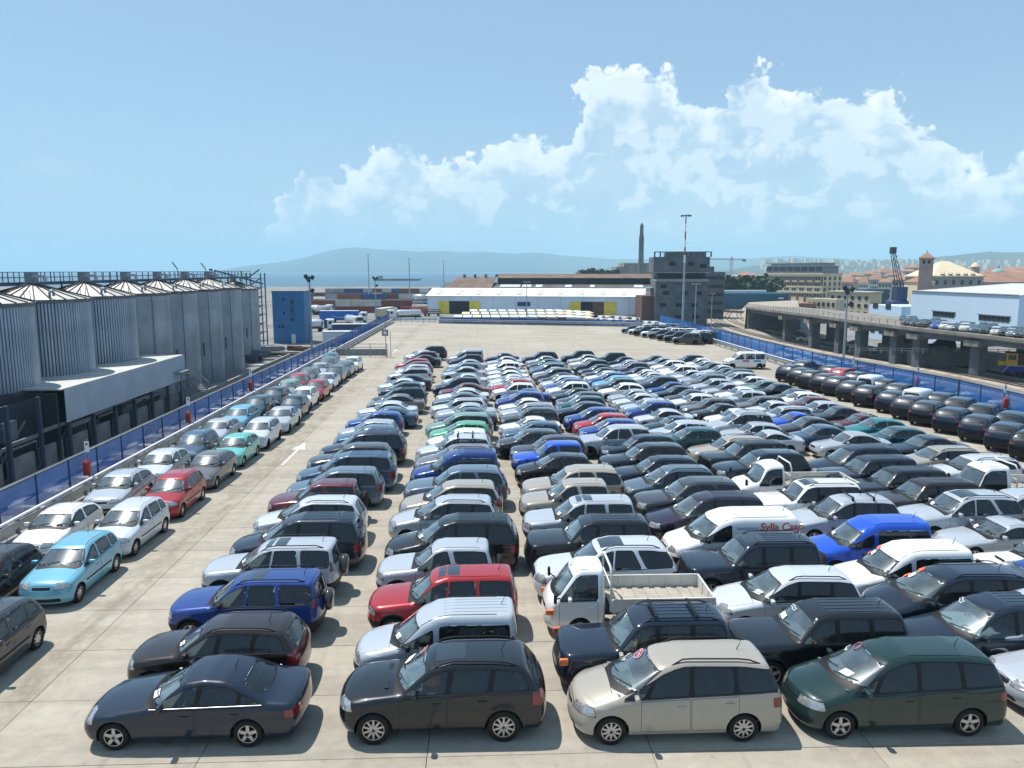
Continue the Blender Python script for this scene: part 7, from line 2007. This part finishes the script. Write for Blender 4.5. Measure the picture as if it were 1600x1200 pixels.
FRONT = {1: [145, 209, 270, 320, 360, 396, 420, 447, 463, 480], 2: [532, 553, 575, 588, 600, 606, 622, 630, 640, 645, 648], 3: [885, 863, 0, 830, 818, 815, 810, 812, 803, 798, 795],
         4: [1228, 1137, 1108, 1060, 1033, 1005, 988, 968, 953, 934, 936], 5: [1556, 1408, 1350, 1300, 1255, 1226, 1172, 0, 1112, 1092, 1073], 6: [0, 0, 1530, 1466, 1404, 1355, 1316, 1278, 1258], 7: [0, 0, 0, 1443, 1395]}
def x_at(px, z, Y):
    """the x of something seen in pixel column px at height z, Y metres ahead"""
    u = (px - 800) / 1200.0
    return (Y * _sy + u * (Y * _cy * _cp + (CAM_H - z) * _sp)) / (_cy - u * _sy * _cp)
def roof_off(s):
    end = s.rearx if s.rearx < s.L - 1.0 else s.L - .35
    return max(0.0, (s.header[0] + end) / 2 - s.L / 2)
PART = ['first', 'second', 'third', 'fourth', 'fifth', 'sixth', 'seventh', 'last']
PART[0] = 'aisle side'
EXTRA = {}
for c_, txt in CARS.items():
    prevY = None
    for i, ent in enumerate(txt.split('|')):
        t = ent.split(); kc, cc, px, py = t[0], t[1], float(t[2]), float(t[3])
        if kc[0] == '#': EXTRA[kc] = (c_, i); 
        if kc in ('#lorry', '#pickup', '#truck'): continue
        kind, words, cat = KIND['v' if kc == '#van' else kc]
        s = SPECS[kind]
        if len(t) > 4: X, Y = float(t[4]), float(t[5])
        else:
            X, Y = at(px, py, s.H); X -= roof_off(s) * .6
        if prevY is not None and Y - prevY < 1.92: Y = prevY + 1.92
        prevY = Y
        sc = 1.0 if Y < 36 else random.uniform(.96, 1.0)
        if Y > 46: sc *= min(1.0, (4.05 if c_ >= 3 else 4.25) / s.L)
        if kc == 'o' and i: sc *= .93
        if i < len(FRONT.get(c_, [])) and FRONT[c_][i]: X = x_at(FRONT[c_][i], .6, Y) + s.L / 2 * sc
        lod = 'A' if Y < 36.5 else 'B' if Y < 60 else 'C'
        cn, rgb = COL[cc]
        kf_ = random.uniform(.86, 1.1); rgb = tuple(max(.004, v * kf_) for v in rgb) if Y > 30 else rgb
        lab = '%s %s, %s from near end, %s column' % (cn, words, ORD[i], PART[c_ - 1])
        if kc == '#van': lab = 'white panel van with red and blue lettering on its side'
        o = place_car(kind, X, Y, R(random.uniform(-.8, .8)) if Y > 20 else 0, rgb, lod, 'parked_car' if cat not in ('van', 'leisure van') else 'parked_van', lab, cat, 'cars in the %s column from the aisle' % PART[c_ - 1], sc)
        o.scale.z *= random.uniform(.985, 1.02); EXTRA[c_, i] = o

# left rows, facing the camera along the fence
LEFT1 = 'h dgy -12.9 18.9|h lbl 120 840|h lsv 205 785|h red 275 738|t gry 330 705|t mnt 365 682|h lsv 405 658|s slv 432 645|h nvy 450 625|h wht 470 607|h red 487 598|s lsv 508 582|h dgy 520 573|h gbl 532 567|h wht 545 561'
LEFT2 = 'h dbr -15.3 23.2|t wht 100 790|t slv 190 735|t lsv 250 706|h sbl 295 682|t slv 338 658|h lbl 375 635|h dte 398 622|h nvy 425 610|h pgn 448 597|h red 467 583|h gry 480 577|s slv 500 568|h gry 510 560|h tea 512 551'
for nm, txt, xx in (('inner left row', LEFT1, -13.25), ('outer left row', LEFT2, -15.75)):
    py_ = None
    for i, ent in enumerate(txt.split('|')):
        t = ent.split(); kind, words, cat = KIND[t[0]]; s = SPECS[kind]
        px, py = float(t[2]), float(t[3])
        if px < 0: X, Y = px, py
        else:
            X, Y = at(px, py, s.H); X = X * .6 + xx * .4; Y -= roof_off(s) * .7
        if py_ is not None and Y - py_ < s.L + .15: Y = py_ + s.L + .15
        py_ = Y
        lod = 'A' if Y < 45 else 'B' if Y < 62 else 'C'
        cn, rgb = COL[t[1]]
        place_car(kind, X, Y, R(90 + random.uniform(-1.5, 1.5)), rgb, lod, 'parked_car', '%s %s facing camera, %s from near end, %s' % (cn, words, ORD[i], nm), cat, 'cars facing the camera, ' + nm)
# right rows: slanting, tails towards the camera
PHI = 270 - 51
R1 = [(1242, 568, 'nvy'), (1260, 573, 'blk'), (1275, 577, 'blk'), (1297, 582, 'blk'), (1317, 586, 'dgy'), (1340, 593, 'dgy'), (1366, 600, 'blk'), (1404, 608, 'nvy'), (1430, 616, 'dgy'), (1458, 624, 'blk'), (1498, 634, 'nvy'), (1540, 645, 'nvy'), (1582, 657, 'nvy'), (1622, 669, 'blk')]
R2 = [(1262, 562, 'blk'), (1306, 569, 'dgy'), (1322, 573, 'red'), (1345, 579, 'blk'), (1366, 585, 'van'), (1388, 590, 'dgy'), (1412, 597, 'dgy'), (1440, 606, 'van'), (1478, 611, 'blk'), (1507, 618, 'dgy'), (1545, 628, 'blk'), (1590, 640, 'nvy')]
for nm, rows_, ri in (('front slanting row', R1, 0), ('back slanting row', R2, 1)):
    n_ = len(rows_)
    for i, (px, py, cc) in enumerate(reversed(rows_)):
        if cc == 'van':
            X, Y = at(px, py, 1.80)
            place_car('small_panel_van', X + .3, Y + .3, R(PHI), COL['wht'][1], 'B', 'parked_van', 'white small panel van among dark crossovers by the right fence, %s' % ('nearer one' if px > 1400 else 'farther one'), 'van', 'vans by the right fence', 1.0, both=True)
            continue
        X, Y = at(px, py, 1.60)
        cn, rgb = COL[cc]
        if cc == 'dgy': rgb = (.018, .020, .025)
        place_car('crossover', X, Y, R(PHI + random.uniform(-1, 1)), rgb, 'B', 'parked_car', '%s crossover, tail to camera, %s from near end, %s' % (cn, ORD[i], nm), 'crossover', 'crossovers in the ' + nm, .97, both=True)
# far corner cluster
random.seed(12)
CL = []
for a in range(8):
    for b in range(3):
        fx_, fy_ = 24.6 + .58 * a + 2.6 * b - .1 * b * a, 124.5 - 2.7 * a + 1.2 * b
        CL.append((fx_, fy_, a, b))
for fx_, fy_, a, b in CL:
    cc = random.choice(['nvy', 'blk', 'dgy', 'blk', 'nvy', 'lsv', 'wht', 'sbl'])
    place_car(random.choice(['crossover', 'hatchback', 'offroader_plain']), fx_, fy_, R(-25), COL[cc][1], 'C', 'parked_car', '%s car in the far corner group, line %s, %s from its near end' % (COL[cc][0], ['left', 'middle', 'right'][b], ORD[7 - a]), 'car', 'cars grouped in the far right corner', .92)
# white minibus standing alone behind the last column
X, Y = at(1166, 577, 0)
mb = place_car('minibus', X, Y + .8, R(-6), COL['wht'][1], 'B', 'minibus', 'white minibus with dark windows standing alone behind the last column', 'minibus', None, .92)
for (x, w_, mt) in ((.0, .75, 'lettering_red'), (1.25, .8, 'lettering_blue')):
    MB().box((x, -.945, .95), (w_, .006, .2)).build('side_lettering', mt, mb)
# vans beyond the far fence
random.seed(4)
k = 0
for (px0, px1, py, Y, n) in [(934, 1012, 498, 240, 8), (930, 1020, 492, 262, 9), (938, 1030, 487, 280, 8), (1034, 1066, 494, 255, 5), (1036, 1070, 487, 276, 5)]:
    for q in range(n):
        px = px0 + (px1 - px0) * q / (n - 1); X = atd(px, py, Y)[0]
        place_car('panel_van', X, Y + random.uniform(-.8, .8), R(random.choice([-60, -65, 115]) + random.uniform(-5, 5)), COL['wht'][1], 'C', 'parked_van',
                  'white van beyond the far fence, %s group, %s line, %s from the left' % ('left' if px < 1031 else 'right', ['front', 'middle', 'back', 'front', 'back'][[498, 492, 487, 494, 487].index(py) if px0 not in (1034, 1036) else (3 if py == 494 else 4)], ORD[q]), 'van', 'white vans parked beyond the far fence', 1.0, gz(X))
# cars on the viaduct
random.seed(9)
VC = [('nvy', 1399), ('blk', 1412), ('dgy', 1424), ('brb', 1442), ('wht', 1456), ('lsv', 1468), ('nvy', 1478), ('wht', 1489), ('sbl', 1504), ('nvy', 1518), ('wht', 1536), ('nvy', 1550), ('slv', 1560), ('dgy', 1571), ('nvy', 1588), ('blk', 1602)]
for i, (cc, px) in enumerate(VC):
    for b in range(2 if i % 3 else 1):
        p, n_ = along(px); q = p + n_ * (3.2 + 4.6 * b)
        c2 = cc if b == 0 else random.choice(['nvy', 'blk', 'dgy', 'wht'])
        a_ = math.atan2(n_.y, n_.x)
        place_car(random.choice(['hatchback', 'crossover', 'small_saloon', 'estate_car']), q.x, q.y, a_ + R(35), COL[c2][1], 'C', 'parked_car', '%s car on the viaduct by the white hall, %s from the left%s' % (COL[c2][0], ORD[i], ', back line' if b else ''), 'car', 'cars parked on the viaduct', 1.0, p.z - .1)
for i, px in enumerate((1356, 1364, 1372)):
    p, n_ = along(px); q = p + n_ * 9; place_car('hatchback', q.x, q.y, 1.2, COL[['nvy', 'slv', 'blk'][i]][1], 'C', 'parked_car', '%s car on the viaduct before the beige building' % ['dark navy', 'silver', 'black'][i], 'car', 'cars parked on the viaduct', 1.0, p.z - .1)
x, y, z = atd(1474, 549.5, 152)
place_car('square_offroader_dark', x, y + 1.5, R(-12), COL['blk'][1], 'C', 'parked_car', 'black off-roader parked under the viaduct before the white hall', 'off-roader', None, 1.35, z)
x, y, z = atd(1379, 533, 180)
for i, (px, py, Y) in enumerate([(1378, 533, 182), (1410, 535, 172), (1262, 515, 210), (1335, 530, 190)]):
    x, y, z = atd(px, py, Y)
    place_car('hatchback' if i < 2 else 'panel_van', x, y, R(-15), COL['wht' if i != 1 else 'dgy'][1], 'C', 'parked_car' if i < 2 else 'parked_van', ['white hatchback seen under the viaduct between two piers', 'dark grey hatchback seen under the viaduct', 'pale van under the viaduct near its abutment', 'pale van between viaduct piers, further right'][i], 'car' if i < 2 else 'van', 'vehicles seen under the viaduct', 1.25 if i > 1 else 1.0, gz(x))
# lower car park seen only through the nets: one mass of pale and dark cars
def car_mass(name, region, n, label):
    m = MB(); parts = MODELS['hatchback', 'C'] if ('hatchback', 'C') in MODELS else model('hatchback', 'C')
    P_, F_ = SPECS['hatchback'].hull(14, 6, 6); P_ = P_ - np.array([SPECS['hatchback'].L / 2, 0, 0])
    for (x, y, z, rz) in region:
        c, s_ = math.cos(rz), math.sin(rz); mi = random.choice([0, 0, 0, 1, 1, 2])
        vs = [(x + a * c - b * s_, y + a * s_ + b * c, z + d) for a, b, d in P_]
        m.add(vs, F_, mi, True)
        for i in range(len(m.m) - len(F_), len(m.m)):
            f = m.f[i]; zc = sum(m.v[q][2] for q in f) / len(f) - z
            if .98 < zc < 1.36: m.m[i] = 3
    m.build(name, ['white_paint', 'galvanised', 'panel_blue', 'window_dark'], None, label=label, kind='stuff')
reg = [(39.5 + 4.6 * a + random.uniform(-.2, .2), 40 + 2.5 * b, gz(42) + 4.4, random.uniform(-.1, .1) + .5) for a in range(3) for b in range(34)]
car_mass('cars_below_right_fence', reg, 0, 'mass of cars on a lower level seen through the blue net on the right')
lvl = MB(); lvl.box((44.5, 84, gz(42) + 2.1), (13, 96, 4.4)); lvl.build('lower_level', 'wall_concrete', **struct)
reg = [(-20.3, 24 + 2.4 * b, GQ + 5.6, random.uniform(-.1, .1)) for b in range(34)]
car_mass('cars_below_left_fence', reg, 0, 'row of cars on a lower level seen through the blue net on the left')
lvl = MB(); lvl.box((-20.5, 62, GQ + 2.7), (2.9, 90, 5.6)); lvl.build('lower_level', 'wall_concrete', **struct)

# ------------------------------------------------------------------ flat bed lorries
def lorry(kind, x, y, rz, bed_l, bed_h, label, name, lod='A', cat='lorry', side=.38, frame=True, deck_z=.78):
    s = SPECS[kind]
    root = empty(name, (x, y, 0), rz); tag(root, label, cat)
    x0 = s.L / 2
    for p in model(kind, lod):
        o = inst(p[0], p[1], root, (x0, 0, 0), color=COL['wht'][1])
        if p[2] is not None: inst('door_handle', p[2], o, color=COL['wht'][1])
    w = s.W * 1.02
    m = MB(); n = int(bed_l / .16)
    for k in range(n): m.box((s.L + .10 + bed_l * (k + .5) / n, 0, deck_z + (.03 if k % 2 else 0)), (bed_l / n, 2 * w - .06, .05))
    m.build('bed_floor', 'bed_boards', root)
    for sg in (-1, 1):
        b = MB(); b.box((s.L + .1 + bed_l / 2, sg * w, deck_z + side / 2), (bed_l, .03, side)); b.bar((s.L + .1, sg * w, deck_z + side), (s.L + .1 + bed_l, sg * w, deck_z + side), .05)
        for k in range(7): b.box((s.L + .1 + bed_l * k / 6, sg * w, deck_z + side / 2), (.05, .07, side))
        b.build('side_board', 'bed_paint', root)
    b = MB(); b.box((s.L + .1 + bed_l, 0, deck_z + side / 2), (.03, 2 * w, side)); b.bar((s.L + .1 + bed_l, -w, deck_z + side), (s.L + .1 + bed_l, w, deck_z + side), .05)
    for k in range(4): b.box((s.L + .1 + bed_l, -w + 2 * w * k / 3, deck_z + side / 2), (.07, .05, side))
    b.build('tail_board', 'bed_paint', root)
    if frame:
        b = MB(); hh = s.H + .04; xx = s.L + .06
        b.tube([(xx, -w + .1, deck_z), (xx, -w + .1, hh - .15), (xx, -w + .3, hh + .04), (xx, w - .3, hh + .04), (xx, w - .1, hh - .15), (xx, w - .1, deck_z)], .035, 8)
        b.bar((xx, -w + .1, hh * .75), (xx, w - .1, hh * .75), .04); b.build('head_frame', 'bed_paint', root)
    MB().box((s.L + bed_l / 2, 0, deck_z - .18), (bed_l + .3, .8, .16)).build('chassis', 'lamp_dark', root)
    ty, rm = wheels_of(s, 'A')
    for xw, dbl in ((s.xf, 0), (s.L + bed_l * .62, 1)):
        for sg in (-1, 1):
            wl_ = inst('wheel', ty, root, (xw, sg * (s.W - .12), s.rw), 0 if sg < 0 else PI); inst('rim', rm, wl_)
    for sg in (-1, 1):
        m = MB(); m.rbox((.30, sg * (s.W + .16), 1.28), (.08, .16, .26), .03); m.bar((.45, sg * (s.W - .06), 1.2), (.3, sg * (s.W + .10), 1.25), .03); m.build('door_mirror', 'black_trim', root)
        MB().box((.16, sg * (s.W - .06), .80), (.22, .10, .13)).build('indicator', 'amber_lens', root)
    return root
plain('bed_boards', (.36, .33, .27), .8, var=.2, scale=2)
plain('bed_paint', (.62, .61, .57), .6, var=.12, scale=1.2)
lorry('lorry_cab', x_at(846, .6, 20.9), 20.9, 0, 2.85, .9, 'small white flat bed lorry with open bed between the navy and silver off-roaders', 'flatbed_lorry')
X, Y = at(1200, 722, 1.92)
lorry('bonnet_cab', X - 1.55, Y + .1, R(0), 2.9, .9, 'white bonneted pickup lorry with empty tan bed among dark off-roaders', 'pickup_lorry')
X, Y = at(1534, 724, 2.12)
lorry('big_lorry_cab', X - 1.0, Y, R(0), 3.6, 1.0, 'white flat bed lorry with tall square cab near the right fence', 'flatbed_lorry', deck_z=.95)

# ------------------------------------------------------------------ papers, stickers and marks on windscreens
def ws_point(s, y, z):
    xc, zc = s.cowl; xh, zh = s.header
    lo, hi = xc - .4, xh + .4
    for _ in range(30):
        mid = (lo + hi) / 2
        if float(s.f(np.array([mid]), np.array([y]), np.array([z]))[0]) > 0: lo = mid
        else: hi = mid
    return Vector((hi - s.L / 2, y, z))
def on_screen(root, kind, y0, y1, z0, z1, mat, name='paper', off=.02, shape=None):
    s = SPECS[kind]
    def P_(y, z):
        p = ws_point(s, y, z); p.x -= off; p.z += off * .4; return p
    m = MB()
    if shape is None: m.add([P_(y0, z0), P_(y1, z0), P_(y1, z1), P_(y0, z1)], [(0, 1, 2, 3)])
    else:
        for line in shape:
            pts = [P_(y0 + (y1 - y0) * a, z0 + (z1 - z0) * b) for a, b in line]
            m.tube(pts, .012, 4, 0, False)
    return m.build(name, mat, root)
def car(c, i): return EXTRA[c, i]
def kd(c, i):
    e = CARS[c].split('|')[i].split()[0]; return KIND['v' if e == '#van' else e][0]
ring_ = [[(.5 + .5 * math.cos(t), .5 + .5 * math.sin(t)) for t in np.linspace(0, 2 * PI, 13)]]
scr = [[(a, .5 + .4 * (1 if k % 2 else -1) * ((k * 7 % 5) / 5)) for k, a in enumerate(np.linspace(0, 1, 9))]]
scr2 = [[(a, .9 - .3 * ((k * 3) % 4) / 3) for k, a in enumerate(np.linspace(0, 1, 7))], [(a, .3 - .3 * ((k * 5) % 4) / 3) for k, a in enumerate(np.linspace(0, 1, 7))]]
c_ = car(3, 0); on_screen(c_, kd(3, 0), .12, .50, 1.46, 1.56, 'marker_pink', 'windscreen_mark', shape=ring_ + [[(.1, .2), (.9, .8)], [(.2, .8), (.8, .1)], [(0, .5), (1, .5)]]); on_screen(c_, kd(3, 0), .30, .62, 1.28, 1.40, 'marker_white', 'windscreen_writing', shape=scr)
c_ = car(4, 0); on_screen(c_, kd(4, 0), .28, .52, 1.50, 1.60, 'marker_pink', 'windscreen_mark', shape=ring_ + ring_); on_screen(c_, kd(4, 0), .42, .66, 1.38, 1.46, 'marker_white', 'windscreen_writing', shape=scr); on_screen(c_, kd(4, 0), -.42, -.18, 1.24, 1.32, 'paper')
c_ = car(2, 0); on_screen(c_, kd(2, 0), .28, .62, 1.22, 1.32, 'paper'); on_screen(c_, kd(2, 0), .30, .62, 1.44, 1.52, 'marker_pink', 'windscreen_writing', shape=scr2)
c_ = car(1, 0); on_screen(c_, kd(1, 0), -.55, -.25, .99, 1.06, 'paper')
c_ = car(4, 1); on_screen(c_, kd(4, 1), .30, .58, 1.24, 1.34, 'paper'); on_screen(c_, kd(4, 1), .20, .55, 1.48, 1.56, 'marker_white', 'windscreen_writing', shape=scr2)
for cc, i, zz in ((5, 2, 1.52), (5, 3, 1.50)):
    c_ = car(cc, i); k_ = kd(cc, i); on_screen(c_, k_, .35, .58, zz, zz + .08, 'paper_orange', 'orange_sticker'); on_screen(c_, k_, .52, .68, zz - .22, zz - .14, 'paper_orange', 'orange_sticker'); on_screen(c_, k_, .30, .48, zz - .14, zz - .04, 'paper')
c_ = car(5, 1); on_screen(c_, kd(5, 1), .3, .66, 1.44, 1.52, 'marker_white', 'windscreen_writing', shape=scr2)
c_ = car(6, 2); on_screen(c_, kd(6, 2), .25, .55, 1.42, 1.56, 'paper'); on_screen(c_, kd(6, 2), -.20, .05, 1.26, 1.42, 'marker_yellow', 'windscreen_mark', shape=ring_ + [[(.3, .6), (.5, .85), (.5, .15)], [(.3, .15), (.7, .15)]]) if True else None
random.seed(31)
for (c, i), o in [(k, v) for k, v in EXTRA.items() if isinstance(k, tuple)]:
    if o.location.y > 34 or (c, i) in ((3, 0), (4, 0), (2, 0), (1, 0), (4, 1), (5, 2), (5, 3), (6, 2), (5, 1)): continue
    k_ = kd(c, i); z_ = SPECS[k_].cowl[1]
    if random.random() < .6: y_ = random.choice([-.5, .2, .35]); on_screen(o, k_, y_, y_ + .22, z_ + .05, z_ + .13, 'paper')

# ------------------------------------------------------------------ lettering on the white van
def text_part(body, size, mat, parent, loc, name):
    cu = bpy.data.curves.new('t', 'FONT'); cu.body = body; cu.size = size; cu.extrude = .002; cu.resolution_u = 3
    if name == 'red_lettering': cu.shear = .18; cu.offset = .006
    t = bpy.data.objects.new('t', cu); col.objects.link(t)
    dg = bpy.context.evaluated_depsgraph_get(); me = bpy.data.meshes.new_from_object(t.evaluated_get(dg))
    bpy.data.objects.remove(t); me.materials.clear(); me.materials.append(MATS[mat])
    o = bpy.data.objects.new(name, me); link(o, parent); o.location = loc; o.rotation_euler = (R(90 - 7), 0, 0)
    return o
van = car(4, 4); vs_ = SPECS['panel_van']
yv = -float(vs_.side(np.array(3.2), np.array(1.46))) - .012
text_part('fondazione', .17, 'lettering_blue', van, (.00, yv, 1.50), 'blue_lettering')
text_part('Sylla Caap', .36, 'lettering_red', van, (.80, yv + .01, 1.46), 'red_lettering')
text_part('onlus', .15, 'lettering_blue', van, (2.0, yv, 1.36) if False else (1.88, yv, 1.50), 'blue_lettering')
# hi-vis vest and cloth on the seat of the black off-roader; white cover on the saloon's seat
o_ = car(2, 0)
def soft(name, c, d, mat, label, cat, seed):
    random.seed(seed); bm = bmesh.new(); bmesh.ops.create_icosphere(bm, subdivisions=3, radius=1)
    for v in bm.verts:
        n_ = noise.noise(v.co * 1.8 + Vector((seed, 0, 0))) * .35; v.co *= 1 + n_
        v.co = Vector((v.co.x * d[0], v.co.y * d[1], v.co.z * d[2]))
    me = bpy.data.meshes.new(name); bm.to_mesh(me); bm.free(); me.materials.append(MATS[mat]); me.polygons.foreach_set('use_smooth', [True] * len(me.polygons))
    return inst(name, me, None, c, label=label, cat=cat)
bx_, by_ = o_.location.x, o_.location.y
soft('safety_vest', (bx_ - .24, by_ - .60, 1.34), (.22, .13, .14), 'vest_orange', 'orange safety vest bundled over the seat of the black off-roader', 'safety vest', 3)
soft('cloth', (bx_ - .58, by_ - .60, 1.20), (.13, .10, .09), 'cloth_teal', 'teal cloth beside the orange vest in the black off-roader', 'cloth', 8)
sx_, sy2_ = car(1, 0).location.x, car(1, 0).location.y
MB().rbox((0, 0, 0), (.10, .34, .30), .04, M=Matrix.Rotation(R(14), 3, 'Y')).build('seat_cover', 'paper', car(1, 0), (.04, -.36, 1.10))
# bonnet vents of the black off-roader
for sg in (-1, 1):
    s = SPECS['offroader']; xx, yy = 1.12, sg * .42
    MB().box((xx - s.L / 2, yy, float(s.topz(xx, yy)) + .004), (.10, .24, .012), M=Matrix.Rotation(-.10, 3, 'Y')).build('bonnet_vent', 'black_trim', o_)
s = SPECS['offroader']; m = MB()
vv = [(float(x) - s.L / 2, y, float(s.topz(x, y)) + .004) for x in np.linspace(2.2, 2.85, 5) for y in np.linspace(-.38, .38, 4)]
m.add(vv, [(i * 4 + j, i * 4 + j + 4, i * 4 + j + 5, i * 4 + j + 1) for i in range(4) for j in range(3)], 0, True); m.build('sunroof', 'sunroof_glass', o_)
# bonnet scoop of the white off-roader marked with a figure
c62 = car(6, 2); s = SPECS[kd(6, 2)]
MB().rbox((.85 - s.L / 2, 0, float(s.topz(.85, 0)) + .03), (.45, .55, .09), .03).build('bonnet_scoop', 'car_paint', c62).color = (*COL['wht'][1], 1)
MB().box((.62 - s.L / 2, 0, float(s.topz(.62, 0)) + .05), (.02, .45, .06)).build('scoop_opening', 'black_trim', c62)

# orange corner lamps of the square off-roaders
for key in ((3, 1), (6, 5)):
    o_ = car(*key); s = SPECS[kd(*key)]
    for sg in (-1, 1):
        m = MB(); m.rbox((.20 - s.L / 2, sg * (s.W - .075), .88), (.22, .10, .17), .03); m.build('indicator', 'amber_lens', o_)
# roof bars on the navy off-roader in front
o_ = car(3, 1); s = SPECS[kd(3, 1)]
for xb in (2.5, 3.5):
    ey, ez_ = [float(q) for q in s.edge(xb)]; m = MB(); m.bar((xb - s.L / 2, -ey + .06, ez_ + .10), (xb - s.L / 2, ey - .06, ez_ + .10), .07, .03); m.build('roof_bar', 'black_trim', o_)
